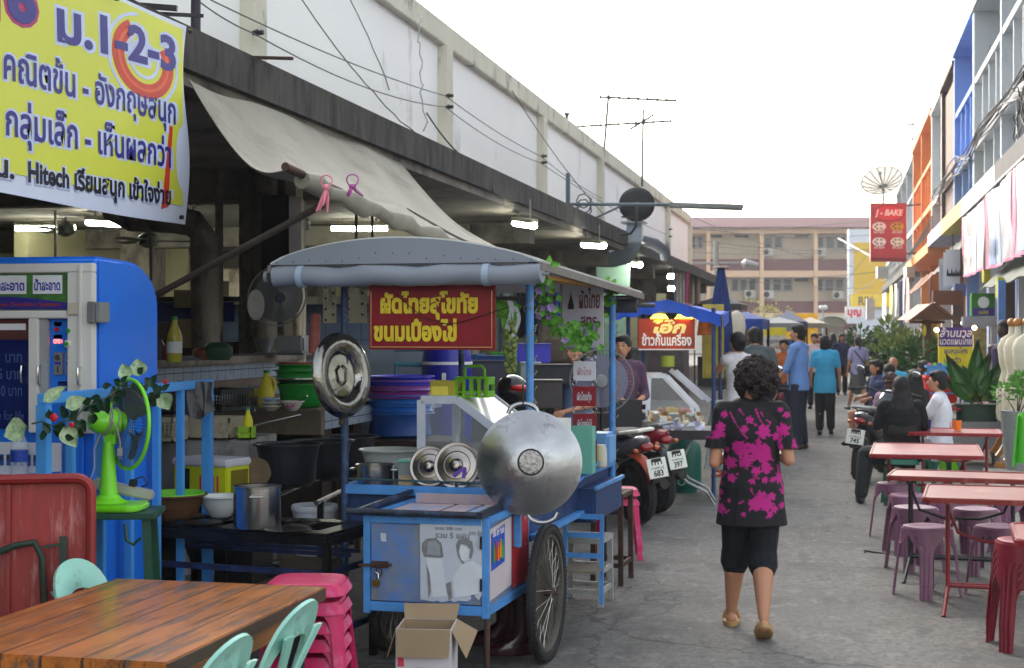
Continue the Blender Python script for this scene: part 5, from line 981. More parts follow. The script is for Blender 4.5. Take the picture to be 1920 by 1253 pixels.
b=MB();b.tube([(-.2,3.2,1.86),(-.05,3.2,1.87),(.1,3.2,1.87)],.05,12);b.cyl((.1,3.2,1.87),(.22,3.2,1.87),.014);b.build('rolled_curtain',mat('dark_grey_vinyl',C(84,86,92),.5),ct)
b=MB();b.tube([(-.13,.5,2.0),(.1,.515,1.9)],.001,3)
rg=random.Random(4);b=MB()
for i in range(16):x=-1.3+1.38*i/15;zq=rz_(.5)+.012+.05*rg.random()*math.sin(math.pi*i/15);b.cyl((x,.484,zq),(x,.4875,zq),.0035,n=6)
b.build('rivets',DARKMETAL,ct)
q0=cl(692,655,.60);q1=cl(928,655,.60);w=q1.x-q0.x;zt_=1.935;zb_=1.6
t=thing('red_menu_sign','dark red painted sign with yellow Thai pad thai lettering hanging under the cart roof','sign',cw((q0.x,.6,zb_)),rz=CR_)
b=MB();b.box(0,0,0,w,.02,zt_-zb_);b.build('board',mat('oxblood_board',C(128,14,28),.4,var=.12,sc=3),t,bevel=.003)
b=MB();b.tube([(.012,-.003,zt_-zb_-.03),(.012,-.003,.014),(w-.016,-.003,.014),(w-.016,-.003,zt_-zb_-.03)],.0022,4);b.build('border_line',mat('cream_line',C(220,180,110),.5),t)
YT=mat('sign_yellow',C(214,190,40),.5)
b=MB();b.text('ผัดไทยสุโขทัย',(.065,-.002,.195),X_,Z_,.125,bold=.05,fit=w-.155,lift=.002);b.build('lettering',YT,t)
b=MB();b.text('ขนมเบื้องไข่',(.028,-.002,.05),X_,Z_,.125,bold=.05,fit=.455,lift=.002);b.build('lettering',YT,t)
b=MB();b.tube([(.13,-.012,.31),(.2,-.014,.25),(.3,-.014,.17),(.42,-.014,.135),(.5,-.014,.14),(.58,-.012,.165),(w+.08,-.01,.22)],.0022,4);b.build('light_wire',WIRE,t)
wc=cl(993,868,.38);wcw=cw(wc);ax=(Vector((0,0,1.72))-wcw).normalized();ax=(ax+Vector((.06,0,.03))).normalized()
t=thing('wok','large aluminium wok hung bottom outward on the cart corner','wok',wcw);rW=.255
ALU=mat('brushed_aluminium',C(172,172,174),.3,1.,var=.2,sc=4,dirt=C(96,92,92),da=.45,dsc=3.5,bump=.25,bsc=14)
b=MB();b.open_lathe([(rW*.99,-.014),(rW+.006,-.012),(rW+.006,.0),(rW*.985,.004),(rW*.93,.012),(rW*.8,.034),(rW*.6,.062),(rW*.4,.084),(rW*.26,.094)],72,ax=ax);b.build('bowl',ALU,t,ang=50)
b=MB();b.lathe([(.066,.092),(.066,.096),(.0001,.0965)],36,ax=ax);b.build('ring_mark',mat('black_oxide',C(22,20,20),.5),t)
b=MB();b.lathe([(.058,.096),(.057,.101),(.05,.102),(.0001,.1025)],36,ax=ax);b.build('base_plate',mat('pressed_plate',C(150,145,142),.35,.9,var=.35,sc=40,bump=.6,bsc=50),t)
u_,w_,_d=basis(ax);up_=(Z_-ax*Z_.dot(ax)).normalized();rt=up_.cross(ax)
for s_ in(1,-1):
 b=MB();c_=up_*s_;o_=(rt*(-.03 if s_>0 else .06));b.tube([c_*(rW-.012+.05*math.sin(math.pi*u_2)**.45)+o_+rt*((u_2-.5)*.15)-ax*.008 for u_2 in np.linspace(0,1,15)],.0115,10);b.build('handle',ALU,t,ang=60)
b=MB();b.tube([Vector((0,0,0))+up_*(rW+.03)+rt*-.03,up_*(rW+.13)+rt*-.03],.005,6);b.build('hook',BLK,t)
lc=cl(640,704,.7);lw=cw(lc);t=thing('tin_basin_cover','shiny tin basin cover hanging on the left cart pole','lid',lw);ax=Vector((.93,-.37,.1)).normalized();lw0=1.17
TIN=mat('mirror_tin',C(140,138,134),.12,1.,var=.3,sc=6,bump=.35,bsc=14)
b=MB();b.lathe([(r_*lw0,z)for r_,z in[(.0001,.0),(.095,.0),(.1,.012),(.13,.03),(.17,.034),(.19,.02),(.197,.0),(.194,-.004),(.17,.026),(.12,.02),(.09,-.006),(.0001,-.006)]],56,ax=ax);b.build('dish',TIN,t,ang=50)
b=MB();b.tube([Vector((0,0,.05))+ax*.006,Vector((0,0,.03))+ax*.03,Vector((0,0,-.03))+ax*.03,Vector((0,0,-.05))+ax*.006],.01,8);b.build('handle',TIN,t)
b=MB();b.cyl((0,0,-.19),(0,0,-.24),.012);b.ell((0,0,-.25),(.015,.015,.022),8);b.build('hook',RUST,t)
for px,py,r_,y,ds in((806,889,.108,.85,'smaller stainless pot lid leaning on the cart behind the other'),(857,888,.122,.80,'larger stainless pot lid with two purple clips leaning on the cart')):
 c_=cl(px,py,y);lw=cw((c_.x,y,.865+r_));ax=Vector((-.06+.1,-1,.22)).normalized();t=thing('pot_lid',ds,'lid',lw,group='stainless lids on the cart')
 b=MB();b.lathe([(r_,-.004),(r_+.004,0),(r_,.004),(r_*.88,.003),(r_*.84,.01),(r_*.62,.014),(r_*.58,.008),(r_*.5,.008),(r_*.3,.014),(r_*.26,.03),(r_*.16,.042),(.0001,.045)],48,ax=ax);b.build('lid_disc',mat('dark_stainless',C(150,142,138),.2,1.,var=.15),t,ang=25)
 if y<.82:
  b=MB();
  for dx,rot in((-.0,50),(.035,5)):b.at((dx+.01,-.03,-.035),(0,R(rot),0));b.box(-.009,-.004,-.03,.009,.004,.03)
  b.at();b.build('clip',mat('purple_clip',C(120,70,190),.4),t,bevel=.002)
q0=cl(790,850,.9);sc0=cw((q0.x,.9,.875));t=thing('glass_showcase','white framed glass showcase with slanted front on the cart','display case',sc0,rz=CR_)
S_=lambda px,py:(cl(px,py,.9).x-q0.x,cl(px,py,.9).z-.875)
out=[(0,0),S_(790,750),S_(857,750),S_(1010,868),(S_(1010,868)[0],0)]
inn=[(.035,.06),(.035,out[1][1]-.035),(out[2][0]-.012,out[2][1]-.035),(out[3][0]-.03,.06)]
for yo,nm in((0,'frame'),(.62,'frame')):
 b=MB()
 for a_,c_ in((out[0],out[1]),(out[1],out[2]),(out[2],out[3]),(out[4],out[0])):b.bar((a_[0],yo,a_[1]),(c_[0],yo,c_[1]),.045,.02,up=(0,1,0))
 b.build('frame',mat('white_aluminium',C(196,200,212),.4),t,bevel=.002)
b=MB()
for p_ in out[1:4]:b.bar((p_[0],.01,p_[1]),(p_[0],.61,p_[1]),.022)
b.box(.0,.02,out[1][1]+.001,out[2][0],.6,out[1][1]+.012);b.build('crossbar',mat('white_aluminium',C(196,200,212)),t)
b=MB();b.prism([(x,z)for x,z in out],(0,-.002,0),X_,Z_,.003);b.build('glass_pane',GLASS,t)
b=MB();a_,c_=out[2],out[3];e_=Vector((c_[0]-a_[0],0,c_[1]-a_[1]));n_=Vector((-e_.z,0,e_.x)).normalized();pts=[Vector((a_[0],.03,a_[1]))+n_*.014,Vector((c_[0],.03,c_[1]))+n_*.014,Vector((c_[0],.6,c_[1]))+n_*.014,Vector((a_[0],.6,a_[1]))+n_*.014];b.add(pts,[(0,3,2,1)]);b.build('glass_pane',glassmat('painted_reflection_glass',(.9,.9,.88),.95,.05),t)  # sky reflection put into the colour: slanted pane is nearly opaque white
b=MB();b.box(.01,.02,.075,out[3][0]-.02,.6,.082);b.build('shelf',mat('white_aluminium',C(196,200,212)),t)
b=MB();b.box(.36,.45,.15,.72,.46,.34);b.build('reflection_panel',mat('painted_reflection_white',C(236,234,228),.5),t)  # white panel painting in the bright reflection seen at the slanted pane
def onsc(x,y,z):return cw((q0.x+x,.9+y,.875+z))
b=MB().at(onsc(.14,.2,.084));b.lathe([(.0001,.0),(.035,0),(.038,.01),(.03,.06),(.016,.1),(.008,.16),(.0001,.17)],14);tag(b.build('plastic_bag',glassmat('crinkled_bag',(.85,.9,.92),.5,.2)),'clear knotted plastic bag standing inside the showcase','bag')
b=MB().at(onsc(.15,.16,.083));b.open_lathe([(.07,0),(.1,.01),(.102,.012),(.06,.004)],22);tag(b.build('plate',mat('yellow_plate',C(170,150,40))),'yellow rimmed plate inside the showcase','plate')
b=MB().at(onsc(.3,.16,.083));b.open_lathe([(.07,0),(.1,.01),(.102,.012),(.06,.004)],22);tag(b.build('plate',mat('red_plate',C(176,20,36),.3)),'red plate inside the showcase','plate')
b=MB().at(onsc(.31,.16,.097));b.prism([(-.06,0),(.06,0),(.05,.04),(.02,.1),(-.02,.1),(-.05,.05)],(0,0,0),X_,Z_,-.08);tag(b.build('red_packet',mat('red_packet',C(150,34,40),.5)),'folded dark red packet on the red plate','packet')
b=MB().at(onsc(.24,.3,.083));b.open_lathe([(.04,0),(.09,.09),(.1,.12),(.095,.12),(.035,.01)],22);tag(b.build('glass_bowl',GLASS),'clear glass bowl inside the showcase','bowl')
ztop=out[1][1]+.013
p=onsc(.105,.1,ztop);t=thing('yellow_container','see through yellow plastic container on top of the showcase','container',p,rz=CR_);b=MB();b.box(-.075,-.05,0,.075,.05,.09);b.build('body',mat('amber_plastic',C(200,186,60),.3,alpha=.85),t,bevel=.006);b=MB();b.box(-.065,-.052,.012,.03,-.0505,.06);b.build('contents',mat('butter_yellow',C(236,220,90),.5),t);b=MB();b.box(-.02,-.01,.09,.0,.01,.13);b.build('spoon_handle',WHT,t,bevel=.003)
p=onsc(.265,.12,ztop);t=thing('green_caddy','bright green plastic condiment basket with handle on top of the showcase','basket',p,rz=CR_);GP=mat('apple_green_plastic',C(110,180,20),.35)
b=MB();b.box(-.09,-.06,0,.09,.06,.008)
b.tube([(x,y,.105)for x,y in rrect(.19,.13,.02)],.006,6,closed=True);b.tube([(x,y,.03)for x,y in rrect(.185,.125,.02)],.005,6,closed=True)
for i in range(5):
 x=-.085+i*.0425
 for y in(-.062,.062):b.box(x-.009,y-.003,0,x+.009,y+.003,.105)
for x in(-.092,.092):b.box(x-.003,-.06,0,x+.003,.06,.035);b.box(x-.003,-.06,.07,x+.003,.06,.105)
b.build('basket',GP,t)
b=MB();b.tube([(-.055,0,.1),(-.055,0,.15),(-.04,0,.168),(.04,0,.168),(.055,0,.15),(.055,0,.1)],.008,8);b.build('handle',GP,t)
for i in range(4):
 p2=onsc(.265-.064+i*.0425,.12,ztop+.01);bottle(p2,.1,.014,('leftmost','second','third','rightmost')[i]+' small sauce bottle standing in the green basket',mat('sauce_glass_%d'%(i%2),C(*((70,40,24),(190,190,180))[i%2]),.2),DARKMETAL)
def ond(px,y,z=.856):q=cl(px,900,y);return cw((q.x,y,z))
pot('lidded short stainless pot at the left end of the cart deck',ond(703,1.0),.105,.1,handles=True,ha=R(0))
pot('dark small pot beside the rice container',ond(772,1.05),.05,.1,m=mat('dark_stainless',C(150,142,138)),handles=False)
p=ond(766,.95);t=thing('rice_container','clear tub of grains with mint green lid on the cart deck','container',p,rz=CR_);b=MB();b.box(-.045,-.045,0,.045,.045,.13);b.build('body',mat('milky_tub',C(150,160,158),.3,alpha=.8),t,bevel=.006);b=MB();b.box(-.04,-.047,.004,.04,-.0455,.06);b.build('grains',mat('rice_grains',C(190,165,130),.8,var=.4,sc=80),t);b=MB();b.box(-.05,-.05,.13,.05,.05,.143);b.build('lid',mat('mint_lid',C(110,190,175),.4),t,bevel=.003)
bowl('big white plastic tub behind the cart pots',W(730,884,8.9),.168,.13,mat('milk_white_plastic',C(205,208,205)),'plastic_tub','tub',.62)
p=W(730,885,8.9);b=MB();b.box(p.x-.16,p.y-.14,.86,p.x+.16,p.y+.14,p.z-.001);tag(b.build('support_box',CBD),'dark blue crate carrying the big white tub','crate')
b=MB();q=ond(960,1.7,.86);b.box(-.15,-.3,0,.12,.3,.18);
tg=MB();
for px,y,colr,h_,ds in((1105,2.2,(180,196,70),.16,'tall lime plastic jug at the right end of the cart deck'),(1127,2.3,(200,195,175),.14,'cream plastic bottle at the right end of the cart deck'),(1095,2.5,(60,70,160),.1,'dark blue cup at the right end of the cart deck')):
 p2=ond(px,y);b=MB().at(p2);b.open_lathe([(.03,0),(.038,.01),(.036,h_*.8),(.03,h_*.9),(.03,h_)],14);tag(b.build('container',mat('jug_%d'%colr[0],C(*colr),.4)),ds,'container')
p2=ond(1092,1.9);b=MB().at(p2,(0,0,CR_));b.box(-.06,-.05,0,.07,.05,.28);tag(b.build('mint_carton',mat('mint_carton',C(110,180,160),.5),bevel=.004),'mint green carton behind the hanging red price plaques','box')
p2=ond(1120,2.55);b=MB().at(p2,(0,0,CR_));b.box(-.1,-.12,0,.1,.12,.2);tag(b.build('blue_cooler',mat('pale_blue_cooler',C(110,160,210),.4),bevel=.02),'pale blue cool box at the back end of the cart','cool box')
p2=cw((.06,2.35,0));t=thing('side_bin','dark blue sheet metal bin hung on the back side of the cart','bin',p2,rz=CR_);b=MB();b.box(-.16,-.42,.56,.03,.38,.76);b.build('body',CBD,t,bevel=.015);b=MB();b.bar((.035,-.42,.765),(.035,.38,.765),.02);b.build('rim',CB,t)
q=cl(1096,600,1.95);hp=thing('menu_plaque','white price plaque, topmost of the chained plaques','sign',cw((q.x,1.95,cl(1096,696,1.95).z)),rz=CR_,group='chained price plaques on the cart')
PR=mat('plaque_red',C(140,22,36),.4);PWH=mat('plaque_white',C(214,212,222),.4);kpl=.0031
def plaque(t,w_,h_,mm,tx,tm):
 b=MB();b.box(-w_/2,-.004,-h_/2,w_/2,.004,h_/2);b.build('plate',mm,t,bevel=.001)
 b=MB();b.text(tx,(0,-.006,-h_*.2),X_,Z_,h_*.5,bold=.02,fit=w_*.62,align='C',lift=.0005);b.build('lettering',tm,t)
 b=MB()
 for s_ in(-1,1):b.tube([(s_*w_*.42+.014*math.cos(a),-.004,h_/2+.02+.018*math.sin(a))for a in np.linspace(0,6.28,12,endpoint=False)],.002,4,closed=True)
 b.build('ring',STEEL,t)
plaque(hp,.135,.115,PWH,'ผัดไทย',mat('pale_pink_ink',C(190,140,150),.5))
for i,(py,tx,ds)in enumerate(((743,'ผัดไทยกุ้ง','red price plaque, second of the chained plaques'),(794,'ผัดไทยห่อไข่','red price plaque, third of the chained plaques'),(845,'ผัดไทย 25','red price plaque, lowest of the chained plaques beside the wok'))):
 z_=cl(1096,py,1.95).z;t=thing('menu_plaque',ds,'sign',cw((q.x+.002*i,1.95,z_)),rz=CR_,group='chained price plaques on the cart');plaque(t,.142,.118,PR,tx,PWH)
q0=cl(1054,655,2.3);q1=cl(1131,655,2.3);zt2=cl(1090,530,2.3).z;t=thing('white_menu_sign','white hanging sign with brown Thai writing behind the purple flower garland','sign',cw((q0.x,2.3,q0.z)),rz=CR_);w=q1.x-q0.x;h=zt2-q0.z
b=MB();b.box(0,0,0,w,.012,h);b.build('board',mat('board_white',C(186,182,192),.5,var=.05),t);b=MB();b.bar((-.005,-.006,0),(-.005,-.006,h),.014);b.bar((0,-.006,.006),(w,-.006,.006),.012);b.build('edge',GREYMETAL,t)
b=MB();b.text('ผัดไทย',(w*.42,-.002,h*.62),X_,Z_,.09,bold=.02,fit=w*.5,lift=.001,sy=1.6);b.text('สูตร',(w*.45,-.002,h*.34),X_,Z_,.07,bold=.02,fit=w*.4,lift=.001,sy=1.5);b.build('lettering',mat('dark_maroon_ink',C(96,40,56),.5),t)
b=MB();b.prism([(-.02,0),(.02,0),(.016,.02),(.02,.02),(.012,.05),(.006,.07),(0,.11),(-.006,.07),(-.012,.05),(-.02,.02),(-.016,.02)],(w*.22,-.002,h*.6),X_,Z_,.002);b.build('pagoda_print',BLK,t)
gg=thing('flower_garland','plastic garland of green leaves and lilac petunias looped on the right of the cart roof','garland',cw((0,1.2,1.9)));g0=cw((0,1.2,1.9));rg=random.Random(8)
gp=[cw(cl(px,py,y))for px,py,y in((1012,505,.7),(1016,540,.8),(1024,575,1.0),(1038,610,1.2),(1058,632,1.5),(1082,642,1.8),(1103,628,2.1),(1118,600,2.4),(1128,575,2.6),(1138,550,2.7),(1135,532,2.7))]
b=MB().at(-g0);b.tube(gp,.004,4);b.build('stem',GRN,gg)
bl=MB().at(-g0);bf=MB().at(-g0)
for i in range(200):
 s_=rg.random()*(len(gp)-1.001);k_=int(s_);c_=gp[k_].lerp(gp[k_+1],s_-k_)+Vector((rg.gauss(0,.03),rg.gauss(0,.02),rg.gauss(0,.03)));a=rg.random()*6.28
 leaf(bl,c_,(math.cos(a),rg.uniform(-.5,.5),math.sin(a)),(rg.uniform(-.5,.5),-1,rg.uniform(-.3,.6)),rg.uniform(.035,.06),rg.uniform(.015,.025),.2)
for i in range(20):
 s_=rg.random()*(len(gp)-1.001);k_=int(s_);c_=gp[k_].lerp(gp[k_+1],s_-k_)+Vector((rg.gauss(0,.035),-.03,rg.gauss(0,.035)))
 for j in range(5):a=j*1.26+i;leaf(bf,c_,(math.cos(a),-.3,math.sin(a)),(0,-1,0),.026,.013,.3)
bl.build('leaves',mat('fresh_green_leaf',C(92,150,52),.5,var=.4,sc=20),gg,ang=80);bf.build('blossoms',mat('lilac_petal',C(176,140,205),.5,var=.3,sc=30),gg,ang=80)
gp0=cw(cl(957,575,.8));t=thing('grape_decoration','hanging artificial green grapes with leaves and a white ribbon beside the red sign','decoration',gp0)
b=MB()
for i in range(90):zz_=-.08-.26*rg.random();r_=.03*(1-((-zz_-.17)/.22)**2*.5);a=rg.random()*6.28;b.ell((math.cos(a)*r_,math.sin(a)*r_,zz_),(.011,.011,.012),6)
b.build('grapes',mat('olive_grape',C(120,135,62),.4,var=.35,sc=30),t)
b=MB()
for a,L_2 in((200,.1),(250,.11),(150,.1),(300,.08),(230,.06),(20,.07)):leaf(b,(0,-.01,-.02),(math.cos(R(a)),-.1,math.sin(R(a))),(0,-1,.2),L_2,.03,.2)
b.build('leaves',mat('fresh_green_leaf',C(92,150,52)),t,ang=80)
b=MB();b.grid(lambda u,v:(.0+.012*math.sin(u*5)+(v-.5)*.028,-.02,.03-u*.16),8,2,th=.002);b.grid(lambda u,v:(.03+.02*math.sin(u*4)+(v-.5)*.02,-.02,.0-u*.16),8,2,th=.002);b.build('ribbon',mat('pale_ribbon',C(190,195,200),.5),t,ang=80)
for x,y,z0,z1,ds in((0,.765,1.15,1.95,'thin fairy light wire wound round the front right cart pole'),(0,2.85,.8,1.9,'thin fairy light wire wound round the rear right cart pole')):
 n=60;b=MB();b.tube([cw((x+.026*math.cos(i*.45)+.008*math.sin(i*1.1),y+.026*math.sin(i*.45),z0+(z1-z0)*i/n))for i in range(n+1)],.0022,4)
 for i in range(0,n,6):b.cyl(cw((x+.03,y-.02,z0+(z1-z0)*i/n)),cw((x+.045,y-.03,z0+.02+(z1-z0)*i/n)),.004,n=5)
 tag(b.build('fairy_lights',mat('cream_wire',C(150,145,120),.5)),ds,'fairy lights')
for px0,px1,y0,y1,D,ds in((606,630,534,606,9.3,'cream slotted board hanging left of the cart pole'),(645,688,534,606,9.4,'cream board with rusty screws hanging right of the cart pole')):
 a_,c_=W(px0,y1,D),W(px1,y0,D);t=thing('slotted_board',ds,'board',a_,rz=TH);w=(px1-px0)/SP*D;h=c_.z-a_.z
 b=MB();b.box(0,0,0,w,.02,h);b.build('board',PEEL,t);b=MB()
 for i in range(7):b.cyl((w*(.2+.6*(i%2)),-.001,h*(.08+.14*i)),(w*(.2+.6*(i%2)),-.006,h*(.08+.14*i)),.008,n=8)
 b.build('screw',RUST,t)
p=W(590,625,9.6);b=MB();b.at(p,(0,R(4),0));b.lathe([(.0001,-.13),(.03,-.125),(.036,-.05),(.034,.05),(.03,.12),(.0001,.13)],14);tag(b.build('hanging_bag',mat('pink_net_bag',C(196,110,104),.5,var=.25,sc=20)),'long pink packet hanging behind the cart left of its pole','bag')
p=W(520,556,10.2);t=thing('wall_fan','dusty grey wall fan behind the left end of the cart roof','electric fan',p);ax=(Vector((0,0,1.7))-p).normalized();ax=(ax+Vector((.35,0,-.15))).normalized();u_,w_,_d=basis(ax)
FG=mat('dusty_fan_plastic',C(120,124,124),.5)
b=MB();b.tube([(u_*math.cos(a)+w_*math.sin(a))*.2 for a in np.linspace(0,6.28,40,endpoint=False)],.006,5,closed=True)
for i in range(80):a=i*math.pi/40;b.tube([(u_*math.cos(a)+w_*math.sin(a))*r_+ax*h_ for r_,h_ in((.03,.07),(.12,.06),(.2,0))],.0014,3,caps=False)
b.build('guard',FG,t);b=MB();b.lathe([(.0001,.08),(.035,.078),(.04,.06),(.0001,.06)],18,ax=ax);b.lathe([(.0001,-.12),(.05,-.11),(.06,-.03),(.0001,-.02)],14,ax=ax);b.build('hub',mat('dark_blue_hub',C(40,48,62),.4),t)
b=MB();b.lathe([(.0001,.0),(.15,.0),(.17,.03),(.0001,.035)],30,ax=ax);b.build('blades',mat('grey_blade',C(96,102,102),.5,alpha=.7),t)
p=W(472,572,9.9);b=MB();b.at(p,(R(90),0,R(60)));b.open_lathe([(.02,0),(.07,.01),(.1,.04),(.1,.045),(.02,.02)],20,sx=.7);tag(b.build('lamp_reflector',mat('pearl_plastic',C(150,146,140),.3),ang=60),'pale oval reflector hanging on the peeling column board','lamp')
CARD=mat('brown_cardboard',C(150,128,100),.8,var=.1,sc=5,dirt=C(120,104,84),da=.2);CP=mat('printed_carton_white',C(205,198,205),.6,var=.05)
p=W(790,1253,6.75);t=thing('cardboard_box','open cardboard fruit carton with folded out flaps under the cart','box',(p.x,p.y,0),rz=TH+R(-4));hz=.372
b=MB();b.box(-.11,0,0,.13,.005,hz);b.box(-.11,.25,0,.13,.255,hz);b.box(-.115,0,0,-.11,.255,hz);b.box(.13,0,0,.135,.255,hz);b.box(-.11,.005,.002,.13,.25,.01);b.build('carton',CP,t)
b=MB();b.box(-.109,.006,.012,.129,.009,hz-.002);b.box(-.109,.246,.012,.129,.249,hz-.002);b.box(-.109,.009,.012,-.106,.246,hz-.002);b.box(.126,.009,.012,.129,.246,hz-.002);b.box(-.106,.009,.0105,.126,.246,.013);b.build('liner',CARD,t)
for vv in([(-.11,-.002,hz),(.13,-.002,hz),(.125,-.03,hz-.12),(-.108,-.03,hz-.12)],[(-.112,.0,hz),(-.112,.255,hz),(-.155,.24,hz-.12),(-.155,.01,hz-.13)],[(.133,.0,hz),(.133,.255,hz),(.23,.24,hz-.05),(.2,.02,hz-.13)],[(-.11,.252,hz),(.13,.252,hz),(.14,.3,hz+.06),(-.12,.3,hz+.06)]):
 b=MB();a_=[Vector(x)for x in vv];n_=(a_[1]-a_[0]).cross(a_[3]-a_[0]).normalized()*.003;b.add(a_+[x+n_ for x in a_],[(0,1,2,3),(7,6,5,4),(0,4,5,1),(1,5,6,2),(2,6,7,3),(3,7,4,0)]);b.build('flap',CARD,t)
b=MB()
for i in range(4):b.box(-.105,-.0045,.05+i*.052,-.078,-.0015,.09+i*.052)
b.prism(ellp(.06,.12,.05,.05,20,0,180),(0,-.003,0),X_,Z_,.002);b.build('red_print',mat('pink_red_print',C(215,60,90)),t)
b=MB();b.box(-.03,-.0045,.16,.02,-.0015,.2);b.build('grip_hole',BLK,t)
BOOT=mat('maroon_rubber',C(60,16,28),.2,var=.15,coat=.5)
def boot(p,rz,ds):
 t=thing('rubber_boot',ds,'boot',p,rz=rz,group='rubber boots under the cart');b=MB()
 ring=lambda c_,rx,ry,k_=14:[(c_[0]+rx*math.cos(a),c_[1]+ry*math.sin(a),c_[2])for a in np.linspace(0,2*math.pi,k_,endpoint=False)]
 rs=[ring((0,0,.33),.06,.055),ring((0,0,.2),.055,.05),ring((0,0,.12),.055,.05),ring((.02,0,.085),.075,.048),ring((.06,0,.06),.115,.048),ring((.07,0,.03),.13,.05),ring((.07,0,.012),.13,.05)]
 for i in range(6):pass
 vs_=[q for r_ in rs for q in r_];fs=[(j*14+i,(j+1)*14+i,(j+1)*14+(i+1)%14,j*14+(i+1)%14)for j in range(6)for i in range(14)]+[tuple(range(14)),tuple(range(84,98))[::-1]]
 b.add(vs_,fs);b.build('shaft',BOOT,t,ang=60);b=MB();b.prism([(.07+.135*math.cos(a),.053*math.sin(a))for a in np.linspace(0,6.28,24,endpoint=False)],(0,0,0),X_,Y_,.014);b.build('sole',BOOT,t);return t
bp=W(948,1222,8.0);boot((bp.x+.09,bp.y,0),R(200),'glossy maroon rubber boot beside the right cart wheel');boot((bp.x-.05,bp.y+.24,0),R(190),'glossy maroon rubber boot a step farther behind the cart box')
def steelstand(name,label,cat,px,py,D,w_,d_,h_,m,rz,bars=2,top=True):
 p=W(px,py,D);t=thing(name,label,cat,(p.x,p.y,0),rz=rz)
 if top:
  b=MB()
  for i in range(5):b.box(-w_/2,-d_/2+i*d_/5+.01,h_-.012,w_/2,-d_/2+(i+1)*d_/5-.01,h_)
  b.bar((-w_/2,-d_/2,h_-.015),(w_/2,-d_/2,h_-.015),.03);b.bar((-w_/2,d_/2,h_-.015),(w_/2,d_/2,h_-.015),.03);b.bar((-w_/2,-d_/2,h_-.014),(-w_/2,d_/2,h_-.014),.03);b.bar((w_/2,-d_/2,h_-.014),(w_/2,d_/2,h_-.014),.03)
  b.build('top',m,t)
 for sx in(-1,1):
  for sy in(-1,1):b=MB();b.bar((sx*w_/2,sy*d_/2,0),(sx*w_/2*.96,sy*d_/2*.96,h_-.03),.032,up=(0,1,0));b.build('leg',m,t)
 b=MB()
 for k_ in range(bars):z=h_*(.22+.3*k_);b.bar((-w_/2,-d_/2,z),(w_/2,-d_/2,z),.02,.03);b.bar((w_/2,-d_/2,z),(w_/2,d_/2,z),.02,.03);b.bar((-w_/2,d_/2,z),(w_/2,d_/2,z),.02,.03)
 b.build('crossbar',m,t);return t
steelstand('steel_stool','chipped white steel stool behind the big cart wheel','stool',1098,1150,9.5,.26,.3,.42,mat('chipped_white_steel',C(165,165,162),.5,var=.2,sc=10,dirt=C(110,90,80),da=.45,dsc=10),CR_)
steelstand('angle_iron_stand','tall brown slotted angle iron stand under the cart side bin','stand',1148,1140,10.3,.19,.35,.61,RUST,CR_,1)
p=W(1090,1060,8.9);t=thing('blue_folding_chair','small folded blue steel chair between the cart wheel and the white stool','chair',(p.x,p.y,0),rz=CR_)
b=MB()
for x in(-.1,.12):b.bar((x,.0,.1),(x,.02,.62),.022)
for z in(.61,.5,.38):b.bar((-.1,.01,z),(.12,.01,z),.012,.03)
b.build('frame',CB,t);b=MB();b.box(-.13,-.15,.3,.12,.12,.315);b.build('seat',mat('worn_plywood',C(132,118,104),.7,var=.2),t)
pst=W(1158,1060,11.4);ps=copy_tree(pk,label='upper pink stool of the pair behind the angle iron stand',loc=(pst.x,pst.y,.07),group='pink stools behind the cart')
copy_tree(pk,label='lower pink stool of the pair behind the angle iron stand',loc=(pst.x,pst.y,0),group='pink stools behind the cart')
BT=mat('black_tub_plastic',C(30,32,42),.35,var=.2);GTB=mat('grass_green_plastic',C(24,140,50),.35);
for px,py,D,r,h,ds in((540,832,9.0,.19,.25,'big black plastic tub nearest on the steel rack'),(604,826,9.8,.19,.25,'middle black plastic tub on the steel rack'),(652,818,10.6,.2,.26,'farthest black plastic tub on the steel rack')):
 p=W(px,py,D);p.z-=h;bowl(ds,p,r,h,BT,'plastic_tub','tub',.72,rimw=.02)
p=W(560,912,8.9);q=W(690,870,10.9);zr=.76;t=thing('steel_rack','greasy steel pipe rack carrying the black tubs','rack',(p.x,p.y,0));po_=Vector((p.x,p.y,0));q.z=p.z=zr;dv=(q-p).normalized();nv=Vector((-dv.y,dv.x,0))
b=MB().at(-po_)
for s_ in(.06,-.25,.3):b.cyl(p+nv*s_-dv*.6,q+nv*s_+dv*.2,.014,n=8)
b.build('rail',STEEL,t);b=MB().at(-po_)
for a_ in(-.5,2.0):
 for s_ in(-.25,.3):b.bar(p+nv*s_+dv*a_,(p+nv*s_+dv*a_).xy.to_3d(),.03)
b.build('leg',SOOT,t)
p=W(481,886,8.85);b=MB();b.at(p,(R(80),0,R(20)));b.cyl((0,0,-.015),(0,0,.015),.085,n=24);tag(b.build('cutting_board',mat('dirty_chopping_wood',C(112,92,70),.8,var=.3,sc=8),bevel=.004),'round wooden chopping board leaning on the black tub','cutting board')
p=W(590,950,8.5);t=thing('white_bucket','white lidded paint bucket behind the stove table','bucket',(p.x,p.y,.45));h_=p.z-.45
b=MB();b.lathe([(.0001,0),(.105,0),(.125,h_),(.0001,h_)],30);b.build('body',mat('bucket_white',C(190,192,200),.4),t);b=MB();b.lathe([(.13,h_-.02),(.132,h_),(.125,h_+.012),(.11,h_+.008),(.0001,h_+.008)],30);b.build('lid',mat('bucket_white',C(190,192,200)),t)
b=MB();b.box(p.x-.15,p.y-.15,0,p.x+.15,p.y+.15,.448);tag(b.build('wooden_crate',mat('dirty_timber',C(92,80,66))),'dirty crate under the white lidded bucket','crate')
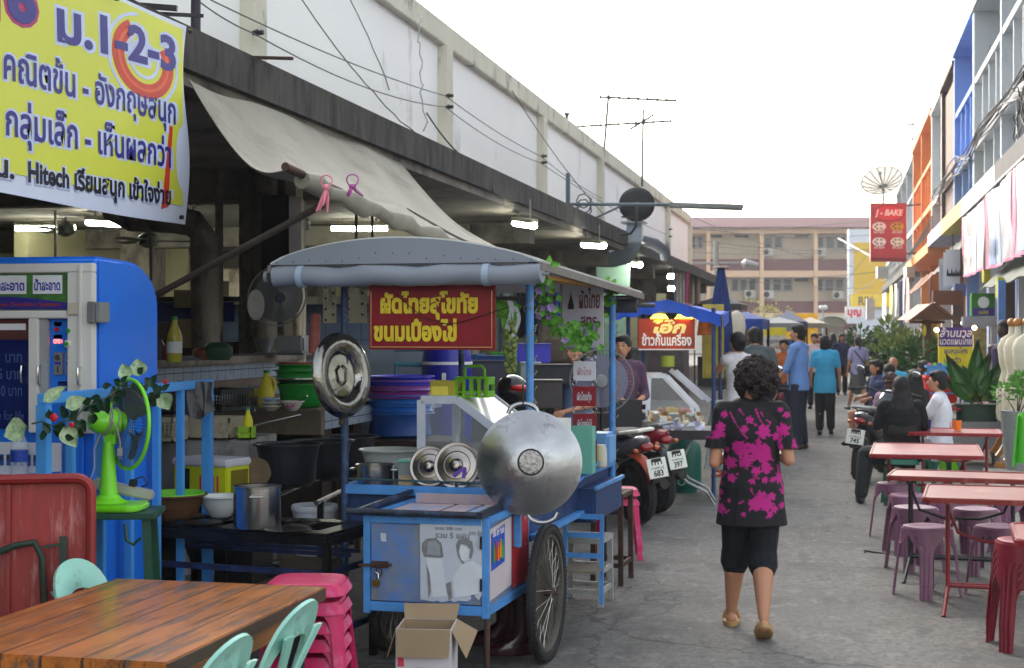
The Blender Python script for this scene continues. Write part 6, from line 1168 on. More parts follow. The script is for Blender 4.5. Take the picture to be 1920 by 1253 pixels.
for px,dd,rr in((470,8.9,.14),(560,9.2,.16)):p=W(px,1050,dd);bowl('black pail on the ground under the racks '+('at left'if px<500 else 'at right'),(p.x,p.y,.0),rr,.3,BT,'pail','bucket',.7)
zc=1.172
def oc(px,D):p=W(px,760,D);return Vector((p.x,p.y,zc))
bowl('large green plastic tub at the base of the stack on the sink counter',oc(566,10.5),.17,.16,GTB,'plastic_tub','tub',.7)
p=oc(560,10.5);bowl('steel mixing bowl inside the stack of green tubs',p+Z_*.125,.155,.075,STEEL,'steel_bowl','bowl',.75);bowl('second green tub in the stack above the steel bowl',p+Z_*.185,.165,.07,GTB,'plastic_tub','tub',.8)
bowl('green tub with red rim, topmost of the stack',p+Z_*.24,.15,.055,GTB,'plastic_tub','tub',.8);b=MB();b.cyl(p+Z_*.298,p+Z_*.308,.145,n=30);tag(b.build('round_cover',mat('red_lid',C(170,24,34),.4)),'flat red cover on top of the green tub stack','lid')
p=oc(500,10.3);t=thing('yellow_jug','yellow plastic jug with handle and green cap on the sink counter','jug',p)
b=MB();b.open_lathe([(.055,0),(.06,.02),(.055,.12),(.035,.19),(.02,.22),(.018,.24)],18,sx=1,sy=.7);b.build('body',YB2,t);b=MB();b.tube([(.02,0,.21),(.05,0,.2),(.062,0,.16),(.055,0,.12)],.01,8);b.build('handle',YB2,t);b=MB();b.cyl((0,0,.24),(0,0,.26),.02);b.build('cap',GRN,t)
b=MB();p=oc(470,10.4);b.box(p.x-.05,p.y-.05,zc,p.x+.06,p.y+.05,zc+.13);tag(b.build('yellow_box',mat('mustard_plastic',C(176,160,30),.4),bevel=.01),'mustard plastic box left of the yellow jug','box')
pot('small steel pot in front of the mustard box',oc(462,9.95),.075,.085,handles=False)
for i in range(3):bowl(('lowest','middle','top pale blue')[i]+' bowl of the small stack on the sink counter',oc(507,9.95)+Z_*.025*i,.062-.012*(i==2),.035,mat('stack_bowl',C(170,165,155),.3)if i<2 else mat('pale_blue_ceramic',C(150,170,200)),'small_bowl','bowl')
fb_=bowl('white bowl with pink flowers and a spoon on the counter corner',oc(549,9.95),.066,.065,mat('china_white',C(205,200,196),.2),'flower_bowl','bowl',.35);b=MB();p=oc(549,9.95);b.bar(p+Vector((.02,0,.05)),p+Vector((.1,0,.1)),.008);tag(b.build('spoon',STEEL),'metal spoon resting in the flowered bowl','spoon')
b=MB()
for a in range(4):c_=p+Vector((.005+.018*math.cos(a*1.6),-.0585,.038+.012*math.sin(a*1.6)));b.ell(c_,(.01,.003,.01),8)
b.build('flower_print',mat('rose_print',C(190,80,130),.4),fb_)
p=W(392,822,9.2);blk=thing('concrete_block','grimy whitewashed concrete block holding the cream crate','block',(p.x,p.y,0),rz=R(5));BZ=p.z
b=MB();b.box(-.55,-.1,0,.28,.5,BZ);b.build('body',mat('white_grimy_block',C(150,150,150),.8,var=.15,dirt=C(90,84,78),da=.4),blk,bevel=.006)
b=MB();b.prism(ellp(.12,.02,.06,.03),(0,0,BZ+.001),X_,Y_,.004);b.build('lid',BLK,blk)
def crate(label,p,w,d,h,m,rz,holes=True,name='crate'):
 t=thing(name,label,'crate'if name=='crate'else 'basket',p,rz=rz);b=MB();b.box(-w/2,-d/2,0,w/2,d/2,.01)
 for z,hh in((h-.03,.03),(0,.03)):b.box(-w/2,-d/2,z,w/2,-d/2+.008,z+hh);b.box(-w/2,d/2-.008,z,w/2,d/2,z+hh);b.box(-w/2,-d/2,z,-w/2+.008,d/2,z+hh);b.box(w/2-.008,-d/2,z,w/2,d/2,z+hh)
 if holes:
  n=int(w/.022)
  for i in range(n+1):x=-w/2+.004+(w-.008)*i/n;b.box(x-.004,-d/2+.001,.03,x+.004,-d/2+.006,h-.03);b.box(x-.004,d/2-.006,.03,x+.004,d/2-.001,h-.03)
  for z in np.arange(.045,h-.03,.02):b.box(-w/2,-d/2+.002,z,w/2,-d/2+.005,z+.005)
  n=int(d/.022)
  for i in range(n+1):y=-d/2+.004+(d-.008)*i/n;b.box(w/2-.006,y-.004,.03,w/2-.001,y+.004,h-.03)
 else:b.box(-w/2,-d/2+.002,.03,w/2,-d/2+.007,h-.03);b.box(w/2-.007,-d/2,.03,w/2-.002,d/2,h-.03)
 b.build('basket'if holes else 'walls',m,t);return t
pc=W(402,832,9.2);crate('cream plastic bottle crate behind the blue railing',(pc.x,pc.y,BZ+.002),.3,.26,.13,mat('dirty_cream_plastic',C(178,168,146),.6,dirt=C(110,90,70),da=.35),R(0),False)
pc=W(300,832,8.9);crate('worn cream slotted crate at the left behind the railing',(pc.x,pc.y,BZ+.002),.26,.22,.15,mat('dirty_cream_plastic',C(178,168,146)),R(0))
pc=W(412,775,9.5);crate('black mesh basket stacked above the cream crate',(pc.x,pc.y,BZ+.15),.3,.3,.14,BLK,R(-20),name='mesh_basket')
pc=W(300,775,8.9);crate('black mesh basket behind the railing at left',(pc.x,pc.y,BZ+.17),.28,.24,.16,BLK,R(0),name='mesh_basket')
pc=W(462,822,9.1);crate('small lime basket holding the soap bottle',(pc.x,pc.y,BZ+.002),.09,.09,.075,mat('lime_basket',C(160,210,60),.4),R(0),name='mesh_basket')
bottle((pc.x+.01,pc.y,BZ+.012),.18,.03,'bright yellow dish soap bottle with teal nozzle in the lime basket',mat('soap_yellow',C(222,220,30),.35),mat('teal_cap',C(40,160,130),.4))
b=MB();q0,q1=W(478,798,9.3),W(565,778,9.3);b.cyl(q0,q1,.008,n=8);tag(b.build('metal_rod',STEEL),'steel rod lying from the lime basket toward the sink counter','rod')
a_,c_=W(336,714,8.05),W(400,716,8.15);b=MB();b.grid(lambda u,v:a_.lerp(c_,u)+Vector((.01*math.sin(u*9+v*4),-.03-.03*v+.012*math.sin(u*13),-.19*v*(.75+.3*math.sin(u*3))))+Vector((.03*v,0,0)),18,12,th=.004);tag(b.build('plastic_sheet',mat('black_bin_liner',C(38,36,38),.3,bump=.6,bsc=20),ang=80),'black plastic sheet draped over the blue railing','sheet')
for px,ds in((405,'left one'),(600,'right one')):p=W(px,700,13.2)
b=MB();p=W(512,688,12.5);b.at((p.x,p.y,1.5));b.box(-.14,-.1,0,.3,.1,.02);b.lathe([(.05,.02),(.09,.14),(.0001,.14)],16,c=(-.08,0,0));tag(b.build('steel_basin',GREYMETAL),'dull steel basin on the tiled ledge right of the column','basin')
b=MB();p=W(550,690,12.3);b.at((p.x,p.y,1.5));b.box(-.13,-.1,.02,.12,.12,.16);tag(b.build('white_box',mat('grey_white_enamel',C(150,156,160),.4),bevel=.02),'grey white enamel box on the tiled ledge','box')
pb=W(750,822,11.4);zb0=.9;stack=[(.0,.2,mat('navy_basket_plastic',C(24,74,150),.4),'dark blue slatted basket at the bottom of the basin stack',.82),(.17,.1,mat('azure_plastic',C(40,110,200),.35),'azure basin above the dark blue basket',.9),(.23,.09,mat('azure_plastic',C(40,110,200)),'second azure basin in the stack',.9),(.29,.09,mat('mauve_plastic',C(150,60,150),.3),'mauve basin in the stack',.9),(.35,.08,mat('violet_plastic',C(150,100,190),.3),'lilac basin just under the violet blue one',.9),(.39,.07,mat('ultramarine_plastic',C(74,74,215),.3),'violet blue oval basin on top of the stack',.9)]
for dz,h,m,ds,ft in stack:bowl(ds,(pb.x+.01*math.sin(dz*40),pb.y,zb0+dz),.245,h,m,'oval_basin','basin',ft,sx=1.0,rimw=.015)
b=MB()
for i in range(34):a=i*2*math.pi/34;b.bar((.205*math.cos(a),.205*math.sin(a),.02),(.236*math.cos(a),.236*math.sin(a),.15),.006)
for z in(.04,.06,.08,.1,.12,.14):b.tube([((.204+z*.24)*math.cos(a),(.204+z*.24)*math.sin(a),z)for a in np.linspace(0,6.28,36,endpoint=False)],.003,4,closed=True)
b.build('lattice',mat('dark_navy',C(14,44,100)),bpy.data.objects['oval_basin'])
b=MB();b.box(pb.x-.45,pb.y-.3,.84,pb.x+.45,pb.y+.3,.895)
for x in(-.42,.42):
 for y in(-.27,.27):b.box(pb.x+x-.02,pb.y+y-.02,0,pb.x+x+.02,pb.y+y+.02,.84)
tag(b.build('wooden_rack',mat('dark_timber',C(58,46,40),.8,var=.3)),'dark wooden rack under the stack of basins','rack')
p=W(838,706,13.5);t=thing('blue_barrel','ultramarine plastic water barrel with white band behind the showcase','barrel',(p.x,p.y,.5));BB=mat('barrel_blue',C(22,28,150),.3)
b=MB();b.lathe([(.0001,0),(.2,0),(.225,.4),(.225,.9),(.21,1.0),(.2,1.04),(.0001,1.05)],32);b.build('body',BB,t);b=MB();b.lathe([(.228,.9),(.228,.925)],32);b.build('band',WHT,t)
t=thing('water_pipe','teal plastic water pipes with tap on the grey tiled wall','pipe',W(770,690,13.5));o0=W(770,690,13.5);b=MB().at(-o0);b.tube([W(740,655,13.5),W(798,655,13.5),W(799,684,13.5),W(810,684,13.5)],.022,8);b.tube([W(742,712,13.5),W(742,683,13.5),W(800,685,13.5)],.022,8);b.build('pipe',mat('teal_pvc',C(56,120,140),.5),t);b=MB().at(-o0);b.cyl(W(806,676,13.4),W(806,690,13.4),.03);b.build('tap',RUST,t)
b=MB();p=W(735,760,14.2);b.at((p.x,p.y,0),(0,0,TH));b.box(-.55,0,0,.5,.1,1.56);tag(b.build('grey_panel',mat('grey_blue_panel',C(112,122,134),.6,var=.15,dirt=C(90,96,100),da=.3)),'grey blue enamel panel behind the basin stack','panel')
for px,py,D,w,h,colr,ds in((880,690,14.5,.3,.22,(28,90,150),'blue plastic box behind the green caddy'),(925,690,14.2,.3,.2,(40,70,130),'dark blue tray box right of it, behind the grape decoration'),(945,655,15,.25,.06,(60,160,50),'bright green bundle lying on the blue boxes'),(1000,660,15.5,.35,.18,(70,70,200),'violet blue stool shape behind the front right cart pole'),(905,720,14,.5,.3,(60,60,76),'dark shelf box behind the showcase'),(1045,700,13.5,.5,.16,(44,44,52),'black tray on the stall table behind the plaques'),(1020,745,12.6,.3,.22,(80,74,74),'dark steel drum behind the motorcycle'),(995,720,14.8,.2,.3,(140,150,150),'grey cloth bundle behind the cart pole')):
 p=W(px,py+20,D);b=MB();b.at((p.x,p.y,max(p.z,.01)),(0,0,TH));b.box(-w/2,-.1,0,w/2,.15,h);b.box(-w/2-.01,-.11,h,w/2+.01,.16,h+.015);tag(b.build('storage_box',mat('box_%d_%d'%(colr[0],colr[2]),C(*colr),.45,var=.2),bevel=.01),ds,'box')
p=W(960,735,14.2);b=MB();b.at((p.x,p.y,0),(0,0,TH));b.box(-1.0,-.2,.6,1.2,.4,1.06);b.box(-1.0,-.18,0,1.2,.38,.6);tag(b.build('stall_counter',mat('dark_counter',C(44,42,46),.6,var=.3,sc=3)),'dark counter of the stall behind the pad thai cart','counter')
p=W(1010,590,15);t=thing('hanging_rags','dark rags and blue cloth hanging in the stall behind the cart','cloth',p)
for dx,w,h,colr in((-.12,.2,.45,(30,30,40)),(.1,.22,.3,(44,36,52)),(.28,.2,.28,(24,60,150)),(-.35,.16,.6,(96,100,102))):
 b=MB();b.grid(lambda u,v:(dx+(u-.5)*w*(1+.2*v),.03*math.sin(u*9),.25-h*v-.03*math.sin(u*7)),10,6,th=.01);b.build('cloth',mat('rag_%d_%d'%(colr[0],colr[2]),C(*colr),.9),t,ang=80)
for(X,Y,w,h,colr,ds)in((-4.4,20,1.6,1.0,(60,56,58),'dark market counter behind the blue sausage stall'),(-4.4,25,1.5,1.2,(84,74,70),'brown market counter farther along the hall'),(-4.4,31,1.6,1.3,(66,72,80),'grey market counter near the mint pillar'),(-4.2,38,1.6,1.4,(90,80,84),'far market counter under the hanging clothes')):
 b=MB();b.box(X-.4,Y-w/2,0,X+.5,Y+w/2,h);b.box(X-.45,Y-w/2-.05,h,X+.55,Y+w/2+.05,h+.05);b.box(X-.3,Y-w/3,h+.05,X,Y,h+.35);tag(b.build('market_counter',mat('counter_%d'%colr[0],C(*colr),.7,var=.4,sc=3),bevel=.01),ds,'counter')
def moto(label,loc,rz,body,seat=(24,24,28),plate=None,rack=None,group='parked motorcycles',light=True,lean=0.,fender=None):
 t=thing('motorcycle',label,'motorcycle',loc,rot=(0,R(lean),rz),group=group);Bm=mat('moto_%d_%d_%d'%body,C(*body),.25,var=.1,coat=.6);DK=mat('moto_dark_plastic',C(36,36,40),.35,var=.2)
 for y,nm in((-.62,'rear'),(.62,'front')):
  w=thing('wheel',None,None,(0,y,.29));w.parent=t;b=MB();b.lathe([(.22,-.03),(.24,-.045),(.275,-.04),(.29,0),(.275,.04),(.24,.045),(.22,.03),(.22,-.03)],36,ax=(1,0,0));b.build('tyre',RUBBER,w)
  b=MB();b.lathe([(.0001,-.03),(.05,-.03),(.05,.03),(.0001,.03)],16,ax=(1,0,0));b.lathe([(.2,-.03),(.22,-.03),(.22,.03),(.2,.03),(.2,-.03)],30,ax=(1,0,0))
  for i in range(5):a=i*1.257;b.bar((0,.04*math.cos(a),.04*math.sin(a)),(0,.21*math.cos(a),.21*math.sin(a)),.025)
  b.build('rim',GREYMETAL,w)
 def loft(secs,nm,m,n=16,par=t):
  b=MB();vs_=[(rx*math.cos(a)if abs(math.cos(a))>.01 else 0,y,z+rz_*math.sin(a))for(y,z,rx,rz_)in secs for a in np.linspace(0,2*math.pi,n,endpoint=False)]
  k=len(secs);fs=[(j*n+i,j*n+(i+1)%n,(j+1)*n+(i+1)%n,(j+1)*n+i)for j in range(k-1)for i in range(n)]+[tuple(range(n))[::-1],tuple(range((k-1)*n,k*n))];b.add(vs_,fs);return b.build(nm,m,par,ang=60)
 loft([(-.86,.76,.03,.02),(-.8,.74,.09,.06),(-.55,.68,.12,.1),(-.2,.58,.12,.12),(.05,.42,.1,.1),(.25,.38,.06,.06)],'rear_fairing',Bm)
 loft([(-.72,.8,.08,.02),(-.6,.815,.13,.045),(-.3,.79,.13,.05),(-.1,.75,.12,.05),(.02,.71,.09,.03)],'seat',mat('moto_seat',C(*seat),.5))
 loft([(.3,.35,.1,.06),(.38,.55,.14,.12),(.42,.78,.13,.12),(.5,.9,.1,.08),(.56,.93,.04,.03)],'front_fairing',Bm)
 loft([(-.35,.35,.1,.1),(0,.32,.12,.12),(.25,.34,.08,.1)],'engine',DARKMETAL)
 b=MB();b.grid(lambda u,v:((v-.5)*.11,-.62-.33*math.cos(R(20+95*u)),.29+.33*math.sin(R(20+95*u))),10,4,th=.012);b.build('mudguard',mat('moto_%d_%d_%d'%(fender or(36,36,40)),C(*(fender or(36,36,40))),.35),t)
 b=MB();b.grid(lambda u,v:((v-.5)*.11,.62-.32*math.cos(R(60+90*u)),.29+.32*math.sin(R(60+90*u))),8,4,th=.012);b.build('mudguard',Bm,t)
 b=MB();b.box(-.06,-.985,.40,.06,-.95,.62);b.build('plate_bracket',DK,t,bevel=.01)
 b=MB();b.at((0,-.99,.53),(R(-12),0,0));b.box(-.1,-.006,-.085,.1,0,.085);pl=b.build('number_plate',mat('plate_white',C(225,225,215),.4),t,bevel=.003)
 if plate:
  b=MB();b.at((0,-.99,.53),(R(-12),0,0));b.text(plate[0],(0,-.007,.03),X_,Z_,.06,bold=.03,fit=.11,align='C');b.text(plate[1],(0,-.007,-.008),X_,Z_,.025,bold=.01,fit=.13,align='C');b.text(plate[2],(0,-.007,-.068),X_,Z_,.07,bold=.03,fit=.1,align='C');b.build('lettering',BLK,pl)
 b=MB();b.ell((0,-.86,.70),(.066,.045,.04),14);b.build('tail_light',mat('tail_red',C(140,10,20),.15,coat=.8),t)
 for s_ in(-1,1):b=MB();b.ell((s_*.11,-.85,.68),(.028,.026,.022),10);b.build('indicator',mat('amber_lens',C(176,80,30),.2,coat=.6),t)
 b=MB();b.tube([(-.1,-.45,.8),(-.12,-.75,.84),(-.08,-.86,.85),(.08,-.86,.85),(.12,-.75,.84),(.1,-.45,.8)],.016,8);b.build('grab_rail',rack or GREYMETAL,t)
 b=MB();b.tube([(-.34,.3,.98),(-.25,.36,1.0),(-.1,.42,.98),(.1,.42,.98),(.25,.36,1.0),(.34,.3,.98)],.013,8);b.build('handlebar',BLK,t)
 for s_ in(-1,1):
  b=MB();b.cyl((s_*.34,.3,.98),(s_*.44,.27,.97),.017);b.build('grip',RUBBER,t)
  b=MB();b.tube([(s_*.22,.36,1.0),(s_*.26,.33,1.12),(s_*.3,.33,1.2)],.006,6);b.ell((s_*.33,.33,1.23),(.06,.015,.042),14);mi=b.build('mirror',BLK,t);b=MB();b.ell((s_*.33,.318,1.23),(.052,.006,.036),14);b.build('mirror_glass',CHROME,mi)
 b=MB();b.ell((0,.54,.93),(.09,.06,.07),14);b.build('headlight',mat('headlight_glass',C(220,220,225),.1,coat=.8),t)
 for s_ in(-1,1):b=MB();b.cyl((s_*.06,.62,.29),(s_*.06,.45,.85),.02,n=8);b.build('fork',GREYMETAL,t)
 b=MB();b.tube([(.13,-.1,.25),(.15,-.5,.28),(.16,-.85,.36)],[.03,.045,.05],10);b.build('exhaust',DARKMETAL,t);b=MB();b.bar((-.1,-.05,.25),(-.22,-.05,.0),.02);b.build('kickstand',BLK,t);return t
def rearat(px,py,rz,off=.62):p=G(px,py,0);return(p.x-math.sin(rz)*off,p.y+math.cos(rz)*off,0)
moto('grey motorcycle with orange mudguard and plate 683, nearest beside the cart',rearat(1196,984,R(42)),R(42),(80,80,88),(70,64,60),('1กา','กาฬสินธุ์','683'),rack=mat('ivory_rail',C(225,222,210),.35),fender=(190,74,50),lean=-6)
moto('dark red and black motorcycle just behind the grey one',rearat(1232,962,R(44)),R(44),(130,20,34),plate=('กฉ','กาฬสินธุ์','397'),lean=-6)
moto('black motorcycle with red and white front behind the wok',rearat(1075,930,R(155),.0),R(165),(150,30,34),lean=5,group=None)
moto('dark motorcycle parked beside the red tables with plate 745',rearat(1620,903,R(-8)),R(-14),(70,74,82),plate=('กษฉ','กาฬสินธุ์','745'),lean=6,group=None)
moto('red motorcycle ridden by the person in orange among the crowd',tuple(W(1448,700,26).xy)+(0,),R(160),(160,24,30),group=None)
moto('blue motorcycle partly hidden behind the walking woman',tuple(W(1408,740,18.6).xy)+(0,),R(2),(24,50,170),group=None)
p=W(960,735,11.3);t=thing('motorcycle_helmet','black and red helmet hanging behind the cart pole','helmet',p);b=MB();b.ell((0,0,0),(.13,.13,.13),18);b.build('shell',mat('gloss_black',C(18,18,20),.15,coat=.6),t);b=MB();b.ell((.06,-.07,.03),(.08,.07,.03),12);b.build('decal',RL,t)
bs=thing('sausage_stall','food stall with bright blue cloth canopy and yellow lamps','stall',tuple(W(1250,620,16).xy)+(0,),rz=0);so_=Vector((bs.location.x,bs.location.y,0));CAN=mat('blue_canopy_cloth',C(28,78,190),.7,var=.15,sc=3,dirt=C(60,90,150),da=.2)
e=[W(1150,578,15.6),W(1352,590,15.4),W(1362,584,18.4),W(1180,578,18.6)];rg1,rg2=W(1252,562,15.5),W(1262,566,18.5)
b=MB().at(-so_)
b.grid(lambda u,v:(e[0].lerp(rg1,min(1,u*2))if u<.5 else rg1.lerp(e[1],(u-.5)*2)).lerp(e[3].lerp(rg2,min(1,u*2))if u<.5 else rg2.lerp(e[2],(u-.5)*2),v)+Z_*(-.02*math.sin(u*math.pi*4)**2),24,6,th=.015)
b.grid(lambda u,v:((e[0].lerp(rg1,u*2)if u<.5 else rg1.lerp(e[1],(u-.5)*2))+Vector((.0,-.02+.01*math.sin(u*30),-.12*v-.01*math.sin(u*40)*v))),40,3,th=.01)
b.grid(lambda u,v:e[1].lerp(e[2],u)+Vector((.02,0,-.13*v)),10,3,th=.01);b.build('canopy',CAN,bs,ang=80)
for q in(W(1178,640,15.7),W(1338,640,15.5),W(1350,640,18.2),W(1205,640,18.2)):b=MB().at(-so_);b.cyl((q.x,q.y,0),(q.x,q.y,1.93),.022,n=8);b.build('pole',CBD,bs)
LAMPY=mat('warm_lit_shade',(1,.62,.05),emit=2.2,var=0)
for px in(1236,1282,1312):
 p=W(px,598,15.55)-so_;b=MB().at(p);b.lathe([(.095 if px<1300 else .05,0),(.06,.045),(.0001,.05)],20);b.build('lamp_shade',LAMPY,bs)
pl=bpy.data.lights.new('stall_lamp','POINT');pl.energy=.35;pl.color=(1,.6,.15);pl.shadow_soft_size=.08;plo=bpy.data.objects.new('stall_lamp_light',pl);COL.objects.link(plo);plo.location=W(1255,606,15.3)
q0,q1=W(1197,657,15.5),W(1305,598,15.5);t=thing('sausage_sign','orange red lit sign with white Thai lettering under the blue canopy','sign',q0,rz=TH);w,h=108/SP*15.5,q1.z-q0.z
b=MB();b.box(0,0,0,w,.02,h);b.build('board',mat('vermilion_print',C(168,54,26),.5,var=.3,sc=4,dirt=C(120,50,24),da=.45),t);b=MB();b.bar((0,-.004,.008),(w,-.004,.008),.012);b.bar((w-.006,-.004,0),(w-.006,-.004,h),.012);b.build('edge',WHT,t)
b=MB();b.text('ไอ๊ก',(w*.2,-.004,h*.56),X_,Z_,.15,bold=.05,fit=w*.6,shear=.3,lift=.001);b.build('lettering',mat('lemon_white_print',C(240,226,150),.5),t);b=MB();b.text('ข้าวกั๊นแครื่อง',(w*.06,-.004,h*.16),X_,Z_,.12,bold=.03,fit=w*.86,lift=.001,sy=1.2);b.build('lettering',mat('white_print',C(235,230,230)),t)
tz=.72;a_=W(1228,800,14.8);t=thing('stall_table','folding table with dark metal apron and chromed splayed legs in front of the blue stall','table',(a_.x,a_.y,0),rz=R(4));TW=.68
b=MB();b.box(-.55,0,tz-.03,TW-.1,.9,tz);b.build('tabletop',GREYMETAL,t);b=MB();b.box(0,-.02,tz-.08,TW-.1,0,tz+.01);b.box(TW-.1,-.02,tz-.08,TW-.08,.9,tz+.01);b.build('apron',mat('dark_steel_apron',C(60,56,58),.4,.5),t)
for y in(.02,.45):b=MB();b.tube([(-.02,y,tz-.08),(.26,y,.28),(.32,y,.22),(.5,y,.13),(.58,y,.0)],.014,8);b.tube([(.36,y+.02,tz-.08),(.08,y+.02,.06),(-.1,y+.02,.0)],.014,8);b.build('leg',GREYMETAL,t)
a2=Vector((a_.x,a_.y,tz));p=W(1262,770,15.6);t=thing('glass_showcase','white framed glass food showcase on the sausage stall','display case',(p.x,p.y,tz+.01),rz=TH);sc2=15.6/SP;S2=lambda px,py:((px-1262)*sc2,(782-py)*sc2+.0)
out=[S2(1214,782),S2(1217,690),S2(1250,690),S2(1308,750),S2(1308,782)]
for yo in(0,.5):
 b=MB()
 for i in range(5):a1,c1=out[i],out[(i+1)%5];b.bar((a1[0],yo,a1[1]),(c1[0],yo,c1[1]),.045,.02,up=(0,1,0))
 b.build('frame',mat('white_lacquer',C(225,228,236),.4),t)
b=MB();b.prism(out,(0,-.003,0),X_,Z_,.003);b.build('glass_pane',GLASS,t);b=MB();b.box(out[0][0],.02,.11,out[4][0],.48,.12);b.box(out[0][0],.4,0,out[4][0],.41,.1);b.build('shelf',WHT,t)
b=MB();a1,c1=Vector((out[2][0],0,out[2][1])),Vector((out[3][0],0,out[3][1]));off=Vector((.09,0,.05));b.bar(a1+off,c1+off*1.4,.02,.05);b.bar(a1+off+Y_*.5,c1+off*1.4+Y_*.5,.02,.05);b.build('open_lid',mat('white_aluminium',C(196,200,212)),t)
pw=Vector((p.x,p.y,0));
for dx,dy,z,r_,h,colr,ds in((-.03,.2,.13,.1,.07,(196,160,60),'heap of yellow noodles in the stall showcase'),(.1,.25,.13,.07,.05,(190,120,110),'pink sausage heap in the stall showcase'),(.14,.18,.05,.1,.05,(120,84,60),'brown meat tray low in the stall showcase'),(-.1,.2,.13,.06,.04,(150,70,60),'reddish meat pile at the left of the stall showcase')):
 b=MB();b.at((p.x+dx,p.y+dy,tz+z));
 for i in range(30):b.ell((rnd.gauss(0,r_*.45),rnd.gauss(0,r_*.4),rnd.random()*h*.6),(.03,.022,.02),6)
 tag(b.build('food_heap',mat('food_%d'%colr[1],C(*colr),.5,var=.25,sc=20)),ds,'food')
b=MB();p2=W(1252,684,15.6);b.at(p2);b.cyl((0,0,-.02),(0,0,.09),.07,n=18);tag(b.build('green_tissue_box',mat('pale_lime',C(150,165,50),.5)),'lime tissue roll holder on top of the stall showcase','box')
rg=random.Random(21);kinds=[('cellophane_bag',(196,190,178)),('cellophane_bag',(178,140,92)),('cellophane_bag',(190,180,214))]
WH=['front left','front middle','front right','back left','back middle','back right']
for i in range(18):
 cx,cy=i%6,i//6;colr=((186,182,206),(205,196,170),(170,130,84))[(cy+(cx<2))%3]
 q=a2+Vector((-.42+cx*.165+rg.uniform(-.02,.02),.1+cy*.15,.03+.03*cy));b=MB();b.at(q,(rg.uniform(-.4,.4),rg.uniform(-.4,.4),rg.random()*3))
 b.ell((0,0,0),(.075,.05,.03),10);b.grid(lambda u,v:((u-.5)*.06*(1+v),.02*math.sin(u*8),.02+.06*v),6,3,th=.003)
 tag(b.build('snack_packet',mat('snack_%d'%colr[0],C(*colr),.2,var=.3,sc=14,coat=.6),ang=80),'%s snack packet, number %s in the %s row on the stall table'%(('lilac white','cream','brown')[(cy+(cx<2))%3],('one','two','three','four','five','six')[cx],('front','middle','back')[cy]),'packet','wrapped snacks on the stall table')
for px,colr,ds in((1178,(60,34,20),'dark sauce bottle with yellow cap at the left of the stall'),(1192,(170,130,30),'amber sauce bottle in the middle of the three at the stall'),(1204,(40,26,24),'dark sauce bottle with white cap beside the stall showcase')):
 p=W(px,768,15.3);bottle((p.x,p.y,p.z),.26,.035,ds,mat('sauce_%d'%colr[0],C(*colr),.2),YB2 if px<1180 else WHT,YB2 if px!=1204 else PAPER)
p=W(1190,778,15.3);b=MB();b.at((p.x,p.y,0),(0,0,TH));b.box(-.5,-.1,.3,.1,.4,p.z+.02);tag(b.build('stall_shelf',mat('dark_counter',C(44,42,46))),'dark shelf carrying the sauce bottles','shelf')
p=G(1283,922);t=thing('gas_cylinder','dark green cooking gas cylinder under the stall table','gas cylinder',(p.x,p.y,0));GG=mat('gas_green',C(22,96,84),.4,var=.1,dirt=C(40,70,60),da=.2)
b=MB();b.lathe([(.13,.0),(.14,.04),(.17,.07),(.18,.12),(.18,.42),(.165,.5),(.1,.56),(.05,.58),(.0001,.58)],32);b.build('body',GG,t);b=MB();b.grid(lambda u,v:(.1*math.cos(R(-140+280*u)),.1*math.sin(R(-140+280*u)),.55+.13*v),24,2,th=.006);b.build('collar',GG,t)
b=MB()
for i,c_ in enumerate('ปตท'):
 pass
b.text('Unit',(-.03,-.185,.18),Z_,-X_,.1,bold=.03,fit=.2);b.tube([(-.01+.035*math.cos(a),-.186,.12+.035*math.sin(a))for a in np.linspace(0,6.28,16,endpoint=False)],.006,4,closed=True);b.build('lettering',mat('faded_white_ink',C(150,180,175),.5),t)
p=W(1342,800,16.4);b=MB();b.at((p.x,p.y,0));b.grid(lambda u,v:((u-.5)*.2*(1.2-.5*v)+.02*math.sin(v*9),.05*math.sin(u*6+v*3),.2+.75*v),8,10,th=.02);tag(b.build('plastic_bag',mat('milky_bag',C(165,172,178),.3,var=.2,alpha=.75),ang=80),'long translucent plastic bags hanging at the right side of the stall','bag')
p=W(1128,715,11.5);t=thing('pedestal_fan','grey electric fan with translucent blades behind the cart plaques','electric fan',(p.x,p.y,0));ax=(Vector((0,0,1.7))-p).normalized();u_,w_,_d=basis(ax);q=Vector((0,0,p.z))
b=MB();b.tube([q+(u_*math.cos(a)+w_*math.sin(a))*.24 for a in np.linspace(0,6.28,40,endpoint=False)],.006,5,closed=True)
for i in range(48):a=i*math.pi/24;b.tube([q+(u_*math.cos(a)+w_*math.sin(a))*r_+ax*h_ for r_,h_ in((.05,.06),(.14,.05),(.24,0))],.0013,3,caps=False)
b.build('guard',FG,t);b=MB();b.lathe([(.0001,.07),(.045,.068),(.05,.05),(.0001,.05)],18,c=q,ax=ax);b.build('hub',GREYMETAL,t);b=MB();b.lathe([(.0001,0),(.18,.0),(.2,.02),(.0001,.03)],24,c=q,ax=ax);b.build('blades',mat('smoky_lilac_blade',C(140,140,165),.3,alpha=.6),t);b=MB();b.cyl((0,0,0),(0,0,p.z-.05),.015);b.cyl((0,0,0),(0,0,.02),.16,n=20);b.build('stand',BLK,t)
p=W(1352,600,19.5);t=thing('closed_umbrella','tall closed navy parasol with wooden finial beside the blue canopy','umbrella',(p.x,p.y,0));NV=mat('navy_parasol_cloth',C(26,48,104),.8,var=.2)
b=MB();zt3=W(1352,503,19.5).z;n=40
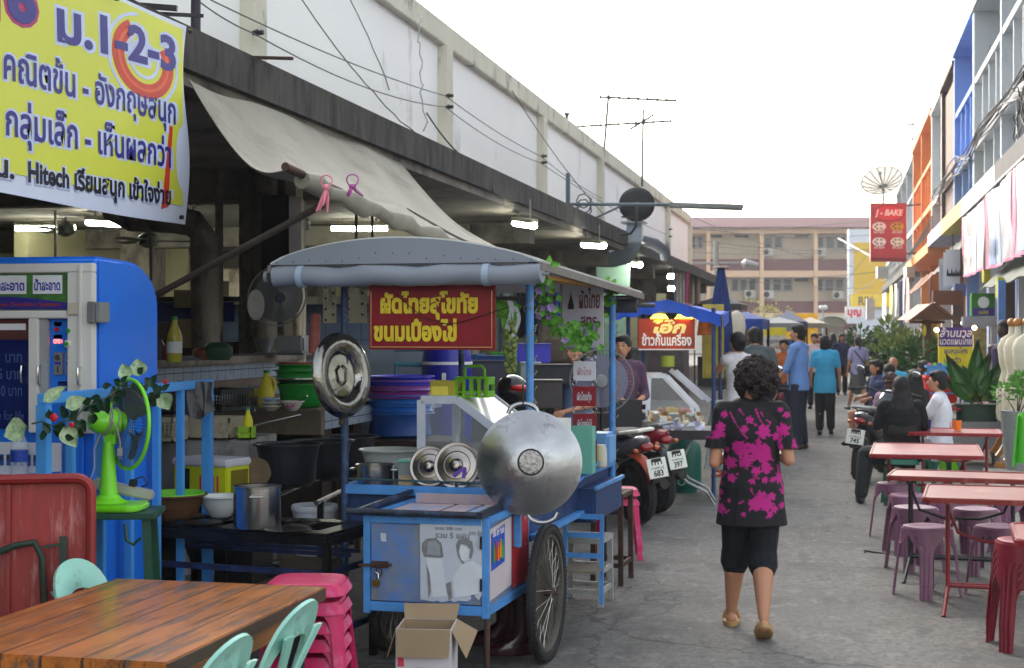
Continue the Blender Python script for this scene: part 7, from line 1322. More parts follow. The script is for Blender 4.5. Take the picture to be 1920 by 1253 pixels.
b.grid(lambda u,v:((.035+.1*math.sin(min(1,v*1.25)*1.6)-.03*(v>.8)*(v-.8)*5)*(1+.14*math.sin(u*2*math.pi*8))*math.cos(u*2*math.pi),(.035+.1*math.sin(min(1,v*1.25)*1.6)-.03*(v>.8)*(v-.8)*5)*(1+.14*math.sin(u*2*math.pi*8))*math.sin(u*2*math.pi),zt3-1.3*v),64,14,th=.004);b.build('folded_canopy',NV,t,ang=80)
b=MB();b.cyl((0,0,0),(0,0,zt3+.02),.022,n=10);b.cyl((0,0,0),(0,0,.06),.2,n=20);b.build('pole',RUST,t);b=MB();b.cyl((0,0,zt3),(0,0,zt3+.03),.13,.05,n=12);b.build('cap',RUST,t)
for px0,px1,D,ds,cols in((1264,1292,38,'pale printed sheets hanging under the far canopy',((176,180,206),(190,180,150),(170,176,200),(190,90,120))),(1290,1312,42,'cream and brown cloth hanging at the end of the canopy',((205,196,170),(150,130,120)))):
 p=W(px0,505,D);t=thing('hanging_cloths',ds,'cloth',p);w=(px1-px0)/SP*D
 for i,colr in enumerate(cols):
  x0=w*i/len(cols);b=MB().at(rot=(0,0,TH));b.grid(lambda u,v:(x0+u*w/len(cols)*1.1,.06*math.sin(u*7+i),-v*(62/SP*D)-.04*math.sin(u*3)),8,8,th=.01);b.build('cloth',mat('hung_%d_%d'%(colr[0],colr[2]),C(*colr),.8),t,ang=80)
def gazebo(label,px0,px1,py,D,dep,m,rise=.35,drop=.15,posts=True):
 c0=W((px0+px1)/2,620,D);w=(px1-px0)/SP*D;z=EYE+(620-py)/SP*D;t=thing('market_stall',label,'stall',(c0.x,c0.y,0))
 b=MB();P=[(-w/2,0,z),(w/2,0,z),(w/2,dep,z),(-w/2,dep,z),(0,dep/2,z+rise)];b.add(P,[(0,1,4),(1,2,4),(2,3,4),(3,0,4)])
 for i in range(4):a1,c1=P[i],P[(i+1)%4];b.add([a1,c1,(c1[0],c1[1],z-drop),(a1[0],a1[1],z-drop)],[(0,3,2,1)])
 b.build('canopy',m,t,flat=True)
 if posts:
  for x,y,_z in P[:4]:b=MB();b.cyl((x*.95,.05+y*.95,0),(x*.95,.05+y*.95,z),.025,n=6);b.build('pole',BLK,t)
 b=MB();b.box(-w/2+.1,.3,0,w/2-.15,dep-.2,.9);b.build('counter',mat('dark_counter',C(44,42,46)),t);return t
gazebo('stall with blue canopy behind the closed navy parasol',1350,1428,598,22,2.5,mat('deep_blue_canopy',C(26,62,140),.8),.12)
GC=mat('grey_canopy',C(120,124,128),.7);gz=gazebo('stall with grey canopy and a yellow headed menu board',1412,1500,606,27,2.5,GC,.12)
gazebo('stall with small dark navy canopy far down the street',1440,1510,603,38,3,mat('navy_canopy',C(40,58,96),.7),.3);gazebo('cream awning stall at the far end of the street',1486,1550,606,48,3,mat('cream_canopy',C(150,140,124),.7),.2);gazebo('dark canopy stall next to the far lamp arm',1300,1390,570,46,3,mat('char_canopy',C(64,66,68),.7),.3)
p=W(1432,690,26.5);t=thing('menu_board','white menu board with yellow header hung below the grey canopy','sign',p,rz=TH);w,h=42/SP*26.5,76/SP*26.5;b=MB();b.box(0,0,0,w,.03,h);b.build('board',mat('menu_cream',C(196,192,180),.5,var=.3,sc=8),t);b=MB();b.box(0,-.005,h*.8,w,-.001,h);b.build('header',YB2,t)
for i in range(4):b=MB();b.text('เมนูอาหาร',(w*.1,-.006,h*(.62-.16*i)),X_,Z_,.09,bold=.02,fit=w*.8);b.build('lettering',mat('menu_ink_%d'%(i%2),C(*((60,70,110),(150,60,60))[i%2]),.5),t)
p=W(1381,640,21);b=MB();b.at(p);b.lathe([(.0001,0),(.1,.02),(.13,.2),(.11,.36),(.03,.42),(.0001,.43)],14,sy=.5);tag(b.build('hanging_bag',mat('cream_red_bag',C(196,186,170),.5,dirt=C(170,40,44),da=.35,dsc=6),ang=60),'cream and red bag hanging beside the closed parasol','bag')
p=W(1322,600,15.8);b=MB();b.at(p);b.grid(lambda u,v:((u-.5)*(.12+.05*v),.03*math.sin(u*7),-.2*v+.04),6,6,th=.02);tag(b.build('hanging_cloth',mat('brown_red_cloth',C(130,84,66),.8,var=.5,sc=14),ang=80),'brown printed cloth hanging at the right end of the blue canopy','cloth')
for i,(px,py,D,w,h,colr,ds)in enumerate(((1500,640,60,1.4,2.2,(236,190,40),'yellow upright board at the far end of the stalls'),(1480,650,50,.8,.5,(60,110,170),'small blue stall panel in the crowd'),(1515,655,70,1.2,1.4,(205,200,200),'white panel in the far crowd'),(1338,640,18.5,.25,.9,(180,160,60),'yellow product rack beside the navy parasol'),(1395,660,30,1.4,1.0,(70,60,66),'dark goods rack under the far blue canopy'))):
 p=W(px,py,D);b=MB();b.at(p,(0,0,TH));b.box(-w/2,0,-h/2,w/2,.08,h/2);b.box(-w/2+.02,-.02,-h/2+.04,w/2-.02,-.002,-h/2+.1);tag(b.build('display_panel',mat('panel_%d_%d'%(colr[0],colr[2]),C(*colr),.5,var=.25,sc=5)),ds,'panel')
p=W(1652,620,62);cr=thing('parked_car','white car crossing the far end of the street','car',(p.x,p.y,0),rz=R(8));CWH=mat('car_white',C(216,218,220),.25,var=.02,coat=.6)
prf=[(-2.05,.35),(-2.1,.7),(-1.9,.95),(-1.3,1.02),(-.75,1.42),(.4,1.5),(1.3,1.35),(1.95,.95),(2.1,.8),(2.05,.35)];b=MB();b.prism(prf,(0,-.85,0),X_,Z_,-1.7);b.build('body',CWH,cr,bevel=.1,seg=3,ang=50)
b=MB();b.prism([(-1.15,1.0),(-.72,1.34),(-.1,1.4),(-.1,1.0)],(0,-.875,0),X_,Z_,.03);b.prism([(0,1.0),(0,1.4),(.5,1.42),(1.1,1.28),(1.4,1.0)],(0,-.875,0),X_,Z_,.03);b.build('side_window',mat('car_glass',C(24,28,34),.1),cr)
for x in(-1.3,1.3):b=MB();b.lathe([(.0001,-.9),(.2,-.9),(.22,-.88),(.32,-.88),(.33,-.7),(.0001,-.7)],24,c=(x,0,.32),ax=(0,1,0));b.build('wheel',RUBBER,cr)
b=MB();b.ell((-2.05,-.6,.78),(.08,.14,.08),10);b.build('headlight',mat('headlight_glass',C(220,220,225)),cr);b=MB();b.ell((2.05,-.6,.85),(.06,.14,.1),10);b.build('tail_light',mat('tail_red',C(190,16,24)),cr)
def cap(b,p0,p1,r0,r1,n=12):
 p0,p1=Vector(p0),Vector(p1);d=(p1-p0).normalized()if(p1-p0).length>1e-5 else Z_
 pts=[p0-d*r0*.98,p0-d*r0*.7,p0,p0.lerp(p1,.5),p1,p1+d*r1*.7,p1+d*r1*.98];b.tube(pts,[r0*.2,r0*.71,r0,(r0+r1)/2,r1,r1*.71,r1*.2],n)
def fuse(b,name,m,parent,vox=.011,sm=3):
 o=b.build(name,m,None);r=o.modifiers.new('r','REMESH');r.mode='VOXEL';r.voxel_size=vox;s_=o.modifiers.new('s','SMOOTH');s_.factor=.5;s_.iterations=sm
 bpy.context.view_layer.update();me=bpy.data.meshes.new_from_object(o.evaluated_get(bpy.context.evaluated_depsgraph_get()));old=o.data;o.modifiers.clear();o.data=me;me.name=name;bpy.data.meshes.remove(old)
 me.polygons.foreach_set('use_smooth',[True]*len(me.polygons))
 if parent is not None:o.parent=parent
 return o
SKIN=mat('skin_tan',C(186,132,102),.5,var=.06,sc=9,sub=.08);HAIRM=mat('black_hair',C(16,14,15),.62,var=.4,sc=40,st=(3,3,.4),bump=.9,bsc=60)
def cloth(n_,c,**k):return mat('cloth_'+n_,C(*c),.85,var=.12,sc=6,bump=.5,bsc=22,**k)
def hand(b,w,d,up,s=1.):
 d=Vector(d).normalized();up=Vector(up);up=(up-d*up.dot(d)).normalized();sd=d.cross(up);w=Vector(w)
 b.ell(w+d*.045*s,(.032*s,.032*s,.03*s),10);cap(b,w,w+d*.06*s,.024*s,.028*s,8)
 for i,L_2 in enumerate((.06,.07,.066,.05)):
  o=w+d*.075*s+sd*(i-1.5)*.019*s;k_=o+d*L_2*.5*s-up*.004*s;cap(b,o,k_,.009*s,.0085*s,6);cap(b,k_,k_+d*L_2*.4*s-up*.025*s,.0085*s,.007*s,6)
 t0=w+d*.025*s+sd*-.03*s;t1=t0+(d*.03-sd*.02)*s;cap(b,t0,t1,.011*s,.01*s,6);cap(b,t1,t1+(d*.026+up*-.01)*s,.01*s,.008*s,6)
def person(label,loc,rz,H=1.65,top=None,bot=None,shoe=None,hair='short',hm=None,P=None,sleeve=.9,pant=1.,vox=.013,fem=False,face=True,sit=False,flare=0.,skirt=False,lean=0.,skin=None,fat=1.,untuck=.0):
 Pd=dict(lk=(-.09,.02,.49),la=(-.09,-.02,.09),rk=(.09,.02,.49),ra=(.09,-.02,.09),le=(-.24,-.03,1.12),lw=(-.25,.06,.88),re=(.24,-.03,1.12),rw=(.25,.06,.88),pel=(0,0,.93),turn=0,nod=0)
 if sit:Pd.update(pel=(0,0,.55),lk=(-.11,.40,.50),la=(-.12,.38,.09),rk=(.11,.40,.50),ra=(.12,.38,.09),le=(-.22,.04,.78),lw=(-.14,.26,.74),re=(.22,.04,.78),rw=(.14,.26,.74))
 Pd.update(P or{});k=H/1.7;S=lambda p:Vector(p)*k;pel=Vector(Pd['pel']);ln=Vector((0,math.sin(lean),math.cos(lean)))
 ch_=pel+ln*.36;sh=pel+ln*.475;nk=pel+ln*.54+Y_*.01;hd=nk+ln*.125+Y_*.02;SH=.165 if fem else .185
 t=thing('person',label,'person',loc,rz=rz);sk=skin or SKIN
 hR=Matrix.Rotation(R(Pd['turn']),3,'Z')@Matrix.Rotation(R(-Pd['nod']),3,'X');Hd=lambda v:S(hd)+hR@(Vector(v)*k)
 b=MB()
 def torso(b,g,lo=0.,fl=0.):
  prof=[(-.11,.11,.08),(-.07,.15,.11),(.0,.163,.12),(.12,.142,.104),(.22,.138,.106),(.32,.152,.115),(.41,.156,.1),(.47,.12,.078),(.51,.07,.055)]
  if lo:prof=[(-.07-lo*(4-j)/4,.163+fl*(4-j)/4,.122+fl*.8*(4-j)/4)for j in range(5)]+prof[2:]
  n=28;vs_=[S(pel+ln*z+Vector((math.cos(a)*(rx*fat+g),math.sin(a)*(ry*fat+g),0)))for z,rx,ry in prof for a in[2*math.pi*i/n for i in range(n)]]
  k_=len(prof);b.add(vs_,[(j*n+i,j*n+(i+1)%n,(j+1)*n+(i+1)%n,(j+1)*n+i)for j in range(k_-1)for i in range(n)]+[tuple(range(n))[::-1],tuple(range((k_-1)*n,k_*n))])
  cap(b,S(sh+X_*-SH),S(sh+X_*SH),(.052+g)*k,(.052+g)*k);cap(b,S(sh+X_*-.06+ln*.02),S(sh+X_*.06+ln*.02),(.06+g)*k,(.06+g)*k)
 torso(b,0);cap(b,S(sh),S(nk+ln*.06),.056*k,.048*k)
 legs=[(Pd['lk'],Pd['la'],-1),(Pd['rk'],Pd['ra'],1)];arms=[(Pd['le'],Pd['lw'],-1),(Pd['re'],Pd['rw'],1)]
 for kn,an,s_ in legs:
  hp_=pel+Vector((s_*.085,0,-.04));kn,an=Vector(kn),Vector(an);cap(b,S(hp_),S(kn),.082*k*fat,.054*k);cap(b,S(kn),S(kn.lerp(an,.35)+Vector((0,-.016,0))),.053*k*min(fat,1.14),.058*k*min(fat,1.14));cap(b,S(kn.lerp(an,.35)+Vector((0,-.016,0))),S(an),.058*k*min(fat,1.14),.034*k)
  ft=Vector((0,1,0))if abs(an.z-.09)<.04 else Vector((0,.8,-.6));toe=an+ft*.15+Vector((s_*.01,0,-.055 if ft.z==0 else 0));cap(b,S(an+Vector((0,-.03,-.045))),S(toe),.034*k,.028*k)
 for el,wr,s_ in arms:
  s0=sh+X_*s_*(SH+.01);el,wr=Vector(el),Vector(wr);cap(b,S(s0),S(el),.047*k*fat,.036*k);cap(b,S(el),S(wr),.037*k,.025*k);hand(b,S(wr),S(wr)-S(el)+Vector((0,0,-.03)),Vector((s_*.8,-.3,.4)),k)
 b.ell(Hd((0,-.01,.02)),(.074*k,.09*k,.1*k),16);b.ell(Hd((0,.025,-.045)),(.055*k,.062*k,.062*k),14);b.ell(Hd((0,.03,.0)),(.066*k,.06*k,.08*k),12)
 if face:cap(b,Hd((0,.086,.012)),Hd((0,.104,-.018)),.009*k,.014*k,8);cap(b,Hd((-.022,.083,-.05)),Hd((.022,.083,-.05)),.008*k,.008*k,6)
 for s_ in(-1,1):b.ell(Hd((s_*.077,.0,-.005)),(.012*k,.02*k,.03*k),8)
 fuse(b,'body',sk,t,vox)
 if face:
  for s_ in(-1,1):b=MB();b.ell(Hd((s_*.03,.084,.018)),(.013*k,.006*k,.006*k),8);b.build('eye',BLK,t);b=MB();b.at();cap(b,Hd((s_*.018,.09,.038)),Hd((s_*.046,.08,.038)),.004*k,.003*k,6);b.build('eyebrow',HAIRM,t)
  b=MB();cap(b,Hd((-.018,.09,-.05)),Hd((.018,.09,-.05)),.005*k,.005*k,6);b.build('lips',mat('lips',C(150,84,78),.4),t)
 if top is not None:
  b=MB();g=.014;torso(b,g,max(untuck,.03),flare)
  for el,wr,s_ in arms:
   s0=sh+X_*s_*(SH+.01);el,wr=Vector(el),Vector(wr)
   if sleeve<=1:cap(b,S(s0),S(s0.lerp(el,sleeve)),.06*k*fat,.052*k)
   else:cap(b,S(s0),S(el),.06*k*fat,.05*k);cap(b,S(el),S(el.lerp(wr,sleeve-1)),.05*k,.038*k)
  b.ell(S(sh+ln*(.03 if vox>.008 else .012)),(.09*k,.08*k,.035*k),12);tp_=fuse(b,'shirt',top,t,vox)
 if bot is not None:
  b=MB();b.ell(S(pel+ln*.02),(.168*fat*k,.125*fat*k,.1*k),16);b.ell(S(pel-Z_*.06),(.172*fat*k,.13*fat*k,.1*k),16)
  for kn,an,s_ in legs:
   hp_=pel+Vector((s_*.085,0,-.04));kn,an=Vector(kn),Vector(an);fl=Vector((0,0,0))
   if pant<=1:cap(b,S(hp_),S(hp_.lerp(kn,pant)),.098*k*fat,.075*k)
   else:cap(b,S(hp_),S(kn),.098*k*fat,.076*k*fat);cap(b,S(kn),S(kn.lerp(an,pant-1)+fl),.076*k*fat*(1.06 if pant<1.5 else 1),.07*k*(fat if pant<1.5 else 1)*(1.16 if pant<1.5 else 1))
  if skirt:
   kk=(Vector(Pd['lk'])+Vector(Pd['rk']))/2;cap(b,S(pel),S(pel.lerp(kk,.95)),.15*k,.16*k,16)
  fuse(b,'skirt'if skirt else 'trousers',bot,t,vox)
 if shoe is not None:
  for kn,an,s_ in legs:
   an=Vector(an);ft=Vector((0,1,0))if abs(an.z-.09)<.04 else Vector((0,.8,-.6));b=MB();toe=an+ft*.15+Vector((s_*.01,0,-.058 if ft.z==0 else 0));cap(b,S(an+Vector((0,-.035,-.052))),S(toe),.042*k,.038*k);fuse(b,'shoe',shoe,t,vox)
 h=MB();hm=hm or HAIRM
 if hair:h.ell(Hd((0,-.025,.035)),(.088*k,.1*k,.105*k),18);h.ell(Hd((0,-.05,-.01)),(.082*k,.07*k,.09*k),16);h.ell(Hd((0,.035,.09)),(.07*k,.05*k,.035*k),12)
 if hair=='bob':h.ell(Hd((0,-.04,-.05)),(.095*k,.075*k,.1*k),14)
 if hair=='bun':h.ell(Hd((0,-.11,.02)),(.045*k,.045*k,.045*k),12)
 if hair=='ponytail':cap(h,Hd((0,-.11,.0)),Hd((0,-.13,-.16)),.035*k,.02*k)
 if hair=='long':
  for j in range(26):h.ell(Hd((.004*math.sin(j),-.05-.0036*j,-.04-.0165*j)),((.102+.0022*j)*k,(.07-.0006*j)*k,.08*k),14)
  h.ell(Hd((-.07,.0,-.06)),(.03*k,.05*k,.1*k),10);h.ell(Hd((.07,.0,-.06)),(.03*k,.05*k,.1*k),10)
 if hair in('curly','curly_long'):
  rg=random.Random(5)
  for j in range(160 if hair=='curly'else 420):
   a=rg.random()*6.28;z=rg.uniform(-.75,1);r_=math.sqrt(max(0,1-z*z));v=Vector((math.cos(a)*r_*.118,-.04+math.sin(a)*r_*.122,.012+z*.125))*(1+rg.uniform(-.05,.05))
   if hair=='curly_long'and rg.random()<.6:v=Vector((rg.uniform(-.11,.11),-.1+rg.uniform(-.03,.03),rg.uniform(-.34,.02)))
   if v.y>.035 and v.z<.06:continue
   h.ell(Hd(v),((.03 if hair=='curly'else .0135)*k,)*3,6)
 if hair:
  ho=fuse(h,'hair',hm,t,vox*.8,3)
  if 'curly'in hair:
   for v in ho.data.vertices:v.co+=v.normal*(noise.noise(v.co*48)*.007+noise.noise(v.co*120)*.009)
 return t
Wg=lambda px,D:lateral(px,D,0.)
mk_=8.5;kf=1.51/1.7
def fblob(px,py):return((px-1408)/SP*mk_/kf,(EYE-(py-620)/SP*mk_)/kf)
PRT=mat('floral_blouse',(1,1,1),.8,var=.1,sc=5,bump=.4,bsc=16,vcol='print')
mw=person('woman walking away in a black blouse with magenta flowers and black capri trousers',Wg(1409,8.52),R(3),1.51,top=PRT,bot=cloth('black_capri',(20,22,30)),hair='curly',hm=mat('brown_black_hair',C(36,24,24),.7,var=.5,sc=60,bump=.8,bsc=90),P=dict(le=(-.232,-.06,1.08),lw=(-.13,.16,1.12),re=(.232,-.06,1.1),rw=(.13,.16,1.14),lk=(-.1,.16,.50),la=(-.13,.27,.09),rk=(.07,.02,.50),ra=(.075,-.26,.15),turn=48,nod=4),sleeve=.6,pant=1.2,vox=.0065,fem=True,flare=.02,untuck=.17,fat=1.16,shoe=None)
sh_=[o for o in mw.children if o.name.startswith('shirt')][0];me=sh_.data;ca=me.color_attributes.new('print','FLOAT_COLOR','POINT');n=len(me.vertices);co=np.empty(n*3);me.vertices.foreach_get('co',co);co=co.reshape(-1,3)/kf
bl_=[(150,340,22),(140,375,30),(165,290,15),(130,430,30),(265,310,16),(245,345,16),(320,355,30),(395,350,28),(370,375,18),(400,400,18),(235,425,36),(300,430,44),(250,470,30),(320,450,36),(190,480,26),(210,410,16),(330,500,24),(290,510,20),(275,550,14),(325,545,14),(355,545,12),(380,540,20),(400,590,18),(195,540,18),(140,560,18),(150,600,12),(130,630,22),(150,665,22),(185,630,8),(240,680,10),(285,640,28),(330,640,32),(310,610,24),(350,610,18),(360,660,16),(345,680,12),(390,648,13),(425,670,12),(385,270,12),(410,290,14),(450,405,20),(100,425,14),(175,430,12),(395,440,12)]
seg_=[((190,285),(255,380)),((225,270),(290,330)),((290,270),(330,340)),((165,520),(220,525)),((260,490),(330,490)),((170,680),(240,630)),((330,690),(430,680)),((375,490),(405,600)),((140,590),(170,520)),((310,280),(345,320)),((230,480),(300,540)),((270,580),(300,620))]
m_=np.zeros(n);x_,z_=co[:,0],co[:,2]
for i,(a,c_,r_)in enumerate(bl_):
 cx,cz=fblob(1280+a/2.124,640+c_/2.124);dx,dz=x_-cx,z_-cz;th=np.arctan2(dz,dx);rr_=1.06*r_/2.124/SP*mk_/kf*(.82+.13*np.sin(5*th+i*1.7)+.12*np.sin(8*th-i)+.14*np.sin(17*th+i)*np.sin(3*th+i));m_=np.maximum(m_,(np.hypot(dx,dz)<rr_)*1.)
for p_,q_ in seg_:
 ax_,az_=fblob(1280+p_[0]/2.124,640+p_[1]/2.124);bx,bz=fblob(1280+q_[0]/2.124,640+q_[1]/2.124);tt=np.clip(((x_-ax_)*(bx-ax_)+(z_-az_)*(bz-az_))/((bx-ax_)**2+(bz-az_)**2),0,1);m_=np.maximum(m_,(np.hypot(x_-ax_-tt*(bx-ax_)+.01*np.sin(tt*3.1),z_-az_-tt*(bz-az_))<.0062)*.85)
mg,bk=np.array(C(178,26,122)),np.array(C(24,22,28));colr=bk[None,:]*(1-m_[:,None])+mg[None,:]*m_[:,None];ca.data.foreach_set('color',colr.astype(np.float32).ravel())
SND=mat('tan_sandal',C(176,140,96),.6,var=.1)
for nm,an,hz in(('l',(-.13,.27,.09),0),('r',(.075,-.26,.15),1)):
 a=Vector(an);b=MB();k=kf;b.at(((a.x)*k,(a.y+.05)*k,(0.0 if not hz else .035)),(R(-28)if hz else 0,0,0));b.prism([(.05*math.cos(q)*(1+.12*math.sin(q)),.125*math.sin(q))for q in np.linspace(0,6.28,24,endpoint=False)],(0,0,0),X_,Y_,.028)
 b.tube([(-.045,.04,.02),(-.03,.045,.07),(.03,.045,.07),(.045,.04,.02)],.014,8);b.build('sandal',SND,mw,bevel=.004)
for s_ in(-1,1):
 el=Vector((s_*.217,-.035,1.195));b=MB();b.grid(lambda u,v:(el+Vector((math.cos(u*6.283)*(.054+.014*v+.006*math.sin(u*38)),math.sin(u*6.283)*(.052+.014*v+.006*math.cos(u*31)),.05-.07*v)))*kf,60,4,th=.004);fr_=b.build('cuff_frill',PRT,mw,ang=80)
 ca=fr_.data.color_attributes.new('print','FLOAT_COLOR','POINT');cc=[tuple(mg if noise.noise(v.co*22)>(-.05 if v.co.z<1.04 else .3)else bk)for v in fr_.data.vertices];ca.data.foreach_set('color',np.array(cc,dtype=np.float32).ravel())
JN=cloth('dark_jeans',(34,40,58));BP_=cloth('black_trousers',(22,22,26));WS=cloth('white_top',(205,203,208));BLKSH=mat('black_shoe',C(26,24,24),.5)
person('woman in a white sleeveless top with hand raised to her mouth beside the navy parasol',Wg(1384,17),R(35),1.66,WS,BP_,BLKSH,'bun',P=dict(le=(-.2,.2,1.22),lw=(-.02,.24,1.42),re=(.22,.1,1.1)),sleeve=.1,pant=1.95,fem=True,fat=.92)
person('man in a dark grey shirt with his back to the camera at the stalls',Wg(1420,20),R(15),1.74,cloth('grey_shirt',(78,86,90)),JN,BLKSH,'short',sleeve=.8,pant=1.95,lean=.25,fat=1.08)
dm=person('young man in a blue denim shirt and dark jeans standing in profile',Wg(1499,21.8),R(68),1.76,cloth('denim_shirt',(106,146,208)),JN,mat('brown_shoe',C(62,50,42),.6),'short',P=dict(re=(.2,.05,1.12),rw=(.12,.25,1.12),le=(-.22,.1,1.1),lw=(-.18,.3,.9),turn=10),sleeve=1.15,pant=1.96,untuck=.05,fat=.98)
b=MB();b.grid(lambda u,v:((u-.5)*.16,.135+.012*math.cos((u-.5)*2),.92+.52*v),6,8,th=.01);b.build('white_tee',WS,dm)
tw=person('woman in a turquoise shirt and black trousers walking away',Wg(1547,24.8),R(0),1.6,cloth('turquoise_shirt',(64,168,214)),BP_,BLKSH,'bob',P=dict(la=(-.09,-.1,.09),ra=(.1,.12,.09),lw=(-.24,.08,.9)),sleeve=.75,pant=1.9,fem=True,fat=1.12,untuck=.14)
person('rider in an orange shirt sitting on the red motorcycle',W(1470,620,25.6).xy.to_3d()+Z_*.28,R(175),1.62,cloth('orange_shirt',(176,92,46)),JN,BLKSH,'short',sit=True,sleeve=1.8,pant=1.9,P=dict(lw=(-.26,.4,.85),rw=(.26,.4,.85)))
person('woman in a pale pink top facing the camera far down the lane',Wg(1527,33),R(170),1.62,cloth('pale_pink',(205,180,178)),BP_,BLKSH,'bun',fem=True,vox=.016,sleeve=.7,pant=1.9)
person('person in a navy jacket walking toward the camera before the white car',Wg(1578,40),R(185),1.6,cloth('navy_jacket',(34,40,76)),BP_,BLKSH,'bob',fem=True,vox=.018,sleeve=1.9,pant=1.95)
lw_=person('woman in a lilac shirt and grey skirt with a black shoulder bag striding left',Wg(1609,32.5),R(25),1.55,cloth('lilac_shirt',(158,156,196)),cloth('grey_skirt',(92,90,92)),mat('slate_shoe',C(70,84,108),.6),'ponytail',P=dict(lk=(-.1,.12,.5),la=(-.1,.3,.09),rk=(.1,-.02,.48),ra=(.1,-.25,.16)),sleeve=.7,pant=.9,skirt=True,fem=True,vox=.015)
b=MB();b.tube([(-.14,-.1,1.28),(0,-.14,1.1),(.16,-.12,.9)],.012,5);b.box(.1,-.2,.72,.3,-.1,.95);b.build('shoulder_bag',mat('black_bag',C(24,22,26),.6),lw_)
person('person in dark clothes walking behind the lilac shirted woman',Wg(1640,37),R(10),1.5,cloth('navy_black',(30,32,48)),BP_,BLKSH,'bob',fem=True,vox=.018,sleeve=1.5,pant=1.9)
person('woman in blue and black glimpsed between the far walkers',Wg(1562,46),R(20),1.6,cloth('dark_navy_shirt',(40,44,70)),BP_,BLKSH,'long',fem=True,vox=.02,sleeve=.8,pant=1.9)
PLD=cloth('purple_plaid',(84,62,84),dirt=C(140,70,84),da=.4,dsc=14)
person('vendor woman in a dark plaid shirt looking out beside the sausage stall',Wg(1166,14.4),R(200),1.64,PLD,BP_,BLKSH,'bob',fem=True,sleeve=1.5,pant=1.9,P=dict(turn=-25,lw=(-.12,.3,1.1),rw=(.12,.3,1.1)))
person('vendor in a blue grey shirt standing behind the hanging plaques',Wg(1082,13.6),R(150),1.6,cloth('steel_blue',(120,140,176)),BP_,BLKSH,'short',sleeve=.8,pant=1.9,P=dict(lw=(-.1,.3,1.05)))
for px,D,rz,c_,hr,st_,ds in((1734,22,60,(120,60,70),'bob',1,'diner in a maroon top seated behind the man in the polo'),(1752,25.5,110,(170,160,90),'short',1,'diner in a mustard shirt seated near the red cooler'),(1655,29,150,(60,100,90),'bob',1,'diner in dark teal seated at the back of the row'),(1538,46,175,(150,60,60),'short',0,'distant walker in red between the pink and turquoise women'),(1592,54,5,(200,196,190),'short',0,'distant walker in white before the car')):
 person(ds,Wg(px,D),R(rz),1.6,cloth('crowd_%d'%px,c_),BP_,BLKSH,hr,sit=bool(st_),sleeve=.8,pant=1.9,vox=.02,fem=hr=='bob')
ST=lambda px,D,z=.0:Wg(px,D)
b17=person('woman in black with long straight black hair sitting with her back to the camera',Wg(1690,14.9),R(5),1.58,cloth('black_dress',(12,12,16)),BP_,BLKSH,'long',sit=True,fem=True,fat=1.28,sleeve=1.8,pant=1.97,face=False,vox=.009,P=dict(lk=(-.34,.2,.5),la=(-.42,-.02,.09),le=(-.25,.02,.82),lw=(-.2,.25,.8),re=(.25,.02,.82),rw=(.2,.25,.8)))
pm=person('young man in a white polo with blue collar leaning on the red table',Wg(1762,15.9),R(78),1.62,cloth('white_polo',(212,212,222)),cloth('grey_trousers',(120,118,120)),BLKSH,'short',sit=True,sleeve=.8,pant=1.9,vox=.009,P=dict(re=(.2,.1,.84),rw=(.0,.3,.82),le=(-.2,.12,.84),lw=(.02,.33,.82),turn=8),fat=1.08)
b=MB();kq=1.62/1.7;b.tube([(math.cos(a)*.066*kq,(.01+math.sin(a)*.062)*kq,1.085*kq+.01*math.sin(a))for a in np.linspace(0,6.28,20,endpoint=False)],.014,6,closed=True);b.build('collar',cloth('royal_collar',(30,40,140)),pm)
person('woman with long curly brown hair seated beyond the black clad woman',Wg(1672,18.4),R(10),1.5,cloth('rosy_floral',(170,130,150),dirt=C(200,180,190),da=.5,dsc=16),JN,BLKSH,'curly_long',mat('auburn_hair',C(66,42,34),.5,var=.4,sc=40,bump=.6,bsc=60),sit=True,fem=True,sleeve=.8,pant=1.9,face=False)
person('woman with smooth long black hair seated facing left',Wg(1716,18.2),R(40),1.56,cloth('dark_top',(44,40,50)),BP_,BLKSH,'long',sit=True,fem=True,sleeve=.8,pant=1.9)
person('person with short black hair in navy seated behind the curly haired woman',Wg(1668,21.2),R(15),1.56,cloth('navy_tee',(46,58,92)),JN,BLKSH,'short',sit=True,sleeve=.8,pant=1.9)
person('balding man in a turquoise shirt seated at the far table',Wg(1676,24.5),R(160),1.62,cloth('bright_turquoise',(70,176,216)),JN,BLKSH,None,sit=True,sleeve=.8,pant=1.9)
nw=person('woman in a navy dress sitting and holding an orange cup',Wg(1645,22.5),R(120),1.6,cloth('navy_dress',(58,64,104)),cloth('navy_dress',(58,64,104)),BLKSH,'bob',sit=True,fem=True,sleeve=.7,pant=.7,P=dict(lk=(-.1,.42,.52),la=(-.1,.4,.1)))
person('diner in grey seated at the far tables beside the plants',Wg(1702,27),R(100),1.58,cloth('grey_tee',(96,98,106)),JN,BLKSH,'short',sit=True,sleeve=.8,pant=1.9,vox=.018)
RT=mat('worn_red_enamel',C(136,26,32),.34,var=.2,sc=3,dirt=C(164,84,78),da=.3,dsc=5,coat=.08);RTL=mat('red_tube',C(132,28,34),.35,var=.3,sc=20);PUR=mat('dusty_purple_plastic',C(132,90,114),.4,var=.15,sc=6,dirt=C(70,50,62),da=.35,dsc=8)
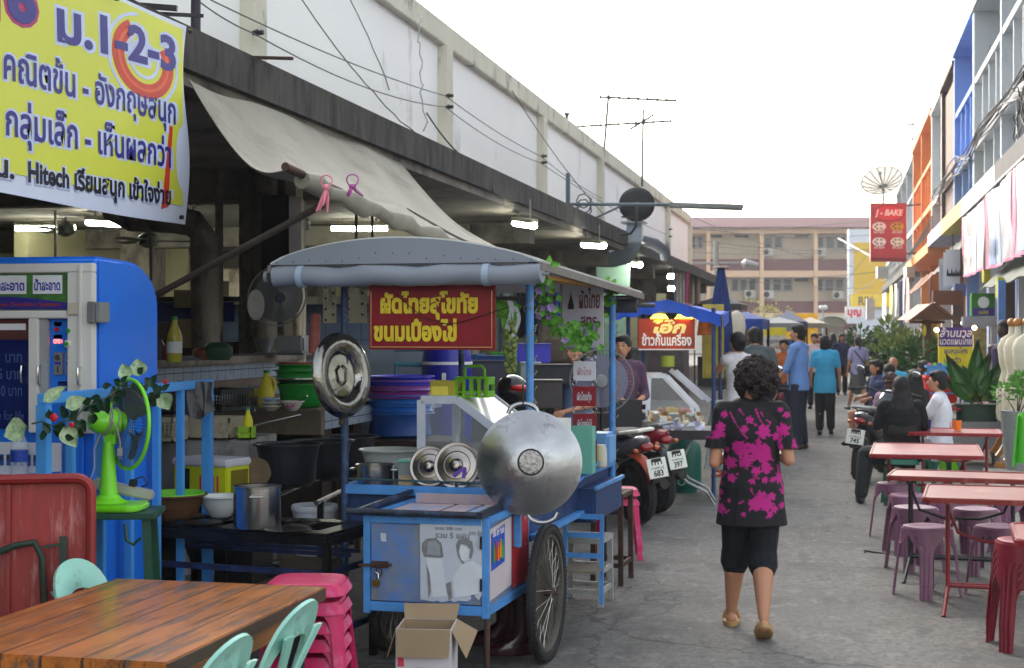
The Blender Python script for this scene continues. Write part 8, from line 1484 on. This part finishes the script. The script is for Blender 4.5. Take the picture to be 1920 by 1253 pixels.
def red_table(label,px,D,w,d,rz,m=RT,leg=RTL,z=.72):
 o=lateral(px,D,0);t=thing('red_folding_table',label,'table',o,rz=rz,group='red folding tables along the right side')
 b=MB();b.prism([(x+w/2,y+d/2)for x,y in rrect(w,d,.06)],(0,0,z-.03),X_,Y_,.026);b.tube([(x+w/2,y+d/2,z-.006)for x,y in rrect(w-.02,d-.02,.06)],.01,6,closed=True);b.build('tabletop',m,t)
 for x in(.14,w-.14):
  s_=-1 if x<w/2 else 1;b=MB()
  for y in(d/2-.04,d/2+.04):b.tube([(x,y,z-.03),(x,y,.2),(x,y+(y-d/2)*.3,.14),(x+s_*.02,y+(y-d/2)*6,0)],.013,8)
  b.bar((x,.08,z-.045),(x,d-.08,z-.045),.02);b.build('leg',leg,t)
 b=MB()
 for y in(d/2-.04,d/2+.04):b.cyl((.14,y,.15),(w-.14,y,.15),.011,n=8)
 b.tube([(.14,d/2,z-.1),(.2,d/2,z-.25),(.35,d/2,z-.3),(w-.35,d/2,z-.3),(w-.2,d/2,z-.25),(w-.14,d/2,z-.1)],.01,8);b.build('brace',leg,t);return t
red_table('nearest red folding table, only its left corner inside the right edge',1903,7.1,.9,.7,R(-4))
red_table('worn reddish folding table on red legs, second from the camera',1728,8.9,.9,.85,R(-5),mat('brownish_red_enamel',C(126,42,38),.32,var=.2,sc=3,dirt=C(158,96,84),da=.35,dsc=4))
red_table('brownish red folding table on black legs, third from the camera',1660,10.25,.95,.55,R(-8),mat('brownish_red_enamel',C(138,60,52)),BLK)
red_table('bright red folding table right behind the woman in black',1629,12.05,.88,1.3,R(-3))
red_table('red folding table where the man in the white polo leans',1702,14.6,.88,.8,R(-3))
s0=None
for px,D,rz,ds in((1738,9.75,40,'dusty purple stool nearest to the road in front of the red legged table'),(1716,10.8,30,'dusty purple stool just behind the nearest one'),(1706,11.6,20,'dusty purple stool third back along the road'),(1680,12.5,42,'dusty purple stool at the road side of the third table'),(1830,10.7,35,'dusty purple stool under the middle of the second table'),(1874,9.75,42,'dusty purple stool at the right side of the second table'),(1783,11.4,10,'dusty purple stool half hidden behind black table legs'),(1905,11.5,15,'dusty purple stool at the right edge beyond the tables')):
 q=lateral(px,D,0)
 if s0 is None:s0=make_stool('plastic_stool',ds,'purple stools around the red tables',PUR,q,True,rz=R(rz))
 else:copy_tree(s0,label=ds,loc=q,rz=R(rz))
CRS=mat('crimson_plastic',C(126,26,44),.35,var=.2,sc=5);q=lateral(1922,8.15,0);s1=make_stool('plastic_stool','top stool of the crimson stack at the right edge','crimson stools stacked at the right edge',CRS,(q.x,q.y,.13),True,rz=R(10))
for i,ds in enumerate(('second crimson stool in the stack at the right edge','third crimson stool in the stack at the right edge','lowest crimson stool in the stack at the right edge')):copy_tree(s1,label=ds,loc=(q.x,q.y,.09-.045*i+(.0 if i<2 else 0)))
GS=mat('bottle_green_plastic',C(24,92,74),.4);g1=make_stool('plastic_stool','green stool under the woman in black','green stools',GS,lateral(1690,14.85,0),False,rz=R(5));copy_tree(g1,label='green stool under the man in the white polo',loc=lateral(1766,15.9,0),rz=R(20))
for px,D,ds in((1672,18.4,'green stool under the curly haired woman'),(1716,18.2,'green stool under the seated long haired woman'),(1668,21.2,'green stool under the seated person in navy'),(1645,22.5,'green stool under the woman with the orange cup'),(1676,24.5,'green stool under the balding man'),(1702,27,'green stool under the far grey diner')):copy_tree(g1,label=ds,loc=lateral(px,D,0))
red_table('far red folding table among the seated diners',1680,19.3,.8,.7,R(-3));red_table('farthest red folding table beside the plants',1668,23,.8,.7,R(-3))
def cup(px,py,D,m,ds,r=.042,h=.095,hd=True,name='plastic_mug',cat='mug'):
 p=W(px,py,D);p.z=.722;b=MB().at(p);b.lathe([(.0001,.003),(r*.82,0),(r,h),(r*.93,h),(r*.76,.01),(.0001,.01)],20)
 if hd:b.tube([(-r*.95,0,h*.8),(-r*1.6,0,h*.75),(-r*1.55,0,h*.3),(-r*.88,0,h*.25)],.006,6)
 tag(b.build(name,m),ds,cat)
cup(1795,818,14.9,mat('orange_plastic',C(238,122,34),.35),'orange plastic mug on the red table by the polo shirt');cup(1737,815,14.95,mat('indigo_plastic',C(50,40,130),.35),'indigo plastic pot on the red table beside the woman in black',.05,.1,False,'cutlery_pot','pot');cup(1728,800,15.2,mat('pale_yellow_tube',C(200,200,120),.4),'pale yellow seasoning jar behind the indigo pot',.03,.16,False,'seasoning_jar','jar')
cup(1690,790,19.6,mat('apple_green_plastic',C(110,180,20)),'bright green plastic jug on the far red table',.06,.13,True,'plastic_jug','jug')
p=W(1762,752,20);t=thing('red_cooler','red ice cooler box on a pale blue steel frame','cool box',(p.x,p.y,0),rz=R(6));b=MB();b.box(-.2,-.15,.75,.2,.2,1.05);b.box(-.22,-.17,1.052,.22,.22,1.11);b.build('cooler',mat('coral_red_plastic',C(214,48,40),.4),t,bevel=.02);b=MB();b.box(-.2,-.168,1.0,.2,-.152,1.04);b.build('band',mat('dark_red_print',C(120,20,36)),t)
b=MB()
for x in(-.2,.3):
 for y in(-.15,.2):b.bar((x,y,0),(x,y,.9),.022,up=(0,1,0))
for z in(.88,.72,.3):b.bar((-.2,-.15,z),(.3,-.15,z),.02);b.bar((.3,-.15,z),(.3,.2,z),.02)
b.build('frame',LB,t);pz=Vector((p.x,p.y,1.113));crate('light blue plastic basket of cups on the red cooler',pz,.36,.24,.13,mat('light_blue_plastic',C(80,150,215),.4),R(6),False,name='mesh_basket')
for i,(c_,n_)in enumerate((((210,120,150),'pink'),((150,210,60),'lime'),((50,110,220),'blue'),((120,210,70),'green'),((60,150,230),'sky blue'))):b=MB();b.at(pz+Vector((-.13+.065*i,-.02,.03)));b.lathe([(.0001,0),(.033,0),(.026,.13),(.0001,.13)],14);tag(b.build('plastic_cup',mat('cup_'+n_.replace(' ','_'),C(*c_),.4)),n_+' upside down cup in the basket on the red cooler','cup')
p=W(1760,742,21.5);t=thing('massage_sign','upright purple and yellow Thai massage banner between two lit globes','sign',p,rz=TH+R(3));w,h=64/SP*21.5,128/SP*21.5
b=MB();b.box(0,0,0,w,.03,h);b.build('board',mat('lemon_board',C(222,212,40),.5),t);b=MB();b.box(0,-.005,h*.72,w,-.001,h);hdp=b.build('header',mat('purple_header',C(62,44,130),.5),t)
b=MB();b.text('ล้านนวล',(w*.03,-.007,h*.86),X_,Z_,.16,bold=.02,fit=w*.94,shear=.15);b.text('นวดแผนไทย',(w*.03,-.007,h*.75),X_,Z_,.13,bold=.02,fit=w*.94,shear=.1);b.build('lettering',WHT,hdp)
b=MB()
for i,s_ in enumerate(('อบสมุนไพร','นวดตัว','นวดเท้า','ขัดผิว','08-1234')):b.text(s_,(w*.16,-.003,h*(.62-i*.135)),X_,Z_,.1,bold=.02,fit=w*(.7 if i%2==0 else .5))
b.build('lettering',mat('purple_header',C(62,44,130)),t)
b=MB();b.at((p.x,p.y,0),(0,0,TH));b.bar((.02,.05,.2),(.02,.05,p.z+h),.02);b.bar((w-.02,.05,.2),(w-.02,.05,p.z+h),.02);tag(b.build('sign_stand',GREYMETAL),'thin steel stand behind the massage banner','stand')
for px,py,D,ds in((1756,619,21.3,'small lit warm globe at the left top corner of the massage banner'),(1827,615,21.3,'small lit warm globe at the right top corner of the massage banner'),(1806,606,25,'small white lit bulb above the massage banner'),(1709,660,30,'small lit yellow bulb among the plants'),(1655,700,30,'distant bright spot lamp behind the diners')):b=MB();b.ell(W(px,py,D),(.022*D/14,)*3,12);tag(b.build('globe_light',mat('warm_globe'if px!=1806 else 'cool_globe',(1,.55,.25)if px!=1806 else(.9,1,.9),emit=5,var=0)),ds,'light bulb')
PLM=mat('broad_leaf_green',C(44,92,34),.4,var=.4,sc=8,coat=.2);BUSH=mat('bush_green',C(62,96,40),.6,var=.5,sc=4);BUSH2=mat('yellow_green_leaf',C(112,130,50),.6,var=.45,sc=5);SOIL=mat('dark_soil',C(50,42,34),.9)
def plant(name,label,p,rx,ry,h,n,L0,w,m,z0=.15,up=.4,stems=5,cat='plant',seed=1):
 rg=random.Random(seed);t=thing(name,label,cat,p);b=MB();s_=MB()
 cl_=[(rg.gauss(0,rx*.45),rg.gauss(0,ry*.45),z0+(h-z0)*rg.uniform(.25,.95),rg.uniform(.55,1.1))for i in range(max(4,n//60))]
 for i in range(stems):c_=cl_[i%len(cl_)];s_.tube([(c_[0]*.15,c_[1]*.15,0),(c_[0]*.5,c_[1]*.5,c_[2]*.5),c_[:3]],[.02*h,.014*h,.006*h],5)
 for i in range(n):
  c_=rg.choice(cl_);d=Vector((rg.gauss(0,1),rg.gauss(0,1),rg.gauss(0,1))).normalized();o=Vector(c_[:3])+Vector((d.x*rx*.38,d.y*ry*.38,d.z*h*.2))*c_[3]
  leaf(b,o,(d.x,d.y,d.z*.6+up),(rg.uniform(-1,1),-.6,rg.uniform(0,1.2)),L0*rg.uniform(.6,1.2),w*rg.uniform(.7,1.1),.2)
 s_.build('trunk'if cat=='tree'else 'stem',mat('brown_stem',C(70,56,40),.8),t);b.build('foliage',m,t,ang=80);return t
def gz(px,D,z=.2):p=lateral(px,D,z);return p
p=lateral(1832,19.3,0);t=thing('banana_like_plant','big leafy plant with upright broad glossy leaves in a dark green planter','plant',(p.x,p.y,.75));rg=random.Random(2)
for a,tl,L0,w in((95,.1,.78,.13),(120,.35,.7,.12),(60,.45,.68,.11),(150,.55,.55,.1),(30,.65,.55,.09),(80,-.15,.62,.12),(110,-.4,.5,.11),(70,.8,.45,.09),(135,-.1,.62,.11)):
 b=MB();d=Vector((math.cos(R(a)),-tl*.5,math.sin(R(a))));leaf(b,(rg.uniform(-.06,.06),rg.uniform(-.08,.08),.05),d,(math.cos(R(a+90))*.4,-1,.3),L0,w,.3,wavy=.02);b.build('leaf',PLM,t,ang=80)
b=MB();b.at((p.x,p.y,.55));b.prism([(x,y)for x,y in rrect(.5,.3,.1)],(0,0,0),X_,Y_,.2);b.prism(rrect(.56,.36,.1),(0,0,.19),X_,Y_,.03);tag(b.build('green_planter',mat('planter_green',C(24,60,44),.4),bevel=.01),'dark green plastic planter under the broad leaved plant','planter')
b=MB();b.box(p.x-.35,p.y-.2,.2,p.x+.62,p.y+.5,.549);tag(b.build('concrete_planter',mat('speckled_concrete',C(132,134,136),.8,var=.15,sc=30),bevel=.008),'low grey speckled concrete plinth beneath the green planter','plinth')
plant('potted_plant','fine leaved potted plant with small white flowers right of the broad leaved one',(p.x+.42,p.y+.1,.55),.22,.22,.5,260,.07,.02,BUSH,seed=3);plant('potted_plant','yellow green low plant in front of the broad leaved one',(p.x,p.y-.05,.74),.3,.16,.16,160,.06,.02,BUSH2,seed=4,z0=.02)
p=lateral(1908,16.5,.19);b=MB();b.at(p);b.lathe([(.12,0),(.16,.3),(.18,.62),(.19,.64),(.15,.64),(.0001,.58)],24);tag(b.build('stone_pot',mat('speckled_concrete',C(132,134,136))),'tall speckled grey pot at the right edge','pot');plant('potted_plant','fresh green bushy plant in the tall grey pot at the right edge',(p.x,p.y,.8),.26,.22,.42,420,.07,.016,mat('fresh_green_leaf',C(92,150,52)),seed=6,z0=.05)
for px,D,rx,h,n,L0,m,ds,sd in((1648,44,.95,1.45,900,.2,BUSH,'large feathery dark green palm bush behind the white car end',11),(1628,52,.8,1.3,500,.2,BUSH,'bushy green plant left of the palm bush',12),(1690,34,.8,1.25,700,.2,BUSH2,'yellowish green shrub beneath the hanging banners',13),(1720,29,.7,1.2,700,.18,BUSH,'leafy green shrub before the wooden pavilion',14),(1700,26.5,.5,1.0,400,.22,PLM,'clump of upright strap leaves beside the lavender board',15),(1668,38,.6,1.7,400,.2,BUSH2,'slender pale green shrub by the far diners',16),(1745,25,.4,1.2,300,.16,BUSH,'dark potted shrub behind the red cooler',17)):plant('shrub',ds,gz(px,D,.2),rx,rx,h,n,L0,L0*.2,m,seed=sd,stems=7)
plant('thin_tree','thin yellowish flowering tree in front of the far building',gz(1435,92,0),2.4,1.5,3.6,300,.22,.07,mat('yellow_blossom',C(176,166,96),.7,var=.3),z0=1.8,stems=14,cat='tree',seed=19)
plant('weed','small green weed tuft on the kerb by the tables',lateral(1903,11.9,.0),.08,.08,.08,60,.04,.01,mat('fresh_green_leaf',C(92,150,52)),z0=.01,seed=20)
BW=mat('brown_teak',C(104,66,40),.6,var=.25,sc=6);p=lateral(1738,26,.2);t=thing('wooden_pavilion','small brown wooden pavilion roof on a post by the plants','pavilion',p,rz=TH);kz=26/SP;zr=lambda y:EYE+(620-y)*kz-.2
b=MB();b.add([(-40*kz,-.4,zr(600)),(40*kz,-.4,zr(600)),(0,-.4,zr(570)),(-40*kz,.6,zr(600)),(40*kz,.6,zr(600)),(0,.6,zr(570))],[(0,1,2),(3,5,4),(0,2,5,3),(1,4,5,2),(0,3,4,1)]);b.bar((-42*kz,-.42,zr(602)),(0,-.42,zr(570)),.06);b.bar((42*kz,-.42,zr(602)),(0,-.42,zr(570)),.06);b.build('roof',BW,t,flat=True);b=MB();b.bar((0,0,0),(0,0,zr(600)),.12,up=(0,1,0));b.bar((-.3,0,zr(604)),(.3,0,zr(604)),.05);b.build('post',BW,t)
b=MB();
for x in(-.12,.1):b.ell((x,-.3,zr(620)),(.03,.03,.1),8)
b.build('flower_garland',YB2,t)
p=lateral(1881,20,.2);t=thing('mannequin','dark mannequin in a navy and purple dress beside the white dress forms','mannequin',p,rz=R(150));MN=mat('mannequin_skin',C(70,50,46),.5);b=MB();b.ell((0,0,1.5),(.075,.09,.12),16);cap(b,(0,0,1.3),(0,0,1.44),.05,.045);cap(b,(.17,0,1.25),(.2,.05,.95),.04,.03);cap(b,(-.17,0,1.25),(-.2,.05,.95),.04,.03);cap(b,(-.16,0,1.27),(.16,0,1.27),.055,.055);cap(b,(.07,0,.9),(.07,0,.05),.06,.035);cap(b,(-.07,0,.9),(-.07,0,.05),.06,.035);fuse(b,'body',MN,t,.015);b=MB();b.ell((0,-.02,1.55),(.09,.1,.1),14);fuse(b,'hair',HAIRM,t,.015)
b=MB();b.lathe([(.1,1.32),(.17,1.25),(.14,1.05),(.17,.9),(.2,.5),(.24,.2),(.235,.2)],24,sy=.7);b.build('dress',mat('navy_purple_dress',C(44,34,70),.8,var=.4,sc=8,dirt=C(110,40,100),da=.25,dsc=5),t,ang=80)
for px,D,sd,ds in((1897,18.8,0,'ivory dress form with round wooden knob, left one'),(1909,18.2,1,'ivory dress form with round wooden knob, middle one'),(1926,17.6,2,'large ivory dress form with wooden knob cut by the right edge')):
 q=lateral(px,D,.2);t=thing('dress_form',ds,'dress form',q,group='ivory dress forms at the shop front');b=MB();b.lathe([(.0001,1.55),(.035,1.55),(.04,1.46),(.13,1.4),(.17,1.3),(.15,1.1),(.12,1.0),(.16,.85),(.17,.8)]+[(.18+.01*(i%2),.8-.1*i)for i in range(5)]+[(.0001,.4)],28,sy=.7);b.build('torso',mat('ivory_knit',C(205,198,176),.85,bump=.4,bsc=60),t,ang=60)
 b=MB();b.ell((0,0,1.6),(.055,.055,.055),16);b.cyl((0,0,.2),(0,0,.42),.03);b.build('knob',mat('honey_wood',C(164,110,48),.4),t)
 for a in(100,210,330):b=MB();c_,s_=math.cos(R(a)),math.sin(R(a));b.grid(lambda u,v:((.02+.3*u)*c_-s_*(v-.5)*.03,(.02+.3*u)*s_+c_*(v-.5)*.03,.32-.3*u**1.6+.03*math.sin(u*6)),10,2,th=.05);b.build('leg',mat('honey_wood',C(164,110,48)),t)
q=lateral(1926,15.6,.2);b=MB();b.at(q);b.grid(lambda u,v:((u-.5)*.2*(1+.5*v),.06*math.sin(u*11),.62-.52*v+.04*math.sin(u*5)),16,8,th=.015);tag(b.build('green_cloth',mat('lime_cloth_bright',C(90,196,50),.7),ang=80),'lime green cloth draped at the right edge','cloth')
q=lateral(1868,17.2,.2);t=thing('wooden_leg_stand','curved honey wood stand feet on the red tiled pavement','stand',q)
for dx,dy in((0,0),(.22,-.35),(.12,.3)):b=MB();b.grid(lambda u,v:(dx+.34*u+(v-.5)*.01,dy+(v-.5)*.06,.02+.36*u**1.5-.05*math.sin(u*6.2)),12,2,th=.06);b.build('leg',mat('honey_wood',C(164,110,48)),t)
for i,(px0,px1,y0,y1,D,nm,colr,ds,tx)in enumerate(((1822,1866,550,593,25,'shop_sign',(52,120,40),'green and purple shop sign under the awning','นมสด'),(1716,1752,660,696,27,'board',(120,130,190),'plain lavender board behind the diners',None),(1750,1806,545,572,30,'shop_sign',(110,64,40),'brown hanging shop board behind the posters',None),(1806,1868,594,612,24.6,'counter_shelf',(160,158,164),'pale grey shop stall top under the green sign',None),(1790,1812,532,556,31,'shop_sign',(90,96,150),'small lilac sign hanging under the white posters','ร้าน'),(1625,1640,560,600,50,'shop_sign',(205,205,210),'narrow white sign far along the right shops',None),(1700,1716,500,520,50,'air_conditioner',(176,172,164),'weathered air conditioner box under the orange house',None),(1646,1666,500,522,66,'air_conditioner',(150,150,150),'grey air conditioner box below the red sign',None),(1871,1884,520,560,22,'price_board',(190,190,60),'small yellow tag board beside the blue pillar',None),(1845,1858,505,530,26,'price_board',(200,190,60),'small yellow tag hanging below the vinyl banners',None))):
 a_=W(px0,y1,D);w,h=(px1-px0)/SP*D,(y1-y0)/SP*D;t=thing(nm,ds,'sign'if 'sign'in nm or 'board'in nm else 'air conditioner'if 'air'in nm else 'shelf',a_,rz=TH);b=MB();b.box(0,0,0,w,.12 if 'air'not in nm else .4,h);b.build('panel',mat('front_%d_%d'%(colr[0],colr[2]),C(*colr),.5,var=.15),t,bevel=.01)
 if i==0:b=MB();b.box(.01,-.004,.01,w-.01,-.001,h*.35);b.build('purple_band',mat('purple_header',C(62,44,130)),t);b=MB();b.prism(ellp(w/2,h*.6,w*.24,h*.25),(0,-.004,0),X_,Z_,.003);b.build('oval_print',WHT,t)
 if tx:b=MB();b.text(tx,(w*.3,-.012,h*.1),X_,Z_,.09,bold=.02,fit=w*.4);b.build('lettering',YB2 if i==0 else WHT,t)
for px,D,h,colr,ds in((1812,24.6,1.6,(150,150,156),'left white post of the shop stall frame'),(1864,24.6,1.6,(150,150,156),'right white post of the shop stall frame'),(1878,21.2,2.4,(90,130,190),'blue painted post at the right shop front'),(1689,40,3.0,(100,110,130),'blue grey post in front of the far shrubs')):q=lateral(px,D,.2);b=MB();b.box(q.x-.05,q.y-.05,.2,q.x+.05,q.y+.05,h if h>2 else h+.2);tag(b.build('post',mat('post_%d'%colr[0],C(*colr),.6,var=.15)),ds,'post')
rg=random.Random(31)
for i in range(14):
 y=18.5+i*2.1;colr=[(120,60,70),(60,70,110),(150,130,60),(90,110,100),(170,160,150),(60,40,50),(140,80,50)][i%7];w_=rg.uniform(.5,1.1);h_=rg.uniform(.9,1.7);b=MB();b.at((3.25+rg.uniform(-.1,.3),y,.2));b.box(-.25,-w_/2,0,.3,w_/2,h_*.5)
 for j in range(5):b.box(-.22+rg.uniform(0,.05),-w_/2+j*w_/5+.01,h_*.5,.2,-w_/2+(j+1)*w_/5-.01,h_*rg.uniform(.6,1))
 tag(b.build('goods_rack',mat('goods_%d'%(i%7),C(*colr),.7,var=.5,sc=6,dirt=C(200,190,180),da=.25,dsc=7)),'%s goods rack %s'%(('maroon','slate blue','mustard','sage','pale','dark plum','rust')[i%7],('before the near end of the grey shophouse'if i<7 else 'before the far shops past the posters')),'rack')
p=G(1290,1220);rg=random.Random(41);b=MB()
q0=G(1670,1040);b.tube([q0,q0+Vector((-.2,.1,.01)),G(1622,1038)+Z_*.008],.006,5);tag(b.build('stick',WIRE),'thin dark stick lying on the street beside the purple stools','stick')
q=G(1347,893);b=MB();b.at((q.x,q.y,.0),(0,0,R(60)));b.prism(ellp(0,0,.14,.05),(0,0,0),X_,Y_,.03);b.tube([(-.02,-.05,.03),(.0,0,.08),(-.02,.05,.03)],.015,6);tag(b.build('sandal',mat('orange_sandal',C(190,90,50),.6)),'orange strapped sandal by the gas cylinder','sandal')
p=lateral(1780,17.5,0);b=MB();b.at((p.x,p.y,0));b.lathe([(.0001,0),(.1,0),(.13,.35),(.0001,.36)],16);tag(b.build('lime_bin',mat('apple_green_plastic',C(110,180,20))),'lime green bin below the red table with the orange mug','bin')
b=MB();b.box(-75,-12,-1,75,150,14);hz_=b.build('haze',(lambda m:m)(bpy.data.materials.new('haze')));m=hz_.data.materials[0];m.use_nodes=True;m.node_tree.nodes.clear()
o_=m.node_tree.nodes.new('ShaderNodeOutputMaterial');v_=m.node_tree.nodes.new('ShaderNodeVolumePrincipled');v_.inputs['Color'].default_value=(.92,.94,1,1);v_.inputs['Density'].default_value=.0008;v_.inputs['Anisotropy'].default_value=.2;m.node_tree.links.new(v_.outputs[0],o_.inputs['Volume']);hz_['kind']='stuff'
